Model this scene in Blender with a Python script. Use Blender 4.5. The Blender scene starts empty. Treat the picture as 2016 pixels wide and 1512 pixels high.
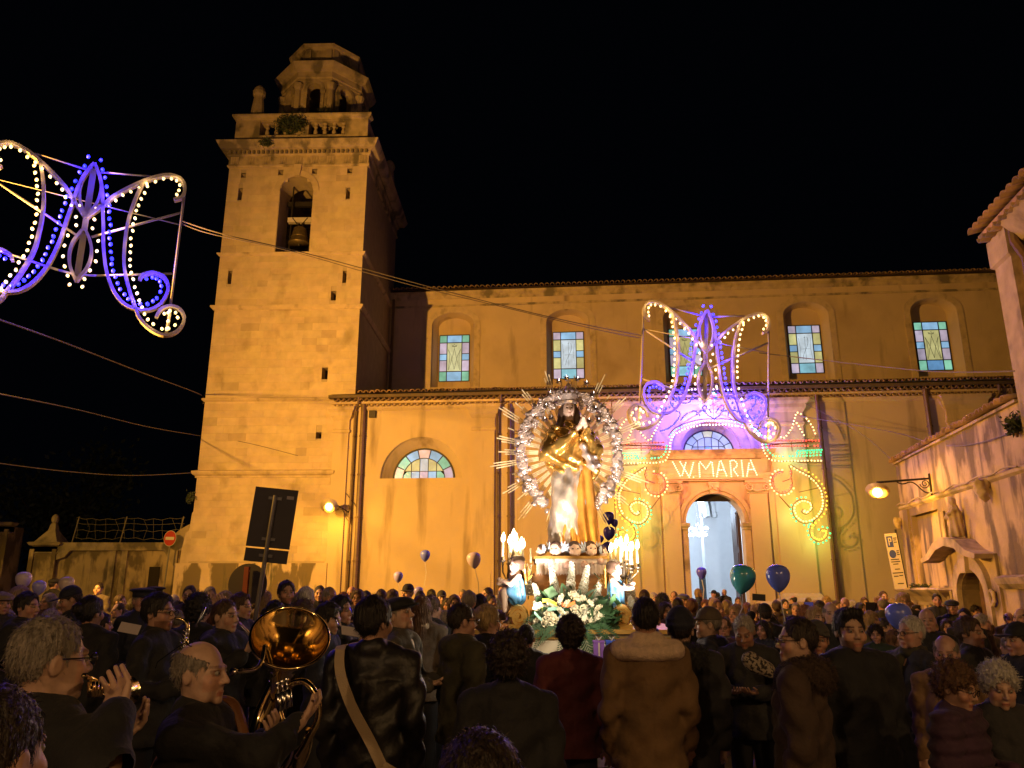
import bpy, bmesh, math, random
import numpy as np
from mathutils import Vector, Matrix, Euler
from mathutils.geometry import tessellate_polygon
R = math.radians
PI = math.pi
random.seed(7)
rng = np.random.RandomState(7)
SC = bpy.context.scene
COL = SC.collection

# ------------------------------------------------------------------ camera
FPX, PITCH, EYE = 1514.0, R(14.8), 1.75
cam = bpy.data.objects.new('camera', bpy.data.cameras.new('camera'))
COL.objects.link(cam)
cam.location = (0, 0, EYE)
cam.rotation_euler = (R(90) + PITCH, 0, 0)
cam.data.sensor_width = 36
cam.data.lens = FPX / 2016 * 36
cam.data.clip_start = 0.05
cam.data.clip_end = 600
SC.camera = cam
CP, SP = math.cos(PITCH), math.sin(PITCH)

# ------------------------------------------------------------------ night sky, exposure
W = bpy.data.worlds.new('World')
SC.world = W
W.use_nodes = True
bg = W.node_tree.nodes['Background']
bg.inputs[0].default_value = (0.30, 0.42, 0.75, 1)
bg.inputs[1].default_value = 0.0022
vs = SC.view_settings
vs.view_transform = 'Standard'
vs.look = 'None'
vs.exposure = 0
vs.gamma = 1
vs.use_curve_mapping = False
SC.cycles.max_bounces = 6
SC.cycles.diffuse_bounces = 3
SC.cycles.glossy_bounces = 4
SC.cycles.use_denoising = True
SC.cycles.sample_clamp_indirect = 3
SC.cycles.caustics_reflective = False
SC.cycles.caustics_refractive = False
SC.cycles.use_light_tree = True

SODIUM = (1.0, 0.475, 0.07)
def lamp(name, kind, loc, power, color, radius=0.1, target=None, cone=None, blend=0.5, parent=None):
    d = bpy.data.lights.new(name, kind)
    d.energy = power; d.color = color; d.shadow_soft_size = radius
    o = bpy.data.objects.new(name, d); COL.objects.link(o)
    o.location = loc
    if target is not None:
        o.rotation_euler = (Vector(target) - Vector(loc)).to_track_quat('-Z', 'Y').to_euler()
    if cone: d.spot_size = R(cone); d.spot_blend = blend
    if parent: o.parent = parent
    return o
FLOOD = (-11.2, 11.0, 6.0)
lamp('floodlight_beam', 'SPOT', FLOOD, 21000, SODIUM, 0.12, (4.5, 27, 8.6), 126, 0.9)
STREET = (-4.5, -6.0, 6.5)
lamp('unseen_lamp_glow', 'POINT', STREET, 560, (1.0, 0.60, 0.26), 0.15)  # unseen lamp put behind the viewer as fill for the near crowd
lamp('unseen_lamp_glow', 'POINT', (6.5, -6.5, 6.5), 800, (1.0, 0.58, 0.22), 0.15)  # second unseen lamp, added for fill and for reflections in the metal

lamp('unseen_lamp_glow', 'SPOT', (-22.0, 20.0, 6.0), 1500, (1.0, 0.56, 0.08), 0.15, (-14.2, 30, 1.2), 52, 0.6)

# ------------------------------------------------------------------ geometry helpers
def at(u, v, Y):
    xc, yc = (u - 1008) / FPX, -(v - 756) / FPX
    t = Y / (CP - yc * SP)
    return Vector((xc * t, Y, EYE + (SP + yc * CP) * t))
def on_plane(u, v, P, n):
    xc, yc = (u - 1008) / FPX, -(v - 756) / FPX
    d = Vector((xc, CP - yc * SP, SP + yc * CP)); o = Vector((0, 0, EYE)); n = Vector(n)
    return o + d * ((Vector(P) - o).dot(n) / d.dot(n))

def mesh(name, verts, faces, mat=None, smooth=False, mids=None):
    me = bpy.data.meshes.new(name)
    me.from_pydata([tuple(v) for v in verts], [], [tuple(f) for f in faces])
    if mat is not None:
        for m in (mat if isinstance(mat, (list, tuple)) else [mat]): me.materials.append(m)
    if mids is not None: me.polygons.foreach_set('material_index', list(mids))
    if smooth: me.polygons.foreach_set('use_smooth', [True] * len(me.polygons))
    me.update()
    return me
def link(name, me, parent=None, loc=(0, 0, 0), rot=(0, 0, 0), scale=None):
    o = bpy.data.objects.new(name, me); COL.objects.link(o)
    o.location = loc; o.rotation_euler = rot
    if scale is not None: o.scale = (scale,) * 3 if isinstance(scale, (int, float)) else scale
    if parent: o.parent = parent
    return o
def tag(o, label=None, cat=None, group=None, kind=None):
    if label: o['label'] = label
    if cat: o['category'] = cat
    if group: o['group'] = group
    if kind: o['kind'] = kind
    return o
def thing(name, label, cat, loc=(0, 0, 0), rot=(0, 0, 0), group=None, scale=None):
    o = link(name, None, None, loc, rot, scale)
    return tag(o, label, cat, group)
def setmat(o, m, i=0):
    o.material_slots[i].link = 'OBJECT'; o.material_slots[i].material = m
def copy_tree(o, parent=None):
    c = o.copy(); COL.objects.link(c); c.parent = parent
    for ch in list(o.children): copy_tree(ch, c)
    return c

class MB:
    "collects shapes into one mesh"
    def __init__(s): s.v = []; s.f = []; s.m = []; s.mi = 0
    def add(s, vs_, fs):
        b = len(s.v); s.v += [tuple(v) for v in vs_]
        s.f += [tuple(i + b for i in f) for f in fs]; s.m += [s.mi] * len(fs)
        return s
    def box(s, x0, x1, y0, y1, z0, z1):
        return s.add([(x0,y0,z0),(x1,y0,z0),(x1,y1,z0),(x0,y1,z0),(x0,y0,z1),(x1,y0,z1),(x1,y1,z1),(x0,y1,z1)],
              [(0,3,2,1),(4,5,6,7),(0,1,5,4),(1,2,6,5),(2,3,7,6),(3,0,4,7)])
    def prism(s, loops, y0, y1, tf=None, back=True):
        "2D loops (x,z): outer first, then holes; extruded y0..y1"
        ls = [[Vector((p[0], p[1], 0)) for p in l] for l in loops]
        def area(l): return sum(l[i-1].x * l[i].y - l[i].x * l[i-1].y for i in range(len(l)))
        for i, l in enumerate(ls):
            if (area(l) > 0) != (i == 0): l.reverse()
        flat = [p for l in ls for p in l]; n = len(flat)
        tri = tessellate_polygon(ls)
        vv = [(p.x, y0, p.y) for p in flat] + [(p.x, y1, p.y) for p in flat]
        ff = []
        for t in tri:
            a, b, c = (flat[i] for i in t)
            if (b - a).cross(c - a).z < 0: t = (t[0], t[2], t[1])
            ff.append(tuple(t))
            if back: ff.append(tuple(n + i for i in reversed(t)))
        k = 0
        for l in ls:
            m = len(l)
            for i in range(m):
                j = (i + 1) % m
                ff.append((k + j, k + i, n + k + i, n + k + j))
            k += m
        if tf: vv = [tf(*p) for p in vv]
        return s.add(vv, ff)
    def tube(s, pts, r, n=8, cap=True, closed=False, flat=None):
        pts = [Vector(p) for p in pts]
        rs = r if isinstance(r, (list, tuple)) else [r] * len(pts)
        vv, ff = [], []; N = len(pts); prev = None
        for i, p in enumerate(pts):
            a = pts[i-1] if (i > 0 or closed) else p
            b = pts[(i+1) % N] if (i < N-1 or closed) else p
            t = (b - a).normalized() if (b - a).length > 1e-9 else Vector((0,0,1))
            if prev is None:
                up = Vector((0,0,1)) if abs(t.z) < .9 else Vector((1,0,0))
                nrm = t.cross(up).normalized()
            else:
                nrm = (prev - t * prev.dot(t)).normalized()
            prev = nrm; bn = t.cross(nrm)
            for k in range(n):
                w = 2 * PI * (k + .5) / n
                f2 = flat if flat else 1
                vv.append(p + nrm * math.cos(w) * rs[i] + bn * math.sin(w) * rs[i] * f2)
        M = N if closed else N - 1
        for i in range(M):
            for k in range(n):
                a = i*n + k; b = i*n + (k+1) % n; c = ((i+1) % N)*n + (k+1) % n; d = ((i+1) % N)*n + k
                ff.append((a, b, c, d))
        if cap and not closed:
            ff.append(tuple(reversed(range(n)))); ff.append(tuple((N-1)*n + k for k in range(n)))
        return s.add(vv, ff)
    def lathe(s, prof, n=16, c=(0,0,0), tf=None, a0=0.0):
        "profile [(r,z)] about z"
        vv, ff = [], []; N = len(prof)
        for r, z in prof:
            for k in range(n):
                w = 2*PI*k/n + a0
                vv.append((c[0] + r*math.cos(w), c[1] + r*math.sin(w), c[2] + z))
        for i in range(N-1):
            for k in range(n):
                ff.append((i*n+k, i*n+(k+1)%n, (i+1)*n+(k+1)%n, (i+1)*n+k))
        if prof[0][0] > 1e-4: ff.append(tuple(reversed(range(n))))
        if prof[-1][0] > 1e-4: ff.append(tuple((N-1)*n+k for k in range(n)))
        if tf: vv = [tf @ Vector(p) for p in vv]
        return s.add(vv, ff)
    def ball(s, c, r, n=10, m=6, sc=(1,1,1)):
        prof = [(max(1e-5, math.sin(PI*i/m)), -math.cos(PI*i/m)) for i in range(m+1)]
        vv, ff = [], []
        for q, z in prof:
            for k in range(n):
                w = 2*PI*k/n
                vv.append((c[0]+r*sc[0]*q*math.cos(w), c[1]+r*sc[1]*q*math.sin(w), c[2]+r*sc[2]*z))
        for i in range(m):
            for k in range(n):
                ff.append((i*n+k, i*n+(k+1)%n, (i+1)*n+(k+1)%n, (i+1)*n+k))
        return s.add(vv, ff)
    def me(s, name, mat, smooth=False): return mesh(name, s.v, s.f, mat, smooth, s.m if isinstance(mat, (list, tuple)) else None)
    def build(s, name, mat, parent=None, loc=(0,0,0), rot=(0,0,0), smooth=False, scale=None):
        return link(name, s.me(name, mat, smooth), parent, loc, rot, scale)

def arch_loop(xl, xr, zb, zs, n=18, rise=None):
    "rectangle with a round head"
    r = (xr - xl) / 2; cx = (xl + xr) / 2; rise = r if rise is None else rise
    pts = [(xl, zb), (xr, zb)] if zb < zs - 1e-6 else []
    for i in range(n + 1):
        a = PI * i / n
        pts.append((cx + r*math.cos(a), zs + rise*math.sin(a)))
    return pts
def rect(x0, x1, z0, z1): return [(x0, z0), (x1, z0), (x1, z1), (x0, z1)]
def rectbar(mb, p0, p1, w, d):
    "a rectangular bar between two points in the x-z plane"
    p0, p1 = Vector(p0), Vector(p1); t = (p1-p0).normalized(); n = Vector((-t.z, 0, t.x))*w/2; y = Vector((0, d/2, 0))
    a = [p0-n-y, p0+n-y, p1+n-y, p1-n-y, p0-n+y, p0+n+y, p1+n+y, p1-n+y]
    return mb.add(a, [(0,1,2,3),(7,6,5,4),(0,4,5,1),(1,5,6,2),(2,6,7,3),(3,7,4,0)])
def moulding(mb, x0, x1, y_front, prof, ends=True):
    "horizontal moulding: prof [(projection, z)] bottom to top, returned round both ends"
    vv, ff = [], []
    for p, z in prof:
        e = p if ends else 0
        vv += [(x0-e, y_front+.3, z), (x0-e, y_front-p, z), (x1+e, y_front-p, z), (x1+e, y_front+.3, z)]
    for i in range(len(prof)-1):
        a, b = i*4, i*4+4
        for k in range(3): ff.append((a+k, a+k+1, b+k+1, b+k))
    ff.append((3, 2, 1, 0)); t = (len(prof)-1)*4; ff.append((t, t+1, t+2, t+3))
    return mb.add(vv, ff)

# ------------------------------------------------------------------ smooth solids (implicit shapes -> continuous meshes)
def grid3(xs, ys, zs):
    return (np.asarray(xs, np.float32)[:, None, None], np.asarray(ys, np.float32)[None, :, None], np.asarray(zs, np.float32)[None, None, :])
def s_cap(P, a, b, ra, rb=None, sc=(1, 1, 1)):
    rb = ra if rb is None else rb
    X, Y, Z = P; a = np.array(a, float); b = np.array(b, float); d = b - a; L = float((d*d).sum()) + 1e-9
    h = np.clip(((X-a[0])*d[0] + (Y-a[1])*d[1] + (Z-a[2])*d[2]) / L, 0, 1)
    return np.sqrt(((X-a[0]-h*d[0])/sc[0])**2 + ((Y-a[1]-h*d[1])/sc[1])**2 + ((Z-a[2]-h*d[2])/sc[2])**2) - (ra + (rb-ra)*h)
def s_ell(P, c, r):
    X, Y, Z = P
    q = np.sqrt(((X-c[0])/r[0])**2 + ((Y-c[1])/r[1])**2 + ((Z-c[2])/r[2])**2)
    return (q - 1) * min(r)
def su(a, b, k):
    h = np.clip(.5 + .5*(b-a)/k, 0, 1)
    return b*(1-h) + a*h - k*h*(1-h)
def ss(a, b, k): return -su(-a, b, k)
def wob(P, f, ph=0.0):
    X, Y, Z = P
    return (np.sin(X*f+1.3*np.sin(Z*f*.7+ph)+ph) + np.sin(Y*f*1.1+1.1*np.sin(X*f*.8+ph*2)) + np.sin(Z*f*.9+1.2*np.sin(Y*f*.75+ph*3))) / 3
def snet(d, xs, ys, zs):
    xs, ys, zs = (np.asarray(q, float) for q in (xs, ys, zs))
    d = np.broadcast_to(d, (len(xs), len(ys), len(zs)))
    s = d < 0
    nx, ny, nz = s.shape
    c = np.zeros((nx-1, ny-1, nz-1), np.int8)
    for i in (0, 1):
        for j in (0, 1):
            for k in (0, 1): c += s[i:nx-1+i, j:ny-1+j, k:nz-1+k]
    act = (c > 0) & (c < 8)
    I, J, K = np.nonzero(act)
    idx = -np.ones(act.shape, np.int64); idx[I, J, K] = np.arange(len(I))
    acc = np.zeros((len(I), 3)); cnt = np.zeros(len(I))
    corners = [(i, j, k) for i in (0, 1) for j in (0, 1) for k in (0, 1)]
    for a in corners:
        for ax in range(3):
            if a[ax]: continue
            b = list(a); b[ax] = 1
            da = d[I+a[0], J+a[1], K+a[2]]; db = d[I+b[0], J+b[1], K+b[2]]
            m = (da < 0) != (db < 0)
            t = np.where(m, da/np.where(m, da-db, 1), 0)
            pa = np.stack([xs[I+a[0]], ys[J+a[1]], zs[K+a[2]]], 1); pb = np.stack([xs[I+b[0]], ys[J+b[1]], zs[K+b[2]]], 1)
            acc += np.where(m[:, None], pa + (pb-pa)*t[:, None], 0); cnt += m
    V = acc / cnt[:, None]
    F = []
    for ax in range(3):
        sl0 = [slice(None)]*3; sl1 = [slice(None)]*3
        sl0[ax] = slice(0, -1); sl1[ax] = slice(1, None)
        ch = s[tuple(sl0)] != s[tuple(sl1)]
        e = np.argwhere(ch); o1, o2 = [q for q in range(3) if q != ax]
        ok = (e[:, o1] > 0) & (e[:, o2] > 0) & (e[:, o1] < d.shape[o1]-1) & (e[:, o2] < d.shape[o2]-1)
        e = e[ok]
        def cell(da, db):
            q = e.copy(); q[:, o1] -= da; q[:, o2] -= db
            return idx[q[:, 0], q[:, 1], q[:, 2]]
        q = np.stack([cell(1, 1), cell(0, 1), cell(0, 0), cell(1, 0)], 1)
        flip = s[e[:, 0], e[:, 1], e[:, 2]]
        if ax == 1: flip = ~flip
        q[~flip] = q[~flip][:, ::-1]
        F.append(q)
    return V, np.concatenate(F)
def lin(a, b, h): return np.linspace(a, b, max(3, int(round((b-a)/h))+1))
def sdf_mesh(name, fn, box, h, mat, tint=None):
    xs, ys, zs = lin(box[0], box[1], h), lin(box[2], box[3], h), lin(box[4], box[5], h)
    V, F = snet(fn(grid3(xs, ys, zs)), xs, ys, zs)
    return vf_mesh(name, [(V, F)], mat)
def vf_mesh(name, parts, mat, cols=None):
    "several (verts, quads) arrays as one mesh, with an optional per-vertex tint"
    vs_ = np.concatenate([p[0] for p in parts]); off = 0; fs = []
    mids = []
    for p in parts:
        fs.append(p[1] + off); off += len(p[0]); mids.append(np.full(len(p[1]), p[2] if len(p) > 2 else 0))
    fs = np.concatenate(fs); mids = np.concatenate(mids)
    me = bpy.data.meshes.new(name)
    me.vertices.add(len(vs_)); me.vertices.foreach_set('co', vs_.astype(np.float32).ravel())
    me.loops.add(fs.size); me.loops.foreach_set('vertex_index', fs.astype(np.int32).ravel())
    me.polygons.add(len(fs)); me.polygons.foreach_set('loop_start', np.arange(0, fs.size, 4, dtype=np.int32))
    for m in (mat if isinstance(mat, (list, tuple)) else [mat]): me.materials.append(m)
    me.update(calc_edges=True); me.validate()
    n = len(me.polygons)
    me.polygons.foreach_set('use_smooth', np.ones(n, bool))
    if n == len(mids): me.polygons.foreach_set('material_index', mids.astype(np.int32))
    if cols is not None and len(me.vertices) == len(cols):
        ca = me.color_attributes.new('tint', 'FLOAT_COLOR', 'POINT')
        ca.data.foreach_set('color', np.concatenate([cols, np.ones((len(cols), 1))], 1).astype(np.float32).ravel())
    return me

# ------------------------------------------------------------------ materials
def M(name, base, rough=.75, metal=0.0, var=.15, scale=3.0, bump=0.0, bscale=30.0, emit=None, es=0.0,
      stain=None, stain_thr=(.5, .62), stain_scale=(1, 1, .35), tint=False, coat=0.0, streak=None, rand=0.0, sheen=0.0, bmap=None):
    m = bpy.data.materials.new(name); m.use_nodes = True
    nt = m.node_tree; N = nt.nodes; L = nt.links
    b = N['Principled BSDF']
    b.inputs['Roughness'].default_value = rough; b.inputs['Metallic'].default_value = metal
    if coat: b.inputs['Coat Weight'].default_value = coat; b.inputs['Coat Roughness'].default_value = .08
    if sheen: b.inputs['Sheen Weight'].default_value = sheen
    tc = N.new('ShaderNodeTexCoord')
    def noise(sc, det=5, mapping=None):
        n = N.new('ShaderNodeTexNoise'); n.inputs['Scale'].default_value = sc; n.inputs['Detail'].default_value = det
        if mapping:
            mp = N.new('ShaderNodeMapping'); mp.inputs['Scale'].default_value = mapping
            L.new(tc.outputs['Object'], mp.inputs[0]); L.new(mp.outputs[0], n.inputs['Vector'])
        else: L.new(tc.outputs['Object'], n.inputs['Vector'])
        return n.outputs['Fac']
    def mixc(fac, a, c2, mode='MIX'):
        x = N.new('ShaderNodeMix'); x.data_type = 'RGBA'; x.blend_type = mode
        for sock, val in ((x.inputs[0], fac), (x.inputs[6], a), (x.inputs[7], c2)):
            if isinstance(val, (int, float)): sock.default_value = val
            elif isinstance(val, tuple): sock.default_value = (*val[:3], 1)
            else: L.new(val, sock)
        return x.outputs[2]
    def ramp(v, lo, hi):
        r = N.new('ShaderNodeMapRange'); r.inputs[1].default_value = lo; r.inputs[2].default_value = hi
        L.new(v, r.inputs[0]); return r.outputs[0]
    lo = tuple(c*(1-var) for c in base); hi = tuple(min(1, c*(1+var)) for c in base)
    c = mixc(ramp(noise(1.0, 4, bmap) if bmap else noise(scale), .3, .7), lo, hi)
    if stain:
        f = ramp(noise(1.0, 8, tuple(s*1.0 for s in stain_scale)), *stain_thr)
        c = mixc(f, c, stain)
    if streak:
        col, thr, mp = streak
        c = mixc(ramp(noise(1.0, 7, mp), *thr), c, col)
    if tint:
        a = N.new('ShaderNodeAttribute'); a.attribute_name = 'tint'
        c = mixc(1.0, c, a.outputs['Color'], 'MULTIPLY')
    if rand:
        oi = N.new('ShaderNodeObjectInfo')
        rr = N.new('ShaderNodeMapRange'); rr.inputs[3].default_value = 1-rand; rr.inputs[4].default_value = 1+rand
        L.new(oi.outputs['Random'], rr.inputs[0])
        cb = N.new('ShaderNodeCombineColor')
        for k in range(3): L.new(rr.outputs[0], cb.inputs[k])
        c = mixc(1.0, c, cb.outputs[0], 'MULTIPLY')
    L.new(c, b.inputs['Base Color'])
    if bump:
        bp = N.new('ShaderNodeBump'); bp.inputs['Strength'].default_value = bump; bp.inputs['Distance'].default_value = .02
        L.new(noise(1.0, 5, bmap) if bmap else noise(bscale, 6), bp.inputs['Height']); L.new(bp.outputs[0], b.inputs['Normal'])
    if emit:
        b.inputs['Emission Color'].default_value = (*emit, 1); b.inputs['Emission Strength'].default_value = es
        m.cycles.emission_sampling = 'NONE'
    return m
STONE_STAIN = (.17, .14, .09)
plaster = M('plaster', (.60, .47, .31), .85, var=.05, scale=.9, bump=.12, bscale=25, stain=(.50, .38, .24), stain_thr=(.5, .8), stain_scale=(.5, .5, .3), streak=((.24, .175, .10), (.54, .76), (1.7, 1.7, .26)))
plaster2 = M('upper_plaster', (.56, .43, .28), .85, var=.07, scale=.8, bump=.12, bscale=25, stain=(.42, .31, .19), stain_thr=(.5, .75), stain_scale=(.7, .7, .5), streak=((.27, .2, .12), (.6, .8), (1.8, 1.8, .3)))
trimstone = M('trim_stone', (.54, .42, .28), .85, var=.14, scale=3, bump=.3, bscale=14, stain=(.26, .20, .12), stain_thr=(.56, .72), stain_scale=(2, 2, 1.4))
ashlar = M('ashlar_stone', (.56, .44, .30), .88, var=.12, scale=2.4, bump=.28, bscale=18, stain=(.34, .26, .16), stain_thr=(.57, .75), stain_scale=(1.1, 1.1, .8), tint=True)
mortar = M('mortar', (.44, .35, .24), .9, var=.1, bump=.3)
oldstone = M('weathered_stone', (.46, .36, .23), .9, var=.2, scale=3, bump=.55, bscale=10, stain=STONE_STAIN, stain_thr=(.5, .62), stain_scale=(1.6, 1.6, 1.1))
peeling = M('peeling_plaster', (.58, .45, .30), .9, var=.1, scale=2, bump=.3, bscale=12, stain=(.17, .13, .07), stain_thr=(.50, .55), stain_scale=(1.6, 1.6, .55), streak=((.10, .09, .05), (.58, .68), (3, 3, .5)))
oldplaster = M('old_wall_plaster', (.52, .39, .22), .9, var=.16, scale=2, bump=.5, bscale=10, stain=(.19, .14, .075), stain_thr=(.49, .57), stain_scale=(1.5, 1.5, .8), streak=((.13, .10, .075), (.54, .66), (3.4, 3.4, .5)))
tilemat = M('roof_tile_clay', (.34, .21, .12), .85, var=.25, scale=5, bump=.3, bscale=30, stain=(.15, .12, .08), stain_thr=(.45, .65), stain_scale=(4, 4, 4), rand=.35)
dark = M('dark_recess', (.03, .022, .015), .95)
pipebrown = M('painted_pipe', (.15, .09, .045), .5, var=.2, scale=6)
iron = M('wrought_iron', (.035, .03, .028), .55, metal=.5, var=.2)
paving = M('paving_stone', (.16, .13, .10), .6, var=.25, scale=1.5, bump=.2, bscale=15, rand=.2)
inwhite = M('interior_plaster', (.80, .80, .80), .8, var=.03)
woodm = M('old_door_wood', (.16, .09, .045), .7, var=.3, scale=6, bump=.3)
leafdark = M('leaf_dark', (.05, .07, .03), .7, var=.4, scale=8)
framem = M('luminaria_frame', (.46, .40, .34), .5, var=.06)
def bulb(n, c, s): return M(n, tuple(min(.9, q*.8+.1) for q in c), .3, emit=c, es=s, var=0)
b_warm = bulb('bulb_warm_white', (1, .74, .28), 2.4)
b_blue = bulb('bulb_blue', (.02, .04, 1), 1.8)
b_white = bulb('bulb_pink_white', (1, .80, .68), 3.2)
b_green = bulb('bulb_green', (.03, 1, .38), 1.5)
b_red = bulb('bulb_red', (1, .07, .04), 2.2)
b_amber = bulb('bulb_amber', (1, .52, .04), 2.5)
b_cyan = bulb('bulb_cyan', (.1, .75, 1), 2.2)
def glassm(n, c, s=.86):
    c = tuple(q*.76 + .15 for q in c)
    m = M(n, tuple(q*.3 for q in c), .18, var=.1, scale=9, bump=.25, bscale=14, emit=c, es=s)
    nt = m.node_tree; N = nt.nodes; L = nt.links; b = N['Principled BSDF']                 # uneven cathedral glass, each pane its own strength
    tc = N.new('ShaderNodeTexCoord'); nz = N.new('ShaderNodeTexNoise'); nz.inputs['Scale'].default_value = 2.6; nz.inputs['Detail'].default_value = 6; L.new(tc.outputs['Object'], nz.inputs['Vector'])
    a = N.new('ShaderNodeMapRange'); a.inputs[1].default_value = .3; a.inputs[2].default_value = .7; a.inputs[3].default_value = s*.72; a.inputs[4].default_value = s*1.2; L.new(nz.outputs['Fac'], a.inputs[0])
    oi = N.new('ShaderNodeObjectInfo'); r_ = N.new('ShaderNodeMapRange'); r_.inputs[3].default_value = .72; r_.inputs[4].default_value = 1.22; L.new(oi.outputs['Random'], r_.inputs[0])
    mm = N.new('ShaderNodeMath'); mm.operation = 'MULTIPLY'; L.new(a.outputs[0], mm.inputs[0]); L.new(r_.outputs[0], mm.inputs[1]); L.new(mm.outputs[0], b.inputs['Emission Strength'])
    return m
G = dict(b=glassm('pane_blue', (.18, .50, .86)), g=glassm('pane_green', (.13, .60, .37)), l=glassm('pane_lilac', (.52, .42, .60)),
         y=glassm('pane_yellow', (.58, .56, .13)), w=glassm('pane_pale', (.50, .66, .78)), s=glassm('pane_sky', (.17, .62, .82)),
         d=glassm('pane_deep_blue', (.02, .33, .80)), k=glassm('pane_lemon', (.66, .70, .30)), p=glassm('pane_pink', (.80, .50, .36)))
lead = M('lead_bar', (.03, .03, .03), .6)
gold = M('gilded_metal', (.80, .50, .13), .25, metal=.72, var=.12, scale=12, bump=.12, bscale=18)
goldwood = M('gilded_wood', (.55, .33, .09), .35, metal=.7, var=.2, scale=10, bump=.2)
silver = M('embossed_silver', (.78, .67, .64), .28, metal=.62, var=.08, scale=15)
silverdark = M('tarnished_silver', (.32, .29, .30), .3, metal=1, var=.2)
brass = M('lacquered_brass', (.90, .70, .34), .10, metal=1, var=.05)
steel = M('nickel_keys', (.70, .68, .64), .2, metal=1)

# ------------------------------------------------------------------ ground
g = MB(); g.add([(-150,-60,0),(150,-60,0),(150,240,0),(-150,240,0)], [(0,1,2,3)])
tag(g.build('ground', paving), kind='structure')
pv = MB()                                     # paving slabs of the piazza
for i in range(-16, 17):
    for j in range(2, 34):
        x0 = i*.62 + (j % 2)*.31; y0 = j*.42
        if abs(x0) > 1.2 + y0*.72 + .6: continue
        e = .006; h = .006 + random.random()*.006
        pv.box(x0+e, x0+.62-e, y0+e, y0+.42-e, .001, h)
tag(pv.build('pavement', paving), kind='structure')
sky = MB()
sky.ball((0, 20, 0), 420, 32, 16)
skm = bpy.data.materials.new('night_sky'); skm.use_nodes = True
b_ = skm.node_tree.nodes['Principled BSDF']; b_.inputs['Base Color'].default_value = (.002, .002, .003, 1); b_.inputs['Roughness'].default_value = 1
b_.inputs['Emission Color'].default_value = (.10, .14, .26, 1); b_.inputs['Emission Strength'].default_value = .004
b_.inputs['Specular IOR Level'].default_value = 0
skm.cycles.emission_sampling = 'NONE'
tag(sky.build('sky', skm, smooth=True), kind='structure')

# ------------------------------------------------------------------ church
YAW = R(5.0)
church = thing('church', 'long ochre plastered church with five stained windows above a tiled aisle roof', 'church', (0, 27, 0), (0, 0, -YAW))
def cw(s, y, z):                               # church frame -> world
    return Vector((s*math.cos(YAW) + y*math.sin(YAW), 27 - s*math.sin(YAW) + y*math.cos(YAW), z))
def bridge(mb, A, ya, B, yb, tf=None):
    n = len(A); vv = [(p[0], ya, p[1]) for p in A] + [(p[0], yb, p[1]) for p in B]
    if tf: vv = [tf(*p) for p in vv]
    return mb.add(vv, [(i, (i+1) % n, n+(i+1) % n, n+i) for i in range(n)])
DOOR = arch_loop(5.93, 7.91, 0.0, 3.86, 24)
L1F, L1B = arch_loop(-4.73, -1.77, 5.5, 5.5, 24), arch_loop(-4.37, -2.13, 5.5, 5.5, 24)
L2F, L2B = arch_loop(5.90, 7.92, 6.33, 6.33, 24, 1.0), arch_loop(6.06, 7.80, 6.33, 6.33, 24, .80)
w = MB()
w.prism([rect(-6.62, 21, 0, 8.3), DOOR, L1F, L2F], 0, .06, back=False)
for F_, B_ in ((L1F, L1B), (L2F, L2B)): bridge(w, F_, .06, B_, .55)
bridge(w, DOOR, .06, DOOR, .75)
w.box(-6.62, -6.56, .06, 3, 0, 8.3)
w.build('aisle_wall', plaster, church)
def ring_prism(mb, outer, inner, y0, y1):
    n = len(outer)
    vv = [(p[0], y, p[1]) for y in (y0, y1) for p in outer + inner]
    ff = []
    for i in range(n-1):
        a, b, c, d = i, i+1, n+i+1, n+i
        ff += [(a, b, c, d), (2*n+a, 2*n+d, 2*n+c, 2*n+b), (a, 2*n+a, 2*n+b, b), (d, c, 2*n+c, 2*n+d)]
    return mb.add(vv, ff)
def arc(cx, zs, rx, rz, n=24, a0=0, a1=PI): return [(cx+rx*math.cos(a0+(a1-a0)*i/n), zs+rz*math.sin(a0+(a1-a0)*i/n)) for i in range(n+1)]
t = MB()
ring_prism(t, arc(-3.25, 5.5, 1.86, 1.86), arc(-3.25, 5.5, 1.5, 1.5), -.012, .02)
t.box(-5.11, -1.39, -.014, .02, 5.2, 5.497)
t.build('lunette_surround', plaster, church)
t = MB(); ring_prism(t, arc(6.93, 6.33, 1.34, 1.32), arc(6.93, 6.33, 1.03, 1.02), -.10, .02)
ring_prism(t, arc(6.93, 6.33, 1.46, 1.43), arc(6.93, 6.33, 1.345, 1.325), -.16, .02)
t.build('lunette_hood', trimstone, church)
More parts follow.
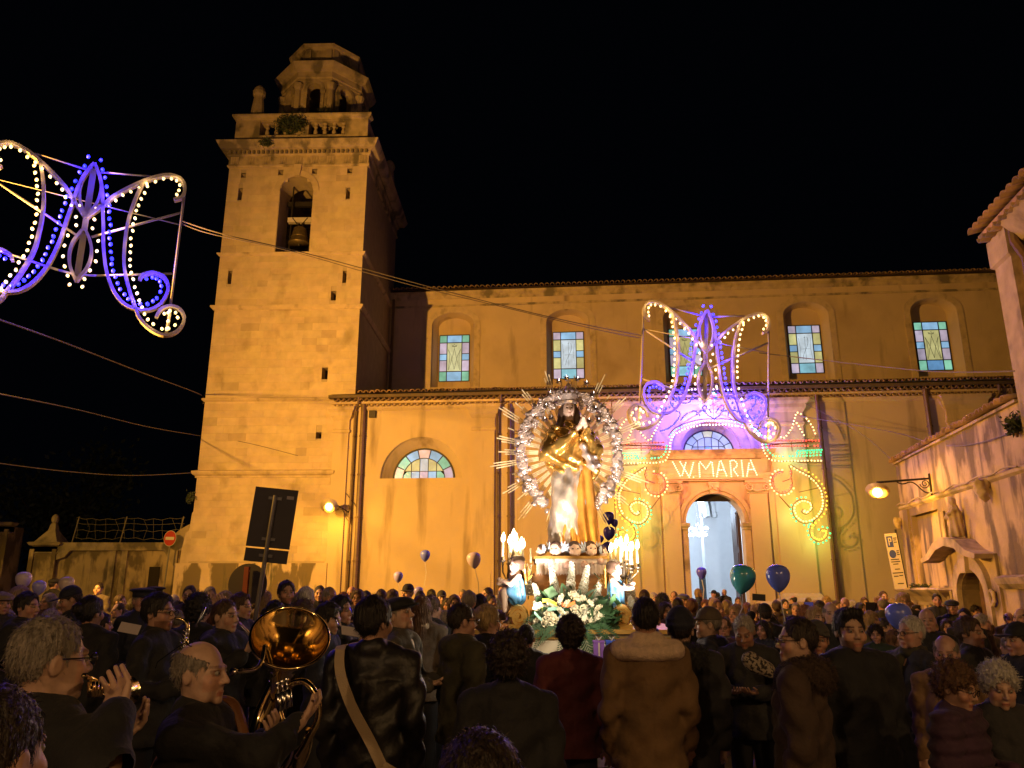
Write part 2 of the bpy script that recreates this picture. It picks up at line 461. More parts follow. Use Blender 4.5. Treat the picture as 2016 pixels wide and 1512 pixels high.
def lunette(cx, z0, rx, rz, y, cols_out, cols_in, fname='lunette_window'):
    fr = MB()
    ring_prism(fr, arc(cx, z0, rx*1.02, rz*1.02), arc(cx, z0, rx*.965, rz*.965), y-.03, y+.02)
    ring_prism(fr, arc(cx, z0, rx*.70, rz*.70), arc(cx, z0, rx*.675, rz*.675), y-.025, y+.02)
    fr.box(cx-rx, cx+rx, y-.025, y+.02, z0-.02, z0+.03)
    no = len(cols_out)
    for i in range(1, no):
        a = PI*i/no
        rectbar(fr, (cx+rx*.69*math.cos(a), y, z0+rz*.69*math.sin(a)), (cx+rx*.98*math.cos(a), y, z0+rz*.98*math.sin(a)), .025, .05)
    xs = [cx + rx*.69*(-1 + 2*i/5) for i in range(6)]
    for x in xs[1:-1]:
        h = rz*.69*math.sqrt(max(0, 1-((x-cx)/(rx*.69))**2))
        rectbar(fr, (x, y, z0), (x, y, z0+h), .022, .05)
    zm = z0 + rz*.26
    rectbar(fr, (cx-rx*.66, y, zm), (cx+rx*.66, y, zm), .022, .048)
    win = fr.build(fname, lead, church)
    for i, k in enumerate(cols_out):
        p = MB(); a0, a1 = PI*i/no+.02, PI*(i+1)/no-.02
        p.prism([arc(cx, z0, rx*.97, rz*.97, 5, a0, a1) + arc(cx, z0, rx*.70, rz*.70, 5, a1, a0)], y, y+.012)
        p.build('pane', G[k], win)
    for r_ in (0, 1):
        for i in range(5):
            xa, xb = xs[i]+.012, xs[i+1]-.012
            hh = lambda x: z0 + rz*.675*math.sqrt(max(0, 1-((x-cx)/(rx*.69))**2))
            if r_ == 0: pts = [(xa, z0+.03), (xb, z0+.03), (xb, min(zm-.01, max(z0+.04, hh(xb)))), ((xa+xb)/2, min(zm-.01, hh((xa+xb)/2))), (xa, min(zm-.01, max(z0+.04, hh(xa))))]
            else:
                qs = [xa+(xb-xa)*q/4 for q in range(5)]
                pts = [(xa, zm+.012), (xb, zm+.012)] + [(q, max(zm+.013, hh(q))) for q in reversed(qs)]
            p = MB(); p.prism([pts], y, y+.012)
            p.build('pane', G[cols_in[r_*5+i]], win)
    return win
lunette(-3.25, 5.52, 1.12, 1.12, .5, 'lgbpbgp', 'gblbgyywyy')
lunette(6.93, 6.35, .87, .79, .5, 'wwwkwww', 'wwbwwwwwww')
# pilasters and their caps along the aisle
for a, b_, z0 in ((-6.5, -5.95, 0), (-1.42, -.62, 0), (8.95, 10.1, 1.0), (14.9, 16.1, 0)):
    p = MB(); p.box(a, b_, -.09, .02, z0, 7.15); moulding(p, a, b_, -.09, [(0, 7.15), (.05, 7.2), (.05, 7.26), (.02, 7.3), (.02, 7.62), (.12, 7.78), (.14, 7.9), (.22, 8.0), (.24, 8.1)])
    p.build('pilaster', plaster, church)
p = MB()
moulding(p, 8.95, 10.1, -.09, [(.22, 1.0), (.22, 1.18), (.26, 1.2), (.28, 1.3), (.22, 1.38), (.10, 1.42), (.06, 1.5), (.0, 1.56)])
p.box(8.72, 10.33, -.34, .0, 0, 1.0)
p.build('pilaster_base', trimstone, church)
m = MB(); moulding(m, -6.62, 21, 0, [(.02, 7.98), (.08, 8.05), (.10, 8.12)], False); m.build('cornice', plaster, church)
# eaves: two courses of half-round tiles under a slab, then the roof tiles
def half_tile(r=.088, L=.34, t=.016, up=True, n=6, taper=.85):
    vv, ff = [], []
    sg = 1 if up else -1
    for y, k in ((0, 1.0), (L, taper)):
        for rr in (r*k, (r-t)*k):
            for i in range(n+1):
                a = PI*i/n; vv.append((rr*math.cos(a), y, sg*rr*math.sin(a)))
    q = n+1
    for i in range(n):
        ff += [(i, i+1, 2*q+i+1, 2*q+i), (q+i, 3*q+i, 3*q+i+1, q+i+1), (i, q+i, q+i+1, i+1), (2*q+i, 2*q+i+1, 3*q+i+1, 3*q+i)]
    ff += [(0, 2*q, 3*q, q), (n, q+n, 3*q+n, 2*q+n)]
    return vv, ff
tv, tf_ = half_tile(.092, .5)
tile_up = mesh('roof_tile', tv, tf_, tilemat, True)
tv, tf_ = half_tile(.098, .34, .018, False)
tile_dn = mesh('eave_tile', tv, tf_, tilemat, True)
x = -6.55; i = 0
roof = MB(); roof.box(-6.7, 21, -.33, .1, 8.42, 8.53)
roof.add([(-6.7,-.33,8.55),(21,-.33,8.55),(21,6,10.25),(-6.7,6,10.25)], [(0,1,2,3)])
roof_o = roof.build('aisle_roof', M('eave_slab', (.13, .095, .06), .9, var=.2), church)
while x < 20.6:
    rr = random.random
    if x > -5.65:
        o = link('roof_tile', tile_up, roof_o, (x, -.44 - rr()*.05, 8.545 + rr()*.03), (R(-14)*-1 + rr()*.04, 0, (rr()-.5)*.10))
    o = link('eave_tile', tile_dn, roof_o, (x+.1, -.27 - rr()*.02, 8.415), (0, 0, (rr()-.5)*.04))
    x += .212
st = MB(); tv, tf_ = half_tile(.098, .3, .018, False, 5)
x = -6.55
while x < 20.6:
    st.add([(v[0]+x+.1, v[1]-.13, v[2]+8.23) for v in tv], tf_); x += .212
lo = st.build('lower_eave_tiles', M('plastered_tile', (.44, .32, .2), .85, var=.2), church, smooth=True); tag(lo, kind='stuff')
m = MB(); m.box(-6.62, 21, -.02, .05, 8.3, 8.42); m.box(-6.62, 21, -.115, 0, 8.235, 8.315); m.build('eave_bed', plaster, church)
st = MB(); tv, tf_ = half_tile(.092, .6)                            # second tile row up the slope, and loose pan tiles
x = -5.6
while x < 20.6:
    st.add([(v[0]+x, v[1]*.96-.02, v[2]+8.68+v[1]*.26) for v in tv], tf_); x += .212
tag(st.build('upper_roof_tiles', tilemat, church, smooth=True), kind='stuff')
# clerestory
w = MB(); WINS = (-3.22, 2.0, 7.2, 12.42, 17.8)
fronts = [[(c_-.97, 10.4), (c_+.97, 10.4)] + arc(c_, 13.3, .97, .62, 18) for c_ in WINS]
backs = [[(c_-.74, 10.4), (c_+.74, 10.4)] + arc(c_, 13.36, .74, .46, 18) for c_ in WINS]
w.prism([rect(-6.6, 22, 8.6, 14.62)] + fronts, 6, 6.05, back=False)
for F_, B_ in zip(fronts, backs): bridge(w, F_, 6.05, B_, 6.5)
for c_, B_ in zip(WINS, backs): w.prism([B_, rect(c_-.70, c_+.70, 10.78, 13.0)], 6.5, 6.56, back=False)
w.box(-6.6, 22, 6.6, 6.7, 8.6, 14.6)
w.build('nave_wall', plaster2, church)
for c_ in WINS:
    t = MB()
    ring_prism(t, [(c_+1.24, 10.2)] + arc(c_, 13.34, 1.24, .86, 18) + [(c_-1.24, 10.2)], [(c_+.975, 10.2)] + arc(c_, 13.305, .975, .63, 18) + [(c_-.975, 10.2)], 5.965, 6.02)
    t.build('window_surround', trimstone, church)
m = MB(); moulding(m, -6.6, 22, 6, [(0, 14.2), (.03, 14.22), (.03, 14.3), (.0, 14.31)], False)
moulding(m, -6.6, 22, 6, [(.02, 14.58), (.1, 14.7), (.22, 14.8), (.24, 14.9)], False); m.build('nave_cornice', oldstone, church)
m = MB(); m.add([(-6.7, 5.6, 14.93), (22, 5.6, 14.93), (22, 12.5, 17.1), (-6.7, 12.5, 17.1)], [(0,1,2,3)])
m.build('nave_roof', tilemat, church)
st = MB(); tv, tf_ = half_tile(.10, .7, .02, True, 5); x = -6.5
while x < 22:
    st.add([(v[0]+x, v[1]+5.45+random.random()*.05-.025, v[2]+14.93+v[1]*.3) for v in tv], tf_); x += .235 + random.random()*.02
tag(st.build('nave_roof_tiles', tilemat, church, smooth=True), kind='stuff')
def rect_window(c_, z0, z1, y, scheme, motif):
    w2 = .69; H_ = z1 - z0
    xs = [c_-w2, c_-w2*.5, c_+w2*.5, c_+w2]
    zs = [z1 - H_*q for q in (0, .165, .41, .55, .79, 1)]
    fr = MB()
    for i, x_ in enumerate(xs): fr.box(x_-.018, x_+.018, y-.03, y+.02, z0, z1)
    for z_ in (z0, z1, zs[1], zs[4]): fr.box(c_-w2, c_+w2, y-.027, y+.018, z_-.018, z_+.018)
    for z_ in (zs[2], zs[3]):
        fr.box(xs[0], xs[1], y-.026, y+.017, z_-.014, z_+.014); fr.box(xs[2], xs[3], y-.026, y+.017, z_-.014, z_+.014)
    win = fr.build('stained_window', lead, church)
    def pane(xa, xb, za, zb, k):
        p = MB(); p.box(xa+.015, xb-.015, y, y+.012, zb+.013, za-.013); p.build('pane', G[k], win)
    ends, mids_, low, cen, colmid = scheme
    for j in range(5):
        k = ends if j in (0, 4) else (mids_ if j in (1, 3) else colmid)
        pane(xs[0], xs[1], zs[j], zs[j+1], k); pane(xs[2], xs[3], zs[j], zs[j+1], k)
    pane(xs[1], xs[2], zs[0], zs[1], 'b'); pane(xs[1], xs[2], zs[4], zs[5], low); pane(xs[1], xs[2], zs[1], zs[4], cen)
    mt = MB(); y2 = y - .006; zc = (zs[1]+zs[4])/2; hh = (zs[1]-zs[4])/2
    P2 = lambda x_, z_: (c_+x_*.30, y2, zc+z_*hh)
    if motif == 'M':
        for ln in ([(-.95,.55),(-.75,.2),(-.72,-.3),(-.95,-.9)], [(.95,.55),(.75,.2),(.72,-.3),(.95,-.9)], [(-.9,.5),(-.5,.1),(0,-.85)], [(.9,.5),(.5,.1),(0,-.85)], [(-.85,-.9),(-.3,0),(0,.6)], [(.85,-.9),(.3,0),(0,.6)], [(0,.6),(0,.75)]):
            mt.tube([P2(*q) for q in ln], .008, 4)
        mt.tube([P2(-.32, .74), P2(.32, .74)], .014, 4); mt.tube([P2(-.32,.74), P2(-.4,.86), P2(-.2,.78), P2(0,.9), P2(.2,.78), P2(.4,.86), P2(.32,.74)], .010, 4)
    else:
        mt.tube([P2(.45*math.sin(q*1.9+.3)*(1 if q > 0 else 1), .75*q) for q in [i/14-1 for i in range(29)]], .008, 4)
        mt.tube([P2(0, -.8), P2(0, .85)], .006, 4); mt.tube([P2(-.6, -.05), P2(.6, -.05)], .006, 4); mt.tube([P2(-.12, .72), P2(.12, .72)], .006, 4)
        for sg in (-1, 1): mt.tube([P2(sg*.9, .7), P2(sg*.72, 0), P2(sg*.9, -.7)], .005, 4)
    mt.build('monogram', lead, win)
A_ = ('g', 'l', 'b', 'k', 'b'); B_s = ('l', 'y', 's', 'w', 'b')
rect_window(WINS[0], 10.79, 12.99, 6.49, A_, 'M'); rect_window(WINS[1], 10.79, 12.99, 6.49, B_s, 'S')
rect_window(WINS[2], 10.79, 12.99, 6.49, ('g', 'l', 's', 'y', 'b'), 'M'); rect_window(WINS[3], 10.79, 12.99, 6.49, B_s, 'S')
rect_window(WINS[4], 10.79, 12.99, 6.49, ('g', 'l', 'd', 'y', 'b'), 'M')
# portal
for a, b_ in ((5.17, 5.75), (8.09, 8.67)):
    p = MB(); p.box(a, b_, -.14, .02, .0, 4.95); p.box(a-.06, b_+.06, -.2, .02, 0, 1.1); moulding(p, a, b_, -.14, [(.08, 1.1), (.08, 1.2), (.04, 1.26), (0, 1.3)]); p.build('portal_pilaster', plaster, church)
for a, b_ in ((4.45, 5.1), (8.75, 9.4)): MB().box(a, b_, -.06, .02, 0, 5.2).build('outer_pilaster', plaster, church)
for a in (5.46, 8.38):                                                # ionic capitals
    c_ = MB(); moulding(c_, a-.3, a+.3, -.14, [(0, 4.82), (.03, 4.84), (.03, 4.88), (0, 4.9)])
    c_.box(a-.3, a+.3, -.18, 0, 4.9, 5.16); moulding(c_, a-.36, a+.36, -.16, [(0, 5.16), (.05, 5.2), (.05, 5.26)])
    for sg in (-1, 1):
        pts = []
        for i in range(26):
            q = i/25; rr = .14*(1-q*.85); an = PI/2 + q*PI*3.4
            pts.append((a + sg*(.27 - rr*math.cos(an)), -.22, 5.03 + rr*math.sin(an)))
        c_.tube(pts, .026, 6)
        c_.lathe([(.0, -.1), (.1, -.1), (.1, .03), (0, .03)], 12, tf=Matrix.Translation((a+sg*.27, -.14, 5.03)) @ Matrix.Rotation(PI/2, 4, 'X'))
    for i in range(9): c_.ball((a-.2+i*.05, -.22, 4.95-.05*math.sin(PI*i/8)), .035, 8, 5)
    c_.build('capital', trimstone, church)
e = MB()
moulding(e, 5.1, 8.74, -.16, [(0, 5.27), (.03, 5.27), (.03, 5.36), (.06, 5.37), (.06, 5.46), (.09, 5.47), (.10, 5.52), (.0, 5.53), (0, 6.02)])
e.build('entablature', plaster, church)
e = MB(); moulding(e, 5.1, 8.74, -.16, [(.0, 6.02), (.06, 6.06), (.10, 6.12), (.26, 6.18), (.28, 6.27), (.30, 6.30)]); e.build('portal_cornice', oldstone, church)
for a in (5.75, 7.91):
    i_ = MB(); lo_, hi_ = (5.78, 5.99) if a < 6 else (7.85, 8.06)
    i_.box(lo_, hi_, -.07, .3, 0, 3.62); moulding(i_, lo_, hi_, -.07, [(0, 3.62), (.03, 3.64), (.03, 3.70), (.06, 3.74), (.07, 3.84), (.0, 3.86)])
    i_.build('door_jamb', trimstone, church)
a_ = MB(); ring_prism(a_, arc(6.92, 3.86, 1.24, 1.24), arc(6.92, 3.86, 1.10, 1.10), -.10, .02); ring_prism(a_, arc(6.92, 3.86, 1.095, 1.095), arc(6.92, 3.86, .985, .985), -.06, .3)
a_.build('door_arch', trimstone, church)
k = MB(); k.prism([[(6.80, 4.83), (7.04, 4.83), (7.12, 5.22), (6.72, 5.22)]], -.2, .02)
for i in range(5): k.ball((6.80+.06*i, -.21, 5.0+.05*math.sin(i*1.7)), .045, 8, 5)
k.build('keystone', trimstone, church)
t = MB(); t.prism([[(6.92+.99*math.cos(a), 3.86+.99*math.sin(a)) for a in np.linspace(R(50), R(130), 14)]], .3, .42); t.build('door_transom', dark, church)
d_ = MB(); d_.box(7.8, 7.9, .8, 1.9, .5, 4.6)
for z0, z1 in ((.7, 1.6), (1.8, 2.9), (3.1, 4.3)): d_.box(7.78, 7.8, .95, 1.75, z0, z1)
d_.build('door_leaf', M('dark_door', (.05, .028, .016), .5), church)
d_ = MB(); d_.box(5.93, 5.98, .8, 1.9, .5, 4.4); d_.build('door_leaf', woodm, church)
s_ = MB()
for i in range(3): s_.box(5.0-.1-.3*(2-i), 8.9+.3*(2-i), -1.0+.32*i, .7, 0 if i == 0 else .17*i+.002, .17*(i+1))
s_.build('door_steps', oldstone, church)
# what shows through the door
r_ = MB()
r_.add([(0.6, .8, .5), (17, .8, .5), (17, 15, .5), (0.6, 15, .5)], [(0,1,2,3)])
r_.build('interior_floor', M('marble_floor', (.5, .48, .46), .25), church)
r_ = MB(); r_.add([(0.6,15,.5),(17,15,.5),(17,15,8.25),(0.6,15,8.25)], [(3,2,1,0)]); r_.add([(0.6,.07,8.24),(17,.07,8.24),(17,15,8.24),(0.6,15,8.24)], [(0,1,2,3)])
r_.add([(17,.07,0),(17,15,0),(17,15,8.25),(17,.07,8.25)], [(0,1,2,3)]); r_.add([(0.6,.07,0),(0.6,15,0),(0.6,15,8.25),(0.6,.07,8.25)], [(3,2,1,0)])
r_.build('interior_wall', inwhite, church)
r_ = MB(); r_.box(9.35, 11.6, 6.5, 7.6, .5, 8.2); moulding(r_, 9.35, 11.6, 6.5, [(0, 5.3), (.06, 5.36), (.06, 5.46), (.14, 5.56), (.2, 5.7), (.2, 5.8), (0, 5.82)])
r_.box(9.05, 9.35, 6.75, 7.6, .5, 5.3); r_.build('interior_pillar', inwhite, church)
r_ = MB(); r_.box(8.1, 8.75, 10.4, 11.2, .5, 8.2); moulding(r_, 8.1, 8.75, 10.4, [(0, 4.9), (.08, 5.0), (.1, 5.1), (0, 5.2)])
for k_ in range(2):
    ring_prism(r_, arc(6.0, 4.9, 2.3+.35*k_, 2.9+.35*k_, 20), arc(6.0, 4.9, 2.15+.35*k_, 2.75+.35*k_, 20), 9.4+.5*k_, 11.2)
r_.build('interior_arch', inwhite, church)
fr = MB(); fr.box(7.7, 8.0, 9.9, 9.95, 1.2, 2.6); fr.build('picture_frame', lead, church)
for pos, pw in (((7.6, 6.2, 4.6), 300), ((10.5, 4.2, 6.5), 520), ((7.0, 11, 5.5), 560), ((5.2, 3.5, 5.5), 230)):
    lamp('nave_light', 'POINT', cw(*pos), pw, (.62, .78, 1.0), .35)
# chandelier
P = cw(7.55, 5.0, 0); P.z = at(1372, 1045, P.y).z
ch = thing('chandelier', 'lit branched chandelier hanging inside the open church door', 'chandelier', at(1373, 1046, P.y))
m = MB(); m.tube([(0,0,4), (0,0,.25)], .012, 6); m.lathe([(.03,-.12),(.06,0),(.03,.06),(.025,.2),(.07,.3),(.0,.33)], 10)
for i in range(8):
    a = 2*PI*i/8; m.tube([(0,0,0),(.18*math.cos(a),.18*math.sin(a),-.08),(.36*math.cos(a),.36*math.sin(a),-.02),(.4*math.cos(a),.4*math.sin(a),.06)], .014, 5)
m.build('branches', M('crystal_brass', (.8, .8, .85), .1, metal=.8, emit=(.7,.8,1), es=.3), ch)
chb = bulb('chandelier_bulb', (.75, .85, 1), 9)
bm_ = MB().ball((0,0,0), .055, 8, 6).me('bulb', chb, True)
for i in range(8):
    a = 2*PI*i/8; link('bulb', bm_, ch, (.4*math.cos(a), .4*math.sin(a), .12)); link('bulb', bm_, ch, (.33*math.cos(a+.4), .33*math.sin(a+.4), -.14))
# drain pipes and small wall things
def pipe(s, r, zt, neck=True, y=-.16, square=False):
    m = MB()
    pts = [(s, y, .1), (s, y, zt-.7)] + ([(s+.02, y, zt-.45), (s+.12, y-.1, zt-.25), (s+.14, y-.12, zt)] if neck else [(s, y, zt)])
    m.tube(pts, r, 8)
    for z in (1.2, 2.6, 4.1, 5.6, 7.0):
        if z < zt-.8: m.lathe([(r*1.3, 0), (r*1.3, .05)], 8, (s, y, z)); m.box(s-.02, s+.02, y, 0, z, z+.04)
    m.build('drain_pipe', pipebrown, church)
pipe(-5.72, .04, 8.45); pipe(-5.42, .085, 8.2, False); pipe(-.52, .045, 8.45); pipe(-.08, .07, 8.1, False); pipe(10.63, .07, 8.2, False); pipe(14.25, .08, 8.4, False); pipe(16.5, .05, 8.4); pipe(17.1, .09, 8.3, False)
m = MB(); m.tube([(-6.0, 5.88, 9.0), (-6.0, 5.88, 14.6)], .06, 8); m.build('drain_pipe', pipebrown, church)
m = MB(); m.box(-5.22, -4.98, -.12, 0, 7.72, 7.98); m.build('junction_box', iron, church)
m = MB(); m.tube([(-6.45,-.03,6.2),(-6.1,-.03,6.22),(-6.1,-.03,5.5),(-6.18,-.03,5.2),(-5.9,-.06,4.95),(-5.55,-.1,4.55),(-5.42,-.12,4.3)], .012, 5); m.tube([(-6.1,-.03,6.2),(-6.12,-.03,5.2)], .012, 5)
m.build('wall_cable', iron, church)
m = MB(); m.box(-1.28, -.72, -.12, -.085, 1.75, 2.2); m.build('notice_plate', plaster, church)

# ------------------------------------------------------------------ bell tower
TY = R(1.5)
tower = thing('bell_tower', 'tall square stone bell tower with balustrade and eight sided lantern on top', 'bell tower', (-6.545, 27.573, 0), (0, 0, -TY))
TX0, TX1, TD = -4.82, .76, 6.6
def tw(x, y, z): return Vector((-6.545 + x*math.cos(TY) + y*math.sin(TY), 27.573 - x*math.sin(TY) + y*math.cos(TY), z))
BELL = arch_loop(-2.68, -1.36, 14.36, 16.98, 18)
SLITS = [(-4.28,16.62,.16,.52),(.04,16.62,.16,.46),(-4.36,13.05,.15,.55),(.10,13.05,.15,.5),(-.28,12.12+.22,.2,.38),(-.42,9.22,.22,.45),(-.5,6.98,.2,.24),
         (-4.22,17.62,.2,.2),(-2.72,17.72,.2,.2),(-1.36,17.75,.2,.2),(.06,17.75,.2,.2)]
holes = [rect(a-w_/2, a+w_/2, z, z+h_) for a, z, w_, h_ in SLITS]
w = MB(); w.prism([rect(TX0, TX1, 0, 18.4), BELL] + holes, 0, .05, back=False)
for h_ in holes: bridge(w, h_, .0, h_, .5)
bridge(w, BELL, 0, BELL, 1.1)
w.box(TX0, TX0+.05, .05, TD, 0, 18.4); w.box(TX1-.05, TX1, .05, TD, 0, 18.4); w.box(TX0+.05, TX1-.05, TD-.05, TD, 0, 18.4)
w.box(TX0+.05, TX1-.05, .06, TD-.06, 14.1, 14.3)
w.box(TX0+.05, TX1-.05, .06, TD-.06, 18.2, 18.35)
w.build('wall', mortar, tower)
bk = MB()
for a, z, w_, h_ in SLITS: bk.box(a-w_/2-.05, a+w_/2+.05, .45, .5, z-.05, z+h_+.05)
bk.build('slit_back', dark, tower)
# stone courses
blocks = []
z = 2.62
def clipx(x0, x1, zm, zb, zt):
    segs = [(x0, x1)]
    cuts = [(a-w_/2, a+w_/2) for a, z_, w_, h_ in SLITS if zb < z_+h_ and zt > z_]
    if zt > 14.36 and zb < 17.64:
        hw = .66 if zm < 16.98 else math.sqrt(max(0, .66**2-(zm-16.98)**2))
        if hw > .02: cuts.append((-2.02-hw-.02, -2.02+hw+.02))
    for c0, c1 in cuts:
        n_ = []
        for a, b_ in segs:
            if c1 <= a or c0 >= b_: n_.append((a, b_)); continue
            if c0 - a > .04: n_.append((a, c0))
            if b_ - c1 > .04: n_.append((c1, b_))
        segs = n_
    return segs
while z < 18.0:
    h_ = random.uniform(.24, .31)
    for lo_, hi_ in ((5.56, 5.82), (8.38, 8.52), (11.98, 12.14), (14.2, 14.34)):
        if z < lo_ < z+h_: h_ = max(.12, lo_-z)
        if lo_-.001 <= z < hi_: z = hi_
    zt = min(z+h_, 18.06)
    x = TX0
    while x < TX1-.01:
        L_ = random.uniform(.34, .74)
        x1 = min(x+L_, TX1)
        if TX1-x1 < .18: x1 = TX1
        for a, b_ in clipx(x, x1, (z+zt)/2, z, zt): blocks.append((a, b_, z, zt))
        x = x1
    z = zt
def blk(mb, a, b_, z0, z1):
    e = .0016; p_ = -.018 - random.random()*.0045
    return mb.box(a+e, b_-e, p_, .0, z0+e, z1-e)
tints = {}
def tinted(me, c):
    ca = me.color_attributes.new('tint', 'FLOAT_COLOR', 'POINT'); n_ = len(me.vertices)
    ca.data.foreach_set('color', np.tile(np.array([*c, 1], np.float32), n_))
def tcol():
    q = random.gauss(1, .028); q = q*random.uniform(.80, .92) if random.random() < .06 else q
    return (q, q*random.uniform(.97, 1.02), q*random.uniform(.94, 1.03))
order = sorted(range(len(blocks)), key=lambda i: -(blocks[i][1]-blocks[i][0])*(blocks[i][3]-blocks[i][2]) / (27 + blocks[i][2]))
rest = MB(); rc = []
for n_, i in enumerate(order):
    a, b_, z0, z1 = blocks[i]
    if n_ < 300:
        me = blk(MB(), a, b_, z0, z1).me('stone_block', ashlar); tinted(me, tcol()); link('stone_block', me, tower)
    else:
        k0 = len(rest.v); blk(rest, a, b_, z0, z1); rc += [tcol()]*(len(rest.v)-k0)
me = rest.me('small_stone_blocks', ashlar)
ca = me.color_attributes.new('tint', 'FLOAT_COLOR', 'POINT'); ca.data.foreach_set('color', np.array([(*c, 1) for c in rc], np.float32).ravel())
tag(link('small_stone_blocks', me, tower), kind='stuff')
for z0, prof in ((5.56, [(.06,0),(.06,.07),(.13,.11),(.17,.17),(.17,.24),(.04,.28)]), (8.38, [(.03,0),(.10,.06),(.10,.12),(.02,.15)]), (11.98, [(.05,0),(.09,.05),(.14,.10),(.14,.16),(.04,.19)]), (14.2, [(.03,0),(.10,.06),(.12,.12),(.03,.15)])):
    m = MB(); x1_ = TX1 if z0 > 8.4 else .0
    for i in range(len(prof)-1): pass
    vv, ff = [], []
    for p_, z_ in prof: vv += [(TX0-p_, TD+p_, z0+z_), (TX0-p_, -p_, z0+z_), (x1_+p_, -p_, z0+z_), (x1_+p_, TD+p_, z0+z_)]
    for i in range(len(prof)-1):
        for q in range(4): ff.append((i*4+q, i*4+(q+1) % 4, i*4+4+(q+1) % 4, i*4+4+q))
    e_ = (len(prof)-1)*4; ff += [(3,2,1,0), (e_,e_+1,e_+2,e_+3)]
    m.add(vv, ff); m.build('string_course', trimstone, tower)
pl = MB(); pl.box(-5.2, .12, -.16, 1.5, 0, 2.5); moulding(pl, -5.2, .12, -.16, [(0, 2.5), (.0, 2.56)]); pl.build('plinth', peeling, tower)
pl = MB(); pl.prism([[(-5.12, 2.56), (-4.8, 2.56), (-4.8, 4.4), (-4.86, 4.3), (-4.9, 3.7), (-5.02, 3.6), (-5.06, 3.3), (-5.1, 3.0)]], -.02, 3); pl.build('buttress', ashlar, tower); tinted(pl.me('x', ashlar), (1,1,1))
tinted(bpy.data.objects['buttress'].data, (.95,.95,.95))
# belfry frame, entablature with triglyphs and dentils
m = MB(); ring_prism(m, arc(-2.02, 16.98, .90, .90), arc(-2.02, 16.98, .665, .665), -.06, .02); m.prism([[(-2.12, 17.62), (-1.92, 17.62), (-1.86, 18.12), (-2.18, 18.12)]], -.14, .02); m.build('belfry_arch', trimstone, tower)
def tower_band(name, prof, matl):
    m = MB(); vv, ff = [], []
    for p_, z_ in prof: vv += [(TX0-p_, TD+p_, z_), (TX0-p_, -p_, z_), (TX1+p_, -p_, z_), (TX1+p_, TD+p_, z_)]
    for i in range(len(prof)-1):
        for q in range(4): ff.append((i*4+q, i*4+(q+1) % 4, i*4+4+(q+1) % 4, i*4+4+q))
    e_ = (len(prof)-1)*4; ff += [(3,2,1,0), (e_,e_+1,e_+2,e_+3)]
    m.add(vv, ff); return m.build(name, matl, tower)
tower_band('entablature', [(.05,18.05),(.08,18.09),(.08,18.15),(.04,18.17),(.04,18.52),(.09,18.54)], oldstone)
tower_band('cornice', [(.08,18.54),(.12,18.58),(.12,18.72),(.32,18.76),(.36,18.82),(.42,18.94),(.47,19.06),(.40,19.08)], oldstone)
x = TX0+.22
tri = MB(); tri.box(-.16,.16,-.065,0,0,.34)
for q in (-.1, 0, .1): tri.box(q-.032, q+.032, -.085, -.06, 0, .31)
trim_ = tri.me('triglyph', oldstone)
for i in range(9): link('triglyph', trim_, tower, (TX0+.2+i*.648, -.0, 18.175)); 
dn = MB(); dn.box(-.05,.05,-.22,-.1,0,.12); dnm = dn.me('dentil', oldstone)
for i in range(30): link('dentil', dnm, tower, (TX0+.05+i*.189, 0, 18.6))
# balustrade
bal = MB().lathe([(.085,0),(.085,.06),(.05,.09),(.075,.16),(.09,.24),(.06,.36),(.045,.42),(.085,.45),(.085,.5),(.05,.54),(.09,.60),(.09,.66)], 10).me('baluster', oldstone, True)
for bx_ in ((-4.72, -3.72, -.05, .9), (-.22, .70, -.05, .9), (TX0+.1, TX0+.5, 5.8, TD), (TX1-.5, TX1-.06, 5.8, TD), (-2.25, -1.75, .05, .45)): MB().box(*bx_, 19.08, 20.2).build('balustrade_pier', oldstone, tower)
m = MB()
m.box(-3.72, -.22, -.04, .46, 19.08, 19.5); m.box(-3.72, -.22, .0, .42, 20.14, 20.2)
m.box(TX1-.46, TX1-.06, .9, 5.8, 19.08, 20.2)
m.box(TX0+.1, TX0+.46, .9, 5.8, 19.08, 20.2)
moulding(m, -4.72, .70, -.05, [(.0, 20.2), (.08, 20.25), (.14, 20.33), (.14, 20.4), (.0, 20.43)]); m.build('balustrade_rail', oldstone, tower)
for i in range(4): link('baluster', bal, tower, (-3.5+i*.38, .2, 19.5)); link('baluster', bal, tower, (-1.5+i*.38, .2, 19.5))
# finials on the corners
fin = MB(); fin.lathe([(.42,0),(.42,.12),(.34,.16),(.32,.2)], 4, a0=PI/4); fin.lathe([(.30,.2),(.20,1.15),(.21,1.2),(.26,1.28),(.27,1.42),(.2,1.6),(.1,1.72),(.0,1.76)], 10)
fin.build('finial', oldstone, tower, (-4.08, .45, 20.42), smooth=False)
link('finial', bpy.data.objects['finial'].data, tower, (.38, 6.2, 20.3))
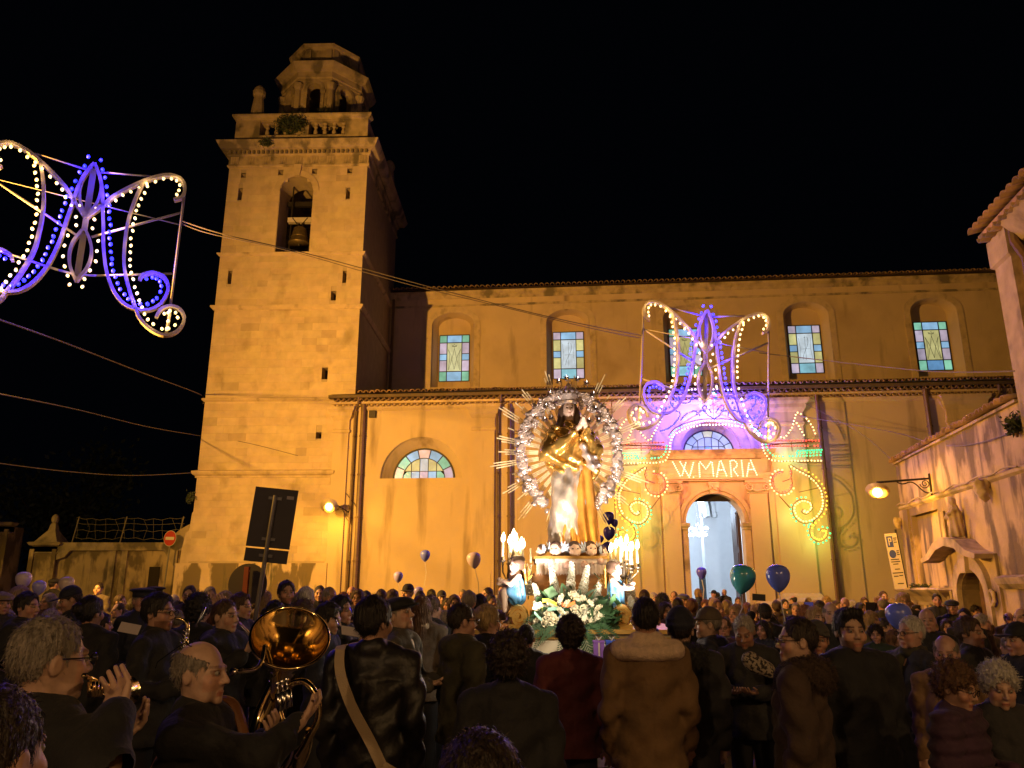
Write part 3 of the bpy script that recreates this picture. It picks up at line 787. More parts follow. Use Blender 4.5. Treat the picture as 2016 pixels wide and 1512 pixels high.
# eight sided lantern
LC = (-2.03, 3.0)
def octp(ap, z, a0=PI/8): 
    rr = ap/math.cos(PI/8)
    return [(LC[0]+rr*math.cos(a0+k*PI/4), LC[1]+rr*math.sin(a0+k*PI/4), z) for k in range(8)]
AP = 1.72
for k in range(8):
    an = -PI/2 + k*PI/4; fw = AP*math.tan(PI/8)
    T_ = Matrix.Translation((LC[0], LC[1], 0)) @ Matrix.Rotation(an + PI/2, 4, 'Z')
    tf = lambda x_, y_, z_: tuple(T_ @ Vector((x_, y_-AP, z_)))
    m = MB(); op = arch_loop(-.30, .30, 20.0, 22.55, 12)
    m.prism([rect(-fw, fw, 19.08, 23.22), op], 0, .35, tf=tf); m.build('lantern_wall', oldstone, tower)
    m = MB()
    vv = []; 
    ring_prism(m, [(.44, 20.0), (.44, 22.4)] + arc(0, 22.55, .44, .44, 12) + [(-.44, 22.4), (-.44, 20.0)], [(.3, 20.0), (.3, 22.4)] + arc(0, 22.55, .3, .3, 12) + [(-.3, 22.4), (-.3, 20.0)], -.06, .02)
    m.box(-.5, -.28, -.10, .02, 22.36, 22.49); m.box(.28, .5, -.10, .02, 22.36, 22.49)
    m.v = [tf(*p_) for p_ in m.v]; m.build('arch_surround', oldstone, tower)
    cr = octp(AP, 0)[k]; q = MB(); q.lathe([(.20, 19.1), (.20, 20.4), (.15, 20.45), (.14, 22.5), (.19, 22.6), (.23, 22.8), (.2, 22.82)], 8, (cr[0], cr[1], 0)); q.build('corner_column', oldstone, tower)
def octband(name, prof, cap=True):
    m = MB(); vv = []; ff = []
    for ap, z_ in prof: vv += octp(ap, z_)
    for i in range(len(prof)-1):
        for q in range(8): ff.append((i*8+q, i*8+(q+1) % 8, i*8+8+(q+1) % 8, i*8+8+q))
    if cap: ff.append(tuple(range((len(prof)-1)*8, len(prof)*8)))
    m.add(vv, ff); return m.build(name, oldstone, tower)
octband('lantern_cornice', [(AP-.1,22.96),(AP+.05,22.98),(AP+.05,23.08),(AP+.10,23.12),(AP+.10,23.38),(AP+.26,23.46),(AP+.34,23.58),(AP+.40,23.72),(AP+.3,23.76)])
octband('attic', [(1.58,23.7),(1.58,23.85),(1.44,23.9),(1.44,24.75),(1.58,24.85),(1.62,24.98),(1.4,25.05)])
for k in range(8):
    an = -PI/2 + k*PI/4; T_ = Matrix.Translation((LC[0], LC[1], 0)) @ Matrix.Rotation(an + PI/2, 4, 'Z')
    for sg in (-1, 1):
        m = MB().box(sg*.46-.12, sg*.46+.12, -1.53, -1.42, 23.9, 24.76); m.v = [tuple(T_ @ Vector(p_)) for p_ in m.v]; m.build('attic_pilaster', oldstone, tower)
# bell in the opening
B0 = tw(-1.95, .55, 0)
bl = thing('church_bell', 'bronze bell hanging in the arched opening of the tower', 'bell', (B0.x, B0.y, 14.95), (0, 0, -TY))
bronze = M('old_bronze', (.20, .15, .08), .45, metal=.7, var=.25, scale=8)
m = MB(); m.lathe([(.42,0),(.41,.04),(.36,.12),(.31,.3),(.27,.52),(.24,.66),(.16,.72),(0,.74)], 24); m.lathe([(.325,.26),(.34,.28),(.325,.3)], 24); m.build('bell_body', bronze, bl, smooth=True)
m = MB(); m.tube([(0,0,.6),(0,0,-.08)], .025, 6); m.ball((0,0,-.02), .07); m.build('clapper', iron, bl)
m = MB(); m.box(-.5,.5,-.1,.1,.92,1.12); m.build('headstock', M('pale_headstock', (.5,.45,.4), .7), bl)
m = MB()
for sg in (-1, 1): m.tube([(sg*.12,0,.7),(sg*.05,0,.95)], .022, 6); m.tube([(sg*.3,-.1,1.1),(sg*.08,-.1,.8)], .02, 6)
m.build('bell_straps', iron, bl)
m = MB(); m.box(-.68,.64,.25,.4,1.8,2.0); m.tube([(-.42,.1,-.5),(-.42,.1,2.6)], .03, 6); m.build('bell_beam', iron, bl)
# tower plants
def bush(name, label, c, r, n, leaf, matl, cat='bush', spread=(1,1,1), ph=0):
    o = thing(name, label, cat, c)
    rs = np.random.RandomState(n+ph); vv, ff = [], []
    tips = []
    for i in range(max(6, n//60)):
        d = rs.normal(size=3); d /= np.linalg.norm(d); d[2] = abs(d[2])*.8+.1
        tips.append(d*r*rs.uniform(.5, 1)*np.array(spread))
    for i in range(n):
        p = tips[rs.randint(len(tips))]*rs.uniform(.35, 1.05) + rs.normal(size=3)*r*.16
        a, b2 = rs.normal(size=3), rs.normal(size=3); a *= leaf/np.linalg.norm(a); b2 -= a*(a@b2)/(a@a); b2 *= leaf*.38/np.linalg.norm(b2)
        k_ = len(vv); vv += [p-a, p+b2, p+a, p-b2]; ff.append((k_, k_+1, k_+2, k_+3))
    tag(link('foliage', mesh('foliage', vv, ff, matl), o), kind='stuff')
    m = MB()
    for t_ in tips: m.tube([(0,0,-.1), tuple(t_*.5+np.array([0,0,.02])), tuple(t_)], [.02, .012, .004], 5)
    m.build('stem', woodm, o)
    return o
bush('tower_bush', 'dark bushy shrub growing out of the tower balustrade', tw(-2.45, -.05, 19.75), .78, 2600, .055, leafdark, spread=(1.15, .55, .9))
bush('cornice_weed', 'small weed hanging from the tower cornice under the balustrade', tw(-3.25, -.5, 18.95), .36, 420, .045, leafdark, 'weed', (1, .4, -1), 3)
bush('lantern_weed', 'thin weeds at the foot of the tower lantern', tw(-1.2, .35, 20.6), .5, 260, .05, leafdark, 'weed', (1.2, .5, .8), 5)
bush('wall_creeper', 'dry weed hanging off the left edge of the tower above its base', tw(-4.95, -.1, 4.95), .38, 240, .05, leafdark, 'weed', (.3, .4, -1.4), 9)

# ------------------------------------------------------------------ right side: garden wall with portal, then a taller house
EX = Vector((-.18, -.984, 0)).normalized(); EY = Vector((-EX.y, EX.x, 0)); GA = Vector((9.03, 18, 0))
GROT = (0, 0, math.atan2(EX.y, EX.x))
def gw(x, y, z): return GA + EX*x + EY*y + Vector((0, 0, z))
gwall = thing('garden_wall', 'stained old plaster wall with tiled coping and a small arched portal', 'wall', GA, GROT)
w = MB(); DR = arch_loop(3.02, 4.28, 0, 1.60, 14, .46)
PAN = rect(.66, 2.34, 1.78, 3.28)
w.prism([rect(0, 6.5, 0, 4.56), DR, PAN], 0, .06, back=False); bridge(w, DR, .06, DR, .5); bridge(w, PAN, .05, PAN, .12)
w.box(.6, 2.4, .115, .2, 1.7, 3.35); w.box(0, .06, .06, .5, 0, 4.56); w.box(.06, 6.5, .45, .5, 2.2, 4.56)
w.build('wall', oldplaster, gwall)
for i in range(32): 
    o = link('coping_tile', tile_up, gwall, (.1+i*.2, -.12-random.random()*.05, 4.57+random.random()*.03), (R(10), 0, (random.random()-.5)*.12))
cp_ = MB(); cp_.box(0, 6.5, -.06, .5, 4.53, 4.575); cp_.build('coping_bed', oldstone, gwall)
m = MB(); moulding(m, 0, 6.5, 0, [(.0, 3.46), (.05, 3.5), (.06, 3.55), (.0, 3.58)], False); m.tube([(i*.3, -.09, 3.58+.03*math.sin(i*1.7)) for i in range(22)], .016, 5); m.build('string_course', oldstone, gwall)
m = MB(); m.box(0, .55, -.05, 0, 0, 3.46); m.box(2.45, 2.75, -.04, 0, 0, 3.2); m.box(4.55, 4.85, -.05, 0, 0, 2.3); m.build('wall_pilaster', oldplaster, gwall)
m = MB(); moulding(m, .2, 2.42, 0, [(.02, 1.38), (.05, 1.45), (.16, 1.56), (.3, 1.66), (.34, 1.70), (.30, 1.74)]); m.build('ledge', oldstone, gwall)
m = MB(); moulding(m, 4.9, 6.5, 0, [(.02, 1.72), (.1, 1.8), (.14, 1.9), (.02, 1.94)], False); m.build('plinth_band', oldstone, gwall)
m = MB(); ring_prism(m, [(4.50, 0)] + arc(3.65, 1.6, .85, .72, 14) + [(2.80, 0)], [(4.29, 0)] + arc(3.65, 1.6, .64, .47, 14) + [(3.01, 0)], -.09, .02)
m.prism([[(3.52, 2.0), (3.78, 2.0), (3.84, 2.42), (3.46, 2.42)]], -.16, .0)
for sg in (-1, 1):
    m.tube([(3.65+sg*(.98+.09*math.cos(q*.5)), -.1, 1.5+.16*math.sin(q*.5)+q*.012) for q in range(14)], .03, 6)
m.build('portal_surround', oldstone, gwall)
m = MB(); hd = [(-.95, 2.22), (-.98, 2.30), (-.7, 2.38), (-.4, 2.58), (0, 2.66), (.4, 2.58), (.7, 2.38), (.98, 2.30), (.95, 2.22), (.62, 2.28), (.32, 2.44), (0, 2.50), (-.32, 2.44), (-.62, 2.28)]
m.prism([[(3.4+a*1.45, b_) for a, b_ in hd]], -.34, .0); m.build('pediment', oldstone, gwall)
for k_, (a, b_) in enumerate(((3.03, 3.64), (3.66, 4.27))):
    m = MB(); m.prism([[(a, .02), (b_, .02), (b_, 1.98 if k_ == 0 else 1.66), (a, 1.66 if k_ == 0 else 1.98)]], .30, .36)
    for z0 in (.2, .85, 1.4): m.box(a+.1, b_-.1, .28, .30, z0, z0+.45)
    m.build('door_leaf', woodm, gwall)
m = MB(); m.box(3.0, 4.3, .42, .5, 0, 2.2); m.build('door_back', dark, gwall)
# carved stone saint on the pediment
def fig(P):
    d = s_cap(P, (0,0,.04), (0,0,.4), .13, .10); d = su(d, s_cap(P, (0,0,.4), (0,0,.54), .12, .07), .05)
    d = su(d, s_ell(P, (0,-.01,.66), (.055,.06,.075)), .03); d = su(d, s_cap(P, (-.1,0,.5), (-.12,-.1,.36), .04), .03); d = su(d, s_cap(P, (.1,0,.5), (.07,-.13,.42), .04), .03)
    X, Y, Z = P; return d + .012*np.sin(np.arctan2(Y, X)*7 + Z*5)
st_ = tag(link('stone_statue', sdf_mesh('stone_statue', fig, (-.22,.22,-.22,.22,-.02,.78), .02, oldstone), None, gw(3.62, -.14, 2.66), (GROT[0], 0, GROT[2]), .98), 'small worn stone figure standing above the pediment of the side portal', 'statue')
l2 = tag(link('carved_bracket', sdf_mesh('carved_bracket', lambda P: su(s_ell(P, (0,.03,.30), (.13,.11,.14)), s_cap(P, (0,.02,.2), (0,-.01,.05), .09, .05), .04) + .03*wob(P, 26, .7) + .012*wob(P, 60, 1.9), (-.2,.2,-.17,.2,-.05,.5), .018, oldstone), None, gw(5.0, -.12, 3.1)), 'dark carved stone knob under the cable line of the stained wall', 'stone carving')
l3 = tag(link('carved_bracket', l2.data, None, gw(.12, -.14, 3.0), scale=.7), 'smaller carved stone knob at the far corner of the stained wall', 'stone carving')
bush('wall_weed', 'tufts of weeds growing on the ledge of the stained wall', gw(1.3, -.2, 1.74), .16, 260, .035, leafdark, 'weed', (.6, 3.6, .5), 11)
bush('ivy_clump', 'dark ivy clump where the stained wall meets the tall house', gw(6.4, -.06, 4.1), .26, 420, .045, leafdark, 'ivy', (.7, .8, 1.0), 12)
house = thing('corner_house', 'tall stone house with tiled eave at the right edge beyond the stained wall', 'house', gw(6.55, 0, 0), GROT)
m = MB(); m.box(0, 6.5, .12, 6, 0, 7.2); m.build('wall', oldplaster, house)
m = MB(); m.box(-.02, .55, -.02, .5, 0, 6.9); moulding(m, -.02, .55, -.02, [(.0, 6.72), (.05, 6.76), (.05, 7.2)]); m.build('corner_pilaster', oldstone, house)
for k_, (q0, q1) in enumerate(((1.1, .6), (2.6, .7))): pass
m = MB(); moulding(m, .7, 6.5, .12, [(.02, 6.9), (.1, 7.0), (.2, 7.1), (.3, 7.2)], False); m.build('cornice', oldstone, house)
m = MB(); m.tube([(.66, .02, 7.2), (.66, .02, 6.9), (.75, .05, 6.7), (.85, .05, 6.55), (.85, .05, .2)], .07, 8); m.build('drain_pipe', pipebrown, house)
m = MB(); m.box(-.10, 6.5, -.16, 6, 7.28, 7.36); rf = m.build('roof', tilemat, house)
for i in range(20): link('roof_tile', tile_up, rf, (-.02+i*.21, -.30, 7.40), (R(12), 0, 0), (1.05, 1.0, .9)); link('eave_tile', tile_dn, rf, (.08+i*.21, -.22, 7.28), (0, 0, 0), 1.1)
# street lamps
glow = bulb('sodium_bulb', (1, .62, .12), 14)
shade_in = M('enamel_shade', (.8, .6, .25), .4, emit=(1, .5, .06), es=1.6, var=0)
def street_lamp(label, base, head, power, tilt, scroll, hs=1.0):
    o = thing('wall_lamp', label, 'street lamp', base)
    b0 = Vector((0,0,0)); h0 = Vector(head)-Vector(base); top = h0+Vector((0,0,.16))
    m = MB(); m.tube([b0+Vector((0,0,.0)), top], .022, 6); 
    d = (top-b0); L_ = d.length; d.normalize(); dn_ = Vector((0,0,-1)) if not scroll else Vector((0,0,-1))
    pts = []
    for i in range(20):
        q = i/19; pts.append(b0 + d*(L_*.62*q) + dn_*(.30*(1-q)**1.4 + .05*math.sin(q*9)))
    m.tube(pts, .014, 5); m.tube([b0+Vector((0,0,.1)), b0+Vector((0,0,-.36))], .022, 6); m.tube([b0+d*.1+dn_*.1+d*.1*math.cos(i*.6)*(1-i/22)+dn_*.1*math.sin(i*.6)*(1-i/22) for i in range(20)], .01, 5)
    m.tube([top, h0+Vector((0,0,.05))], .02, 6); m.build('bracket', iron, o)
    hd = link('lamp_head', None, o, h0, tilt, hs)
    m = MB(); m.lathe([(.03,.09),(.06,.08),(.12,.05),(.23,0.0),(.235,-.012)], 20); m.build('lamp_shade', M('lamp_enamel', (.5, .4, .25), .4), hd, smooth=True)
    m = MB(); m.lathe([(.0,.045),(.1,.035),(.225,-.008)], 20); m.build('reflector', shade_in, hd, smooth=True)
    MB().ball((0,0,-.06), .10, 14, 8, (1,1,.95)).build('bulb', glow, hd, smooth=True)
    lamp('lamp_light', 'POINT', Vector(head)+Vector((0,0,-.22)), power, (1, .46, .045), .08)
    return o
P = at(648, 995, 26.5)
street_lamp('lit sodium lamp on a curly iron bracket beside the drain pipe near the tower', cw(-5.75, -.1, 4.30), P, 115, (R(-52), R(-8), 0), True, 1.25)
street_lamp('lit sodium lamp hanging from an iron bracket on the stained wall', gw(2.2, -.02, 3.92), gw(2.2, -1.05, 3.70), 160, (R(-28), R(24), 0), True)
# parking board
pb = thing('parking_sign', 'narrow white board with a blue P on a post at the stained wall', 'sign', (8.66, 17.45, 0), (0, R(-4), R(-14)), None, (.78, 1, 1))
white_s = M('sign_white', (.62, .56, .50), .5, var=.04); blue_s = M('sign_blue', (.05, .08, .35), .4, var=0); blk_s = M('sign_print', (.05, .05, .05), .5, var=0)
m = MB(); m.box(-.16, .16, -.012, .012, 1.72, 2.92); m.build('board', white_s, pb)
m = MB(); m.box(-.13, .03, -.016, -.0125, 2.62, 2.86); m.lathe([(.0, 0), (.09, 0), (.09, .004), (0, .004)], 16, tf=Matrix.Translation((-.04, -.0125, 2.47)) @ Matrix.Rotation(PI/2, 4, 'X')); m.build('blue_panel', blue_s, pb)
m = MB(); m.box(-.09, -.065, -.02, -.0165, 2.66, 2.83); m.box(-.0645, -.03, -.02, -.0165, 2.805, 2.83); m.box(-.0645, -.03, -.02, -.0165, 2.735, 2.755); m.box(-.0295, -.005, -.02, -.0165, 2.74, 2.825); m.build('letter_p', white_s, pb)
m = MB()
for z, a, b_ in ((2.8,.05,.14),(2.76,.05,.12),(2.71,.05,.13),(2.52,.07,.14),(2.48,.07,.13),(2.44,.07,.14),(2.34,-.12,.1),(2.29,-.12,.12),(2.24,-.08,.06),(2.13,-.06,.07),(2.05,-.14,.14),(1.99,.02,.12),(1.98,-.12,.0),(1.82,-.06,.1)): m.box(a, b_, -.015, -.0125, z, z+.022)
m.build('small_print', blk_s, pb)
m = MB(); m.tube([(.17, .03, 0), (.17, .03, 3.0)], .028, 8); m.build('post', iron, pb)

# ------------------------------------------------------------------ left side: boundary wall, gate pillars, fence, signs
bw = thing('boundary_wall', 'low mossy stone wall between the gate pillar and the tower', 'wall', (-17.3, 30, 0))
m = MB(); m.box(0, 4.9, 0, .5, 0, 3.1); m.build('wall', peeling if False else oldplaster, bw)
m = MB(); m.box(-.02, 4.9, -.1, .6, 3.1, 3.4); m.build('coping', oldstone, bw)
for x in (2.0, 2.45): m = MB(); m.box(x, x+.22, -.06, 0, 0, 3.1); m.build('wall_pilaster', oldstone, bw)
m = MB(); m.prism([[(0, 3.1), (.5, 3.1), (.3, 2.85), (0, 2.75)]], -.12, .0); m.prism([[(4.05, 3.1), (4.6, 3.1), (4.6, 2.4), (4.3, 2.75)]], -.12, 0); m.prism([[(4.0, 3.4), (4.9, 3.4), (4.9, 4.1), (4.55, 3.9)]], .0, .5); m.build('corbel', oldstone, bw)
m = MB(); m.box(3.55, 3.95, -.03, .03, 0, 2.5); m.build('doorway', dark, bw)
def pillar(label, x, w_, h_, top):
    o = thing('gate_pillar', label, 'gate pillar', (x, 30, 0))
    m = MB(); m.box(-w_/2, w_/2, -.1, .8, 0, h_); m.box(-w_/2-.06, -w_/2+.1, -.16, -.1, 0, h_-.1); m.box(w_/2-.16, w_/2+.0, -.16, -.1, 0, h_-.1); m.build('shaft', oldplaster, o)
    m = MB(); moulding(m, -w_/2, w_/2, -.1, [(.0, h_-.3), (.06, h_-.25), (.0, h_-.2), (.0, h_), (.1, h_+.05), (.16, h_+.14), (.1, h_+.17)]); m.build('cap', oldstone, o)
    if top:
        m = MB(); m.lathe([(.62, h_+.17), (.50, h_+.3), (.2, h_+.62), (.14, h_+.85), (.10, h_+.9)], 4, (0, .3, 0), a0=PI/4); m.ball((0, .3, h_+1.06), .15, 10, 8, (.9, .9, 1.3)); m.build('finial', oldstone, o)
pillar('stone gate pillar with pyramid cap and ball finial left of the tower', -17.78, .95, 3.25, True)
pillar('stone gate pillar cut off by the left edge of the view', -19.75, 1.0, 4.0, False)
fn = thing('wire_fence', 'sagging wire fence on thin posts above the low mossy wall', 'fence', (-17.3, 30.2, 3.4))
for x in (.35, 2.2, 4.4): m = MB(); m.tube([(x, 0, 0), (x+.15, 0, 1.0)], .025, 6); m.build('post', M('fence_post', (.3, .25, .17), .7), fn)
m = MB()
for z in (.2, .5, .75, .95):
    m.tube([(.4+i*.3, .02*math.sin(i*2.3), z-.06*math.sin(PI*((i*.3) % 2.0)/2.0)+.03*math.sin(i*3.1+z*9)) for i in range(15)], .008, 4)
for i in range(12): m.tube([(.5+i*.37, 0, .15), (.5+i*.37+.1*math.sin(i*2), 0, .55), (.5+i*.37-.08, 0, .9)], .006, 4)
m.build('wire', M('fence_wire', (.2, .16, .1), .6), fn)
ne = thing('no_entry_sign', 'round red no entry sign with white bar in front of the low wall', 'sign', at(330, 1060, 29.2)*1 - Vector((0,0,at(330,1060,29.2).z)), (0, R(2), R(-20)))
zz = at(328, 1060, 29.2).z
RX = lambda z, y: Matrix.Translation((0, y, z)) @ Matrix.Rotation(PI/2, 4, 'X')
m = MB(); m.lathe([(0, 0), (.29, 0), (.29, .015), (0, .015)], 28, tf=RX(zz, 0)); m.build('rim', white_s, ne)
m = MB(); m.lathe([(0, 0), (.272, 0), (.272, .004), (0, .004)], 28, tf=RX(zz, -.0155)); m.build('disc', M('sign_red', (.55, .03, .015), .45, var=.05), ne)
m = MB(); m.box(-.2, .2, -.026, -.0205, zz-.055, zz+.055); m.build('bar', M('sign_bar', (.75, .7, .6), .5, var=0), ne)
m = MB(); m.tube([(0, .03, 0), (0, .03, zz+.1)], .03, 8); m.build('post', M('grey_post', (.25, .23, .2), .5), ne)
signback = M('sign_back', (.055, .045, .05), .6, var=.15, scale=2); postm = M('galvanised_post', (.16, .15, .16), .45, metal=.5)
def frame_from(p0, p1):  # rotation taking z to p1-p0 with x roughly right
    z = (Vector(p1)-Vector(p0)).normalized(); x = Vector((1, .12, 0)); x = (x - z*x.dot(z)).normalized(); y = z.cross(x)
    return Matrix((x, y, z)).transposed().to_euler()
p0, p1 = at(508, 1200, 10.7), at(545, 975, 10.7)
lean = (p1-p0)/(p1.z-p0.z); base = p0 - lean*p0.z
rs = thing('road_sign', 'back of a large rectangular road sign with a smaller plate on a leaning pole', 'sign', base, frame_from(base, p1))
zt = (at(541, 962, 10.7)-base).length; zm = (at(530, 1080, 10.7)-base).length; zb = (at(527, 1108, 10.7)-base).length
m = MB(); m.box(-.29, .29, -.05, -.035, zm+.008, zt); m.build('panel', signback, rs)
m = MB(); m.box(-.285, .285, -.05, -.035, zb, zm-.012); m.build('lower_plate', signback, rs)
m = MB(); m.box(.15, .245, -.056, -.0505, zt-.135, zt-.09); m.build('sticker', M('pale_sticker', (.35, .3, .33), .5), rs)
m = MB(); m.tube([(0, -.09, 0), (0, -.09, zt-.1)], .03, 10)
for z in (zt-.14, zm+.12, zm-.1): m.box(-.09, .09, -.085, -.05, z-.02, z+.02)
m.build('pole', postm, rs)
P = at(486, 1150, 11.8)
rd = thing('round_sign', 'dark round sign back with rusty red post behind the leaning pole', 'sign', (P.x, P.y, 0), (0, 0, R(-6)))
m = MB(); m.lathe([(0, 0), (.30, 0), (.30, .012), (0, .012)], 36, tf=RX(P.z, .03)); m.build('disc', signback, rd)
m = MB(); m.box(-.035, .035, -.06, -.005, .0, P.z+.25); m.build('post', M('rusty_post', (.28, .06, .03), .7, var=.2), rd)
# dark trees behind the gate
def tree(label, c, h_, r, n, seed):
    o = thing('leafy_tree', label, 'tree', c); rs2 = np.random.RandomState(seed)
    m = MB(); m.tube([(0,0,0),(.1,0,h_*.3),(-.05,.1,h_*.55)], [.22,.17,.1], 7)
    ctr = []
    for i in range(9):
        e = (rs2.uniform(-r, r)*.7, rs2.uniform(-r, r)*.7, h_*rs2.uniform(.5, .95)); ctr.append(e); m.tube([(0,.05,h_*.4), (e[0]*.5, e[1]*.5, (h_*.45+e[2])/2), e], [.09,.05,.02], 5)
    m.build('trunk', woodm, o)
    vv, ff = [], []
    for i in range(n):
        e = np.array(ctr[rs2.randint(9)]); p = e + rs2.normal(size=3)*r*.28
        a, b2 = rs2.normal(size=3), rs2.normal(size=3); a *= .16/np.linalg.norm(a); b2 -= a*(a@b2)/(a@a); b2 *= .08/np.linalg.norm(b2)
        k_ = len(vv); vv += [p-a, p+b2, p+a, p-b2]; ff.append((k_, k_+1, k_+2, k_+3))
    tag(link('crown', mesh('crown', vv, ff, leafdark), o), kind='stuff')
tree('dark leafy tree behind the gap between the two gate pillars', (-21.0, 36, 0), 7.5, 2.4, 3200, 4)
tree('shadowed tree low beside the gate pillar with the ball finial', (-19.2, 34, 0), 3.6, 1.3, 1800, 5)

# ------------------------------------------------------------------ house fronts and lamps added unseen behind the viewer, for fill and reflections
os_ = thing('unseen_house_front', 'unseen pale house fronts added behind the viewer for fill and reflections', 'house', (0, -9.5, 0))
w = MB(); ops = [arch_loop(-17+i*3.4, -15.8+i*3.4, .0, 2.2, 8) for i in range(11)] + [rect(-17+i*3.4, -15.8+i*3.4, 4.4, 6.4) for i in range(11)]
w.prism([rect(-20, 21, 0, 9)] + ops, 0, -.25); w.build('wall', M('pale_plaster', (.62, .54, .44), .9), os_)
w = MB(); w.box(-20, 21, -.9, -.7, 0, 9); w.build('dark_rooms', dark, os_)
w = MB(); w.box(-20, 21, -.25, .5, 9, 9.25); w.build('eave', tilemat, os_)
for lx, ly, lz in (STREET, (6.5, -6.5, 6.5)):
    o = thing('wall_lamp', 'unseen lamp on a long arm, added behind the viewer, %s one' % ('first' if lx < 0 else 'second'), 'street lamp', (lx, -9.5, lz+.5))
    m = MB(); m.tube([(0,0,0),(0,ly+9.5,-.1),(0,ly+9.5,-.25)], .03, 6); m.build('bracket', iron, o); m = MB(); m.lathe([(.05,-.2),(.22,-.32),(.2,-.33)], 14, (0, ly+9.5, 0)); m.build('lamp_shade', iron, o)

# ------------------------------------------------------------------ festival lights
BM = {k: MB().ball((0,0,0), r_, 8, 6).me('bulb', m_, True) for k, m_, r_ in (('w', b_warm, .027), ('b', b_blue, .031))}
def spline(pts, n=8, closed=False):
    P = [np.array(p, float) for p in pts]; out = []
    for i in range(len(P)-1):
        p0, p1, p2, p3 = P[max(i-1, 0)], P[i], P[i+1], P[min(i+2, len(P)-1)]
        for k in range(n):
            t = k/n; out.append(.5*((2*p1)+(p2-p0)*t+(2*p0-5*p1+4*p2-p3)*t*t+(3*p1-p0-3*p2+p3)*t**3))
    out.append(P[-1]); return out
def along(pts, step, off=0.0, start=.5):
    "points at equal steps along a polyline, offset to its left side"
    P = [np.array(p, float) for p in pts]; out = []; acc = start*step
    for a, b_ in zip(P[:-1], P[1:]):
        L_ = np.linalg.norm(b_-a)
        if L_ < 1e-9: continue
        t = (b_-a)/L_
        while acc <= L_: q = a+t*acc; out.append((q[0]-t[1]*off, q[1]+t[0]*off)); acc += step
        acc -= L_
    return out
CA = spline([(1.40,.78),(1.52,.86),(1.56,1.01),(1.52,1.18),(1.38,1.27),(1.17,1.24),(.91,1.09),(.63,.86),(.39,.62),(.22,.38),(.0,.10)], 5)
CB = spline([(.0,1.20),(.10,1.0),(.19,.7),(.23,.4),(.29,0),(.33,-.34),(.38,-.6),(.44,-.84),(.51,-1.03),(.62,-1.24),(.77,-1.41),(.95,-1.49),(1.17,-1.49),(1.35,-1.38),(1.45,-1.19),(1.48,-.98),(1.39,-.81),(1.21,-.75),(1.04,-.82),(.99,-.92)], 5)
CC = spline([(.84,1.02),(.77,.76),(.72,.51),(.68,.2),(.67,-.1),(.68,-.39),(.70,-.62),(.75,-.85),(.83,-1.09),(.9,-1.28),(.99,-1.48),(1.07,-1.65),(1.25,-1.82),(1.46,-1.91),(1.63,-1.88),(1.76,-1.75),(1.81,-1.54),(1.71,-1.38),(1.55,-1.35),(1.41,-1.43),(1.34,-1.6)], 5)
def lath(mb, pts, t, d, sg=1):
    "a flat lath bent along a curve in the x-z plane, t thick and d deep"
    P = [np.array((sg*p[0], p[1]), float) for p in pts]; vv = []; N = len(P)
    for i, p in enumerate(P):
        a, b_ = P[max(0, i-1)], P[min(N-1, i+1)]; q = (b_-a)/(np.linalg.norm(b_-a)+1e-9); n_ = np.array((-q[1], q[0]))*t/2
        for s_, y in ((-1, -d/2), (1, -d/2), (1, d/2), (-1, d/2)): vv.append((p[0]+n_[0]*s_, y, p[1]+n_[1]*s_))
    ff = [(4*i+k, 4*i+(k+1) % 4, 4*i+4+(k+1) % 4, 4*i+4+k) for i in range(N-1) for k in range(4)] + [(0, 1, 2, 3), (4*N-1, 4*N-2, 4*N-3, 4*N-4)]
    return mb.add(vv, ff)
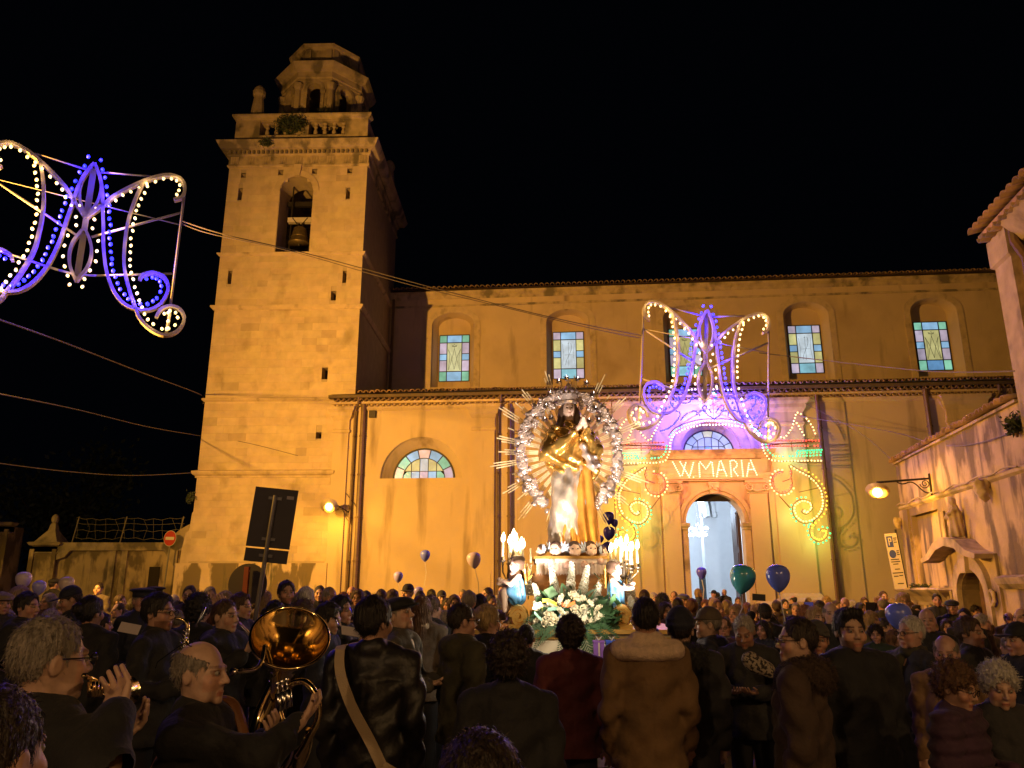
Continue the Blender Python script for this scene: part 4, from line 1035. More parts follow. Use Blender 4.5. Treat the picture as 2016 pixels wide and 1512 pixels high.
def m_light(label, c, yaw, pw, roll=0.0, sc=1.0):
    o = thing('festival_light', label, 'light decoration', c, (0, roll, yaw), 'hanging monogram lights', sc)
    for cv, nm in ((CA, 'upper_curl'), (CB, 'band_curl'), (CC, 'outer_scroll')):
        for sg in (1, -1): lath(MB(), cv, .055, .13, sg).build(nm, framem, o)
    fm = MB()
    fr = lambda pts, r_, sg=1: fm.tube([(sg*p[0], 0, p[1]) for p in pts], r_, 6)
    for sg in (1, -1):
        fr([(1.56,.9),(1.55,-1.36)], .026, sg); fr([(.3,-.96),(1.53,-.70)], .022, sg); fr([(.13,-.24),(1.54,.55)], .024, sg); fr([(.12,1.06),(.95,1.18)], .020, sg)
        fr([(1.56,-1.36),(1.54,-1.88)], .03, sg)
    fr([(-.3,-.96),(0,-1.0),(.3,-.96)], .022); fr([(-1.56,.55),(1.56,.30)], .012); fm.build('support_frame', framem, o, smooth=True)
    for z0, z1, hw in ((1.20, .12, .17), (-.10, -1.12, .17)):
        fm = MB(); zm = (z0+z1)/2
        for sg in (1, -1): lath(fm, spline([(0,z0),(hw*.75,(z0+zm)/2),(hw,zm),(hw*.75,(z1+zm)/2),(0,z1)], 4), .05, .12, sg)
        fm.box(-.05, .05, -.02, .02, z1+.06, z0-.10); fm.build('leaf_frame', framem, o)
    fm = MB(); fm.box(-.045, .045, -.03, .03, -.12, .12); fm.build('centre_joint', framem, o)
    L_ = []
    for sg in (1, -1):
        q = lambda ps, k: L_.extend((k, sg*x, z) for x, z in ps)
        q(along(CA[:-4], .165, .085), 'w'); q(along(CC[:62], .14, .095), 'w'); q(along(CC[62:], .20, .10), 'w')
        q([(1.54, -1.48), (1.54, -1.66), (1.54, -1.82)], 'w')
        q(along(CB[2:14], .165, .085), 'b'); q(along(CB[14:52], .13, .11), 'b'); q(along(CB[52:], .15, .11), 'b')
        q([(.10, 1.29)], 'b'); q([(.12,.30),(.15,.08),(.12,-.08),(.24,-.30),(.26,-.50),(.26,-.70),(.20,-.90),(.13,-1.06),(.10,-1.22)], 'w')
    M_ = Matrix.Translation(Vector(c)) @ Matrix.Rotation(yaw, 4, 'Z') @ Matrix.Rotation(roll, 4, 'Y') @ Matrix.Scale(sc, 4); n_ = dict(w=0, b=0)
    for k, x, z in L_:
        if k == 'w' and random.random() < .03: continue                # a missing bulb now and then
        x += random.uniform(-.012, .012); z += random.uniform(-.012, .012); y = -.05 + random.uniform(-.015, .015)
        link('bulb', BM[k], o, (x, y, z), (random.uniform(-.4, .4), random.uniform(-.4, .4), 0), (1, 1, 1.25)); n_[k] += 1
        if n_[k] % (4 if k == 'w' else 2) == 0: lamp('bulb_glow', 'POINT', M_ @ Vector((x, y-.05, z)), pw*(.42 if k == 'w' else 3.0), (1, .62, .20) if k == 'w' else (.03, .012, 1), .045)
    return o
LMC = at(168, 440, 12.7)
m_light('hanging monogram of yellow and blue bulbs against the dark sky left of the tower', LMC, R(25), 3.2)
RMC = at(1389, 704, 17.0)
m_light('hanging monogram of yellow and blue bulbs in front of the church windows', RMC, R(5), 4.2, R(5), .96)
# the luminous gateway in front of the church door; frame x = s - 6.93
AO = cw(6.93, -1.0, 0)
mk_b = lambda k, m_, r_: MB().ball((0,0,0), r_, 6, 4).me('bulb', m_, True)
SB = {k: mk_b(k, m_, r_) for k, m_, r_ in (('w', b_warm, .030), ('p', b_white, .030), ('g', b_green, .033), ('r', b_red, .031), ('a', b_amber, .028), ('b', b_blue, .030), ('c', b_cyan, .024))}
thinf = M('light_frame', (.22, .12, .07), .6)
def lthing(name, label, cat='light decoration'): return thing(name, label, cat, AO, (0, 0, -YAW))
def put(o, k, pts, mirror=True, y=-.05):
    for x, z in pts:
        if random.random() < .02: continue
        x += random.uniform(-.008, .008); z += random.uniform(-.008, .008)
        link('bulb', SB[k], o, (x, y, z))
        if mirror and abs(x) > .02: link('bulb', SB[k], o, (-x, y, z))
def wires(o, curves, r_=.014, mirror=True, mat_=None):
    m = MB()
    for c_ in curves:
        m.tube([(x, 0, z) for x, z in c_], r_, 5)
        if mirror: m.tube([(-x, 0, z) for x, z in c_], r_, 5)
    m.build('frame', mat_ or thinf, o)
D = 6.93
def C_(*pts): return [(s-D, z) for s, z in pts]
ar = lthing('luminous_arch', 'arched row of pink white and cyan bulbs spanning the lunette over the church door')
arch_c = spline(C_((6.93,7.03),(7.39,7.02),(7.88,6.92),(8.29,6.71),(8.42,6.45),(8.45,6.2),(8.53,5.97),(8.66,5.83),(8.88,5.78),(9.3,5.77),(10.32,5.77)), 5)
cy = spline(C_((6.93,7.17),(7.37,7.16),(7.89,7.04),(8.26,6.86),(8.47,6.62)), 5)
gr = spline(C_((8.55,6.4),(8.59,6.16),(8.70,6.0),(8.9,5.93),(9.54,5.93),(10.34,5.95)), 5)
wires(ar, [arch_c, [(x, z+.07) for x, z in cy], [(3.41, 8.0), (3.42, 1.0)], [(1.5, 6.3), (3.4, 6.44)], [(2.6,5.72),(3.4,5.70)]], .018)
ax = along(arch_c, .105); n1 = sum(1 for x, z in ax if z > 6.35)
put(ar, 'p', [q for q in ax if q[1] > 6.15]); put(ar, 'w', [q for q in ax if q[1] <= 6.15]); put(ar, 'c', along(cy, .09)); put(ar, 'g', along(gr, .11))
cr = lthing('light_crest', 'crest of blue bulb curls and a cyan ring above the luminous arch')
cb = [spline(C_((8.76,6.84),(8.45,6.95),(8.2,7.15),(8.05,7.4),(8.1,7.52),(8.22,7.5)), 4), spline(C_((8.05,7.2),(7.85,7.42),(7.6,7.52),(7.48,7.46),(7.55,7.36)), 4), spline(C_((6.95,7.25),(7.1,7.35),(7.25,7.5),(7.42,7.5),(7.40,7.36)), 4),
      spline(C_((7.0,7.45),(7.12,7.62),(7.24,7.7),(7.28,7.58),(7.15,7.5)), 4), spline(C_((7.6,8.05),(7.7,7.85),(7.9,7.8),(8.1,7.9),(8.3,8.1),(8.35,7.8),(8.2,7.6)), 4)]
wires(cr, cb); 
for c_ in cb: put(cr, 'b', along(c_, .062))
put(cr, 'c', [(.15*math.cos(a)-.02, 8.02+.15*math.sin(a)) for a in np.linspace(0, 2*PI, 13)[:-1]], False); put(cr, 'r', [(.22*math.cos(a)+.18, 7.85+.2*math.sin(a)) for a in np.linspace(0, 2*PI, 15)[:-1]], False)
put(cr, 'p', [(-.8+i*.12, 8.25+.03*math.sin(i)) for i in range(14)], False); wires(cr, [[(0,7.2),(0,8.4)], [(-.9,7.2),(.9,8.3)], [(-.9,8.28),(.9,8.28)]], .01, False)
for sg, nm in ((-1, 'behind the statue'), (1, 'right of the church door')):
    bd = lthing('light_band', 'red and green bulb bands under yellow spikes ' + nm)
    sc_ = lthing('light_scroll', 'spiral scrolls of yellow and green bulbs ' + nm)
    f_ = lambda pts: [(sg*x, z) for x, z in pts]
    def pp(o, k, pts): put(o, k, f_(pts), False)
    r1, r2 = C_((8.62,6.46),(10.3,6.44)), C_((8.57,6.28),(10.23,6.26)); g2 = C_((9.52,6.02),(9.56,6.1),(10.36,6.13)); 
    s1 = spline(C_((8.65,7.32),(8.99,6.73),(9.1,6.54),(9.18,6.56),(9.42,6.83),(9.57,7.2),(9.63,7.4)), 4); s2 = spline(C_((9.63,7.4),(9.75,7.38),(10.0,7.12),(10.12,6.89),(10.21,6.58)), 4); s3 = C_((9.60,7.1),(9.79,6.68),(9.85,6.57))
    wires(bd, [f_(q) for q in (r1, r2, g2, s1, s2, s3, C_((8.7,6.36),(10.3,6.37)), C_((9.4,6.1),(9.4,6.44)))], .014, False)
    pp(bd, 'r', along(r1, .10)); pp(bd, 'r', along(r2, .10)); pp(bd, 'g', along(g2, .075)); pp(bd, 'g', [(x, z-.08) for x, z in along(g2, .11)])
    for q in (s1, s2, s3): pp(bd, 'w', along(q, .115))
    ci = [(8.98-D+.33*math.cos(a), 5.07+.36*math.sin(a)) for a in np.linspace(R(75), R(385), 40)] + [(9.33-D, 5.4), (9.24-D, 5.64)]
    big = spline(C_((9.3,5.66),(9.6,5.46),(9.93,5.25),(10.2,4.89),(10.26,4.51),(10.19,4.16),(9.96,3.89),(9.68,3.75),(9.42,3.8),(9.25,4.03),(9.26,4.31),(9.44,4.48),(9.65,4.51),(9.85,4.41),(9.86,4.2),(9.67,4.04),(9.53,4.1),(9.57,4.2)), 5)
    low = spline(C_((9.89,3.82),(9.73,3.58),(9.74,3.31),(9.96,3.17),(10.21,3.3),(10.25,3.51),(10.1,3.56),(10.01,3.46)), 5)
    wires(sc_, [f_(q) for q in (ci, big, low, C_((8.85,4.65),(9.2,4.2)), C_((9.0,5.1),(9.3,5.2)), C_((9.5,4.75),(10.2,4.9)))], .016, False)
    pp(sc_, 'w', along(ci[:34], .105, -.06)); pp(sc_, 'r', along(ci, .12, .05)); pp(sc_, 'w', along(big, .105, -.055)); pp(sc_, 'a', along(big[4:36], .13, .075)); pp(sc_, 'g', along(big[34:62], .12, .065) ); pp(sc_, 'a', along(low, .10, .05)); pp(sc_, 'g', along(low, .11, -.075))
lt = lthing('lettered_light_panel', 'bulb lettering reading W. MARIA above the church door', 'light sign')
X5 = lambda x: 5.44+(x-575)*.00344-D; X6 = lambda x: 8.22-(430-x)*.00344-D; ZZ = lambda y: 5.80-(y-615)*.00393
strokes = [[(X5(585),ZZ(615)),(X5(655),ZZ(748))], [(X5(668),ZZ(735)),(X5(715),ZZ(612))], [(X5(655),ZZ(615)),(X5(735),ZZ(748))], [(X5(743),ZZ(735)),(X5(785),ZZ(618))],
           [(X5(835),ZZ(750)),(X5(835),ZZ(622))], [(X5(845),ZZ(618)),(X5(898),ZZ(682))], [(X5(908),ZZ(670)),(X5(952),ZZ(615))], [(X5(960),ZZ(625)),(X5(965),ZZ(752))],
           [(X5(995),ZZ(750)),(X5(1032),ZZ(618))], [(X5(1045),ZZ(612)),(X5(1092),ZZ(750))], [(X5(1020),ZZ(690)),(X5(1075),ZZ(690))],
           [(X6(180),ZZ(750)),(X6(178),ZZ(615))], [(X6(192),ZZ(612)),(X6(222),ZZ(612)),(X6(242),ZZ(635)),(X6(238),ZZ(665)),(X6(195),ZZ(690))], [(X6(205),ZZ(690)),(X6(246),ZZ(750))],
           [(X6(286),ZZ(612)),(X6(290),ZZ(750))], [(X6(325),ZZ(748)),(X6(360),ZZ(620))], [(X6(372),ZZ(610)),(X6(425),ZZ(748))], [(X6(345),ZZ(690)),(X6(398),ZZ(690))]]
LB = MB().ball((0,0,0), .0235, 6, 4).me('bulb', bulb('bulb_letter', (1, .66, .42), 2.6), True)
for s_ in strokes:
    for x, z in along(s_, .072, 0, .2): link('bulb', LB, lt, (x, -.05, z))
link('bulb', LB, lt, (X5(775), -.05, ZZ(750)))
m = MB()
for s_ in strokes: m.tube([(x, -.01, z) for x, z in s_], .012, 5)
m.build('letters', M('letter_frame', (.75, .6, .5), .5), lt)
m = MB()
for z in (5.20, 5.88): m.box(-1.62, 1.45, 0, .02, z-.012, z+.012)
m.build('frame', thinf, lt)
for s, z, k, p_ in ((6.93,7.6,'b',330),(6.2,7.6,'b',200),(7.7,7.6,'b',200),(5.5,6.9,'b',70),(8.4,6.9,'b',70),(6.93,5.5,'o',75),(6.0,5.5,'o',50),(7.9,5.5,'o',50),
                    (9.5,6.05,'g',26),(4.4,6.05,'g',26),(9.2,6.4,'r',16),(4.6,6.4,'r',16),(9.9,4.4,'y',36),(4.0,4.4,'y',36),(9.3,4.0,'g',12),(4.6,4.0,'g',12),(10.1,3.2,'g',10),(3.8,3.2,'g',10),(8.95,5.1,'o',34),(4.9,5.1,'o',34),(8.97,5.07,'r',16),(4.89,5.07,'r',16),(9.6,7.0,'w',10),(4.2,7.0,'w',10),(10.1,3.4,'y',20),(3.8,3.4,'y',20)):
    lamp('bulb_glow', 'POINT', cw(s, dict(b=-.5, g=-.5, r=-.5).get(k, -.95), z), p_*dict(b=.85, o=.8, g=.5, r=.6).get(k, 1), dict(b=(.11,.07,1), o=(1,.30,.13), g=(.1,1,.35), r=(1,.12,.1), y=(.92,.80,.08), w=(1,.75,.4))[k], .15)
# cables
cabm = M('cable', (.16, .13, .10), .6)
def cable(label, pts, r_=.012, n=10, double=False):
    P = [np.array(at(*p)) if not isinstance(p, Vector) else np.array(p) for p in pts]
    sp = spline(P, n)
    m = MB(); m.tube([tuple(q) for q in sp], r_, 5)
    if double: m.tube([tuple(q + np.array([0, 0, -.05-.02*math.sin(i*.3)])) for i, q in enumerate(sp)], r_*.8, 5)
    tag(m.build('overhead_cable', cabm), label, 'cable')
ML = LMC + Vector((1.45, .62, .36)); MRr = RMC + Vector((-1.45, -.1, .5))
cable('pair of cables carrying the lights from the left monogram across the tower', [ML, (440,461,13.4), (620,503,14.1), (870,571,15.0), (1100,628,16.0), MRr], .010, 10, True)
cable('cable from the front monogram to the tall house at the right edge', [RMC + Vector((1.45,.6,.3)), (1700,718,16.4), (1850,732,14), gw(6.6, -.03, 5.0)], .012)
cable('thick cable running from the left edge down to the tower corner', [(-40,616,9.5), (120,672,13.5), (270,730,20), tw(-4.95, -.1, 8.62), tw(-4.84, -.1, 8.3)], .016)
cable('thin cable from the left edge to the middle of the tower', [(-40,768,13), (150,806,17), (290,840,22), tw(-4.9, -.1, 7.1), tw(-3.2, -.05, 6.85), tw(-1.2, -.05, 6.35)], .012)
cable('slack lower cable from the left edge to the tower base cornice', [(-40,907,17), (130,928,21), (260,936,24.5), tw(-4.98, -.18, 5.72)], .013)
cable('thin wire from the light spikes over to the stained wall', [cw(9.7, -1, 7.3), (1745,848,20), gw(3.6, -.02, 4.35), gw(6.4, -.02, 4.1)], .009)
cable('faint wire slanting from the aisle pilaster down to the wall lamp', [cw(10.2, -.2, 7.9), (1690,850,22), gw(0.2, -.02, 4.5)], .007)

# ------------------------------------------------------------------ processional float with the statue
FY = 8.7
FO = Vector((.66, FY, 0))
def fl(u, v, dy=0.0): p = at(u, v, FY+dy) - FO; return p
cream = M('cream_paint', (.62, .55, .42), .45, var=.08, bump=.05)
skin_s = M('painted_flesh', (.82, .60, .48), .4, var=.05)
hair_s = M('painted_brown_hair', (.10, .06, .04), .5, var=.2)
bluecloth = M('painted_blue_cloth', (.10, .30, .55), .4, var=.15, bump=.1)
whitef = M('white_petals', (.80, .78, .66), .6, var=.08, rand=.08)
leafm = M('florist_leaf', (.03, .08, .03), .5, var=.35, scale=12)
wax = M('candle_wax', (.80, .70, .50), .4, var=.04, emit=(1, .6, .25), es=.05)
flame = bulb('candle_flame', (1, .72, .38), 22)
fl_o = thing('processional_float', 'cream and gold wooden float carrying the statue above the crowd', 'float', FO)
m = MB(); m.box(-.98, .98, -1.0, 1.0, 1.06, 1.32); m.build('platform', cream, fl_o)
m = MB(); m.box(-1.02, 1.02, -1.05, 1.05, 1.32, 1.36); m.box(-1.0, 1.0, -1.03, 1.03, 1.02, 1.06)
for i in range(2): m.box(-.98, .98, -1.012, -1.0, 1.10+i*.17, 1.118+i*.17)
m.build('gilt_moulding', goldwood, fl_o)
polew = M('pole_wood', (.16, .10, .05), .5, var=.25)
for sx in (-.6, .6): MB().box(sx-.05, sx+.05, -2.0, 2.1, .94, 1.02).build('carrying_pole', polew, fl_o)
for sx in (-.85, .85):
    for sy in (-.85, .85): MB().box(sx-.05, sx+.05, sy-.05, sy+.05, 0, 1.02).build('leg', woodm, fl_o)
m = MB()
for a, b_, z0, z1 in ((-.46, .40, 1.36, 1.5), (-.40, .34, 1.5, 1.80), (-.46, .40, 1.80, 1.86), (-.42, .36, 1.86, 1.90)): m.box(a, b_, -.3, .3, z0, z1)
m.build('pedestal', M('pedestal_wood', (.50, .24, .08), .4, var=.25, scale=5), fl_o)
ft = MB(); n_ = 60
for i in range(n_):                                                    # fringed cloth over the pedestal
    x0 = -.40+i*.74/n_; x1 = x0+.74/n_*.82; y_ = -.335-.012*math.sin(i*1.9)
    ft.box(x0, x1, y_, y_+.012, 1.88+.01*math.sin(i*2.7), 2.0)
ft.box(-.41, .35, -.345, .33, 2.0, 2.04); ft.build('fringed_cloth', M('white_fringe', (.72, .60, .52), .7, var=.1), fl_o)
m = MB(); m.box(-.43, .37, -.36, .35, 2.04, 2.07); m.build('top_trim', goldwood, fl_o)
for sx in (-1, 1):                                                     # gilt scroll feet
    m = MB(); P = fl(1020 if sx < 0 else 1203, 1222)
    pts = [(P.x+.0+.085*(1-i/34)*math.cos(i*.5)*sx, -.86, 1.47+.10*(1-i/34)*math.sin(i*.5)) for i in range(30)]
    m.tube(pts, .03, 6); m.lathe([(.0,-.06),(.09,-.06),(.09,.06),(0,.06)], 14, tf=Matrix.Translation((P.x, -.80, 1.47)) @ Matrix.Rotation(PI/2, 4, 'X')); m.box(P.x-.1, P.x+.1, -.9, -.7, 1.36, 1.40)
    m.build('gilt_scroll', gold, fl_o)

SZ = 2.17
stt = thing('holy_statue', 'crowned praying woman statue in gold mantle and silver gown inside a cloud ring', 'statue', FO + Vector((0, 0, SZ)))
def folds(P, n, k, ph): X, Y, Z = P; return np.sin(np.arctan2(Y, X)*n + Z*k + ph + 1.5*np.sin(Z*3+ph))
def gown(P):
    X, Y, Z = P
    d = s_cap((X, Y*1.25, Z), (.0, 0, .02), (-.02, 0, .98), .25, .17)
    d = su(d, s_ell(P, (-.06, -.10, .55), (.13, .12, .28)), .08)
    q = np.sin(X*24-Z*13+1.2*np.sin(Z*4)); return d + .014*folds(P, 7, 3.5, .4) + .008*np.sign(q)*np.abs(q)**.7 - .005*np.sin(X*15+Z*33+2*np.sin(X*9))
def gown_l(P): return np.maximum(gown(P), P[2]-1.02)
silverg = M('silver_gown', (.68, .59, .49), .28, metal=.52, var=.15, scale=7, bump=.1)
orange_g = M('amber_gilding', (.88, .42, .08), .32, metal=.55, var=.2, scale=9, bump=.15)
link('gown', sdf_mesh('gown', gown_l, (-.40,.40,-.36,.36,-.24,1.06), .011, silverg), stt)
def cloak(P):
    X, Y, Z = P
    d = s_cap((X, Y*1.2, Z), (.05, .01, .0), (.07, .02, .95), .272, .165) + .018*folds(P, 11, 2.0, 1.1)
    d = np.maximum(d, (-.17 + .34*np.clip(Z, 0, 1) - X)*.9)
    return np.maximum(d, Z-.98)
link('cloak', sdf_mesh('cloak', cloak, (-.30,.44,-.36,.36,-.26,1.02), .012, orange_g), stt)
def mantle(P):
    X, Y, Z = P
    d = s_ell(P, (0, 0, 1.08), (.225, .165, .32)); d = su(d, s_cap(P, (-.15,0,1.30), (.15,0,1.30), .075), .06)
    d = su(d, s_cap(P, (0,.0,1.33), (0,.0,1.42), .09, .06), .04)
    for a, b_, c_ in (((-.19,0,1.29), (-.27,-.10,1.03), (.03,-.22,1.24)), ((.19,0,1.29), (.28,-.10,1.05), (.17,-.22,1.27))):
        d = su(d, s_cap(P, a, b_, .085, .10), .04); d = su(d, s_cap(P, b_, c_, .085, .055), .03)
    d = su(d, s_cap(P, (.27,-.02,1.05), (.27,0,.82), .10, .06), .05)
    d = su(d, s_ell(P, (-.05,-.09,.92), (.16,.08,.12)), .05)
    return d + .013*np.sin(X*26+Z*34+2*np.sin(Z*14)) + .009*np.sin(X*41-Z*23+Y*20)
link('mantle', sdf_mesh('mantle', mantle, (-.42,.44,-.34,.26,.70,1.50), .013, gold), stt)
def sash(P):
    return s_cap(P, (.13,-.20,1.10), (.24,-.17,.90), .05, .075) + .016*np.sin(P[0]*60+P[2]*25) + .01*np.sin(P[2]*55)
link('sash', sdf_mesh('sash', sash, (.02,.36,-.32,-.04,.78,1.2), .011, silver), stt)
def shead(P):
    d = s_ell(P, (0,-.01,1.575), (.072,.085,.10)); d = su(d, s_ell(P, (0,-.035,1.53), (.052,.06,.07)), .03); d = su(d, s_cap(P, (0,0,1.36), (0,-.0,1.52), .05), .03)
    d = su(d, s_cap(P, (0,-.092,1.57), (0,-.107,1.543), .010), .012)
    for sx in (-1, 1): d = ss(d, s_ell(P, (sx*.028,-.095,1.578), (.016,.012,.010)), .008)
    d = su(d, s_ell(P, (0,-.087,1.512), (.018,.010,.006)), .006)
    X, Y, Z = P
    return d
xs = lin(-.12,.12,.006)
parts = []
V, F = snet(shead(grid3(xs, lin(-.15,.12,.006), lin(1.36,1.70,.006))), xs, lin(-.15,.12,.006), lin(1.36,1.70,.006)); parts.append((V, F, 0))
e_ = MB()
for sx in (-1, 1): e_.ball((sx*.028, -.084, 1.578), .010, 8, 6)
hm = vf_mesh('head', parts, skin_s); link('head', hm, stt); e_.build('eyes', M('painted_eye', (.06, .04, .03), .3, var=0), stt); MB().ball((0,-.094,1.512), .016, 8, 5, (1.1,.45,.42)).build('lips', M('painted_lip', (.50, .16, .13), .4, var=0), stt)
MB().ball((-.028,-.092,1.598), .014, 8, 4, (1.2,.4,.25)).ball((.028,-.092,1.598), .014, 8, 4, (1.2,.4,.25)).build('brows', hair_s, stt)
def shair(P):
    d = s_ell(P, (0,.02,1.59), (.092,.095,.11)); d = su(d, s_cap(P, (-.075,.03,1.55), (-.12,.04,1.33), .05, .04), .04); d = su(d, s_cap(P, (.075,.03,1.55), (.11,.04,1.33), .05, .04), .04)
    d = ss(d, s_ell(P, (0,-.09,1.545), (.064,.10,.10)), .015); return d + .006*np.sin(P[0]*60)*np.sin(P[2]*20)
link('hair', sdf_mesh('hair', shair, (-.2,.2,-.12,.16,1.26,1.74), .01, hair_s), stt)
def hand_sdf(P, o, sgn, k=1.0):
    ox, oy, oz = o
    d = s_cap(P, (ox-sgn*.02*k, oy+.02, oz-.05*k), (ox+sgn*.01*k, oy-.005, oz+.02*k), .026*k, .028*k)
    for i in range(4):
        d = su(d, s_cap(P, (ox+sgn*.0*k, oy-.018*k+.013*i*k, oz+.03*k), (ox+sgn*(.03+.004*i)*k, oy-.02*k+.012*i*k, oz+(.085-.008*abs(i-1.5))*k), .0095*k), .005)
    return su(d, s_cap(P, (ox-sgn*.005*k, oy-.025*k, oz-.01*k), (ox+sgn*.01*k, oy-.045*k, oz+.045*k), .010*k), .006)
def shands(P):
    d = su(s_cap(P, (.0,-.22,1.24), (.10,-.25,1.33), .034, .026), hand_sdf(P, (.12,-.262,1.37), 1), .01)
    return np.minimum(d, su(s_cap(P, (.19,-.21,1.25), (.165,-.25,1.33), .034, .026), hand_sdf(P, (.155,-.262,1.37), -1), .01))
link('hands', sdf_mesh('hands', shands, (-.06,.26,-.34,-.16,1.18,1.50), .006, skin_s), stt)
m = MB(); m.lathe([(.088,1.63),(.098,1.635),(.10,1.66),(.09,1.67),(.105,1.72),(.112,1.74),(.10,1.745)], 20, (0,0,0))
for i in range(10):
    a = 2*PI*i/10; m.ball((.107*math.cos(a), .107*math.sin(a), 1.77), .02, 6, 4); m.tube([(.108*math.cos(a), .108*math.sin(a), 1.72), (.07*math.cos(a), .07*math.sin(a), 1.82), (0, 0, 1.84)], .010, 5)
m.ball((0,0,1.86), .03); m.box(-.008,.008,-.008,.008,1.88,1.95); m.box(-.03,.03,-.007,.007,1.91,1.925); m.build('crown', silver, stt)
# aureole: clouds, rays, stars
AZ = 1.08
hoop = [(.56*math.cos(a), .06, AZ+.68*math.sin(a)) for a in np.linspace(R(-58), R(238), 50)]
m = MB(); m.tube(hoop, .022, 6); au = m.build('aureole', silver, stt)
def cloud_fn(seed):
    rs2 = np.random.RandomState(seed); bl = [((0,0,0), .062)] + [(tuple(rs2.normal(size=3)*(.042,.018,.042)), rs2.uniform(.03,.045)) for _ in range(6)]
    sw = []
    for j in range(3):
        c_ = rs2.uniform(-.05, .05, 2); sg = rs2.choice([-1, 1])
        sw += [((c_[0]+.04*(1-i/13)*math.cos(i*.75*sg), -.058, c_[1]+.04*(1-i/13)*math.sin(i*.75*sg)), .0085) for i in range(12)]
    def fn(P):
        d = s_ell(P, bl[0][0], (.07,.055,.07))
        for c_, r_ in bl[1:]: d = su(d, s_ell(P, c_, (r_, r_, r_)), .012)
        for (a, _), (b2, r_) in zip(sw[:-1], sw[1:]):
            if (Vector(a)-Vector(b2)).length < .05: d = su(d, s_cap(P, a, b2, r_), .005)
        return d
    return fn
cms = [sdf_mesh('cloud', cloud_fn(i+3), (-.125,.125,-.1,.1,-.125,.125), .0075, silver) for i in range(4)]
for i, a in enumerate(np.linspace(R(-57), R(237), 40)):
    link('cloud', cms[i % 4], au, (.56*math.cos(a), .05, AZ+.68*math.sin(a)), (0, random.random()*6.28, 0), random.uniform(.74, .92))
    if 0.2 < a < 2.9 and i % 2: link('cloud', cms[(i+1) % 4], au, (.47*math.cos(a), .02, AZ+.60*math.sin(a)), (0, random.random()*6.28, 0), .55)
raym = M('gilded_ray', (.98, .80, .48), .4, metal=.0, var=.1)
for i in range(32):
    a = R(-90+18) + i*R(324)/31 if True else 0
    L_ = (.86, 1.02, .78, .95)[i % 4] * (1.04 if math.sin(a) > .3 else 1)
    m = MB()
    for j in range(3):
        da = (j-1.0)*.034; l2_ = L_ - abs(j-1.0)*.08 - random.random()*.06
        p0 = Vector((.30*math.cos(a+da*1.2), .12, AZ+.34*math.sin(a+da*1.2))); p1 = Vector((l2_*.96*math.cos(a+da), .12, AZ+l2_*math.sin(a+da)))
        rectbar(m, p0, p1, .012, .008)
    m.build('sun_ray', raym, au)
star = MB()
for i in range(14):
    v_ = Vector((math.cos(i*2.4)*math.sqrt(1-(1-2*(i+.5)/14)**2), math.sin(i*2.4)*math.sqrt(1-(1-2*(i+.5)/14)**2), 1-2*(i+.5)/14)); star.tube([v_*.012, v_*.045], [.012, .001], 4, False)
star.ball((0,0,0), .018, 6, 4); starm = star.me('star', silverdark)
for u, v in ((1085,823),(1159,829),(1075,800),(1172,805),(1100,752),(1115,745),(1137,747),(1154,755),(1168,776),(1083,775),(1178,828),(1072,826)):
    p = fl(u, v); link('star', starm, au, (p.x, -.02, p.z-SZ))
# cherub heads with wings round the foot
def chead(P):
    d = s_ell(P, (0,0,0), (.062,.066,.07)); d = su(d, s_ell(P, (0,-.02,-.03), (.05,.052,.045)), .02); d = su(d, s_ell(P, (0,-.068,-.012), (.009,.012,.009)), .01)
    for sx in (-1, 1): d = su(d, s_ell(P, (sx*.03,-.04,-.025), (.02,.02,.02)), .012); d = ss(d, s_ell(P, (sx*.024,-.066,.004), (.012,.010,.008)), .006)
    return d
xs = lin(-.09,.09,.006); zs_ = lin(-.1,.1,.006); cps = [(*snet(chead(grid3(xs, zs_, zs_)), xs, zs_, zs_), 0)]
for sx in (-1, 1):
    for r_, yy, zz_, xx, mi in ((.0085, -.058, .004, .024, 1), (.006, -.0625, -.040, .006, 2)): b = MB().ball((sx*xx, yy, zz_), r_, 8, 5, (1.3, .7, .8)); cps.append((np.array(b.v), np.array(b.f), mi))
chm = vf_mesh('cherub_head', cps, [skin_s, M('painted_eye', (.05, .035, .03), .3, var=0), M('painted_lip', (.50, .16, .13), .4, var=0)])
chh = sdf_mesh('hair', lambda P: ss(s_ell(P, (0,.008,.012), (.070,.072,.072)), s_ell(P, (0,-.078,-.022), (.064,.076,.072)), .01) + .006*np.sin(P[0]*90)*np.sin(P[2]*80), (-.1,.1,-.1,.1,-.08,.11), .009, hair_s)
def wing_mesh(n=7, L_=.2, w_=.05):
    m = MB()
    for i in range(n):
        a = R(15+i*17); l_ = L_*(1-.06*abs(i-2)); t = Vector((math.cos(a), 0, math.sin(a))); nn = Vector((-t.z, 0, t.x))
        pts = [Vector((0,-.004*i,0))+t*l_*q + nn*w_*.4*s_ for q, s_ in ((0.05,0),(.4,-.5),(.8,-.5),(1,0),(.8,.5),(.4,.5))]
        m.add(pts + [p+Vector((0,.01,0)) for p in pts], [(0,1,2,3,4,5), (11,10,9,8,7,6)] + [(k, k+6, (k+1) % 6+6, (k+1) % 6) for k in range(6)])
    return m
wm = wing_mesh().me('wing', M('painted_wing', (.50, .58, .70), .4, var=.2, scale=9))
for u, v, ry, k in ((1064,1086,-70,.8),(1092,1083,-25,1.05),(1128,1084,0,1.1),(1158,1083,20,1.05),(1180,1088,70,.8)):
    p = fl(u, v); c_ = link('cherub_head', chm, stt, (p.x, -.27, p.z-SZ), (0, 0, R(ry)), k); link('hair', chh, c_)
    for sx in (-1, 1): link('wing', wm, c_, (sx*.06, .0, -.04), (0, R(-20 if sx > 0 else 20), 0), (sx*.62, 1, .62))
m = MB()
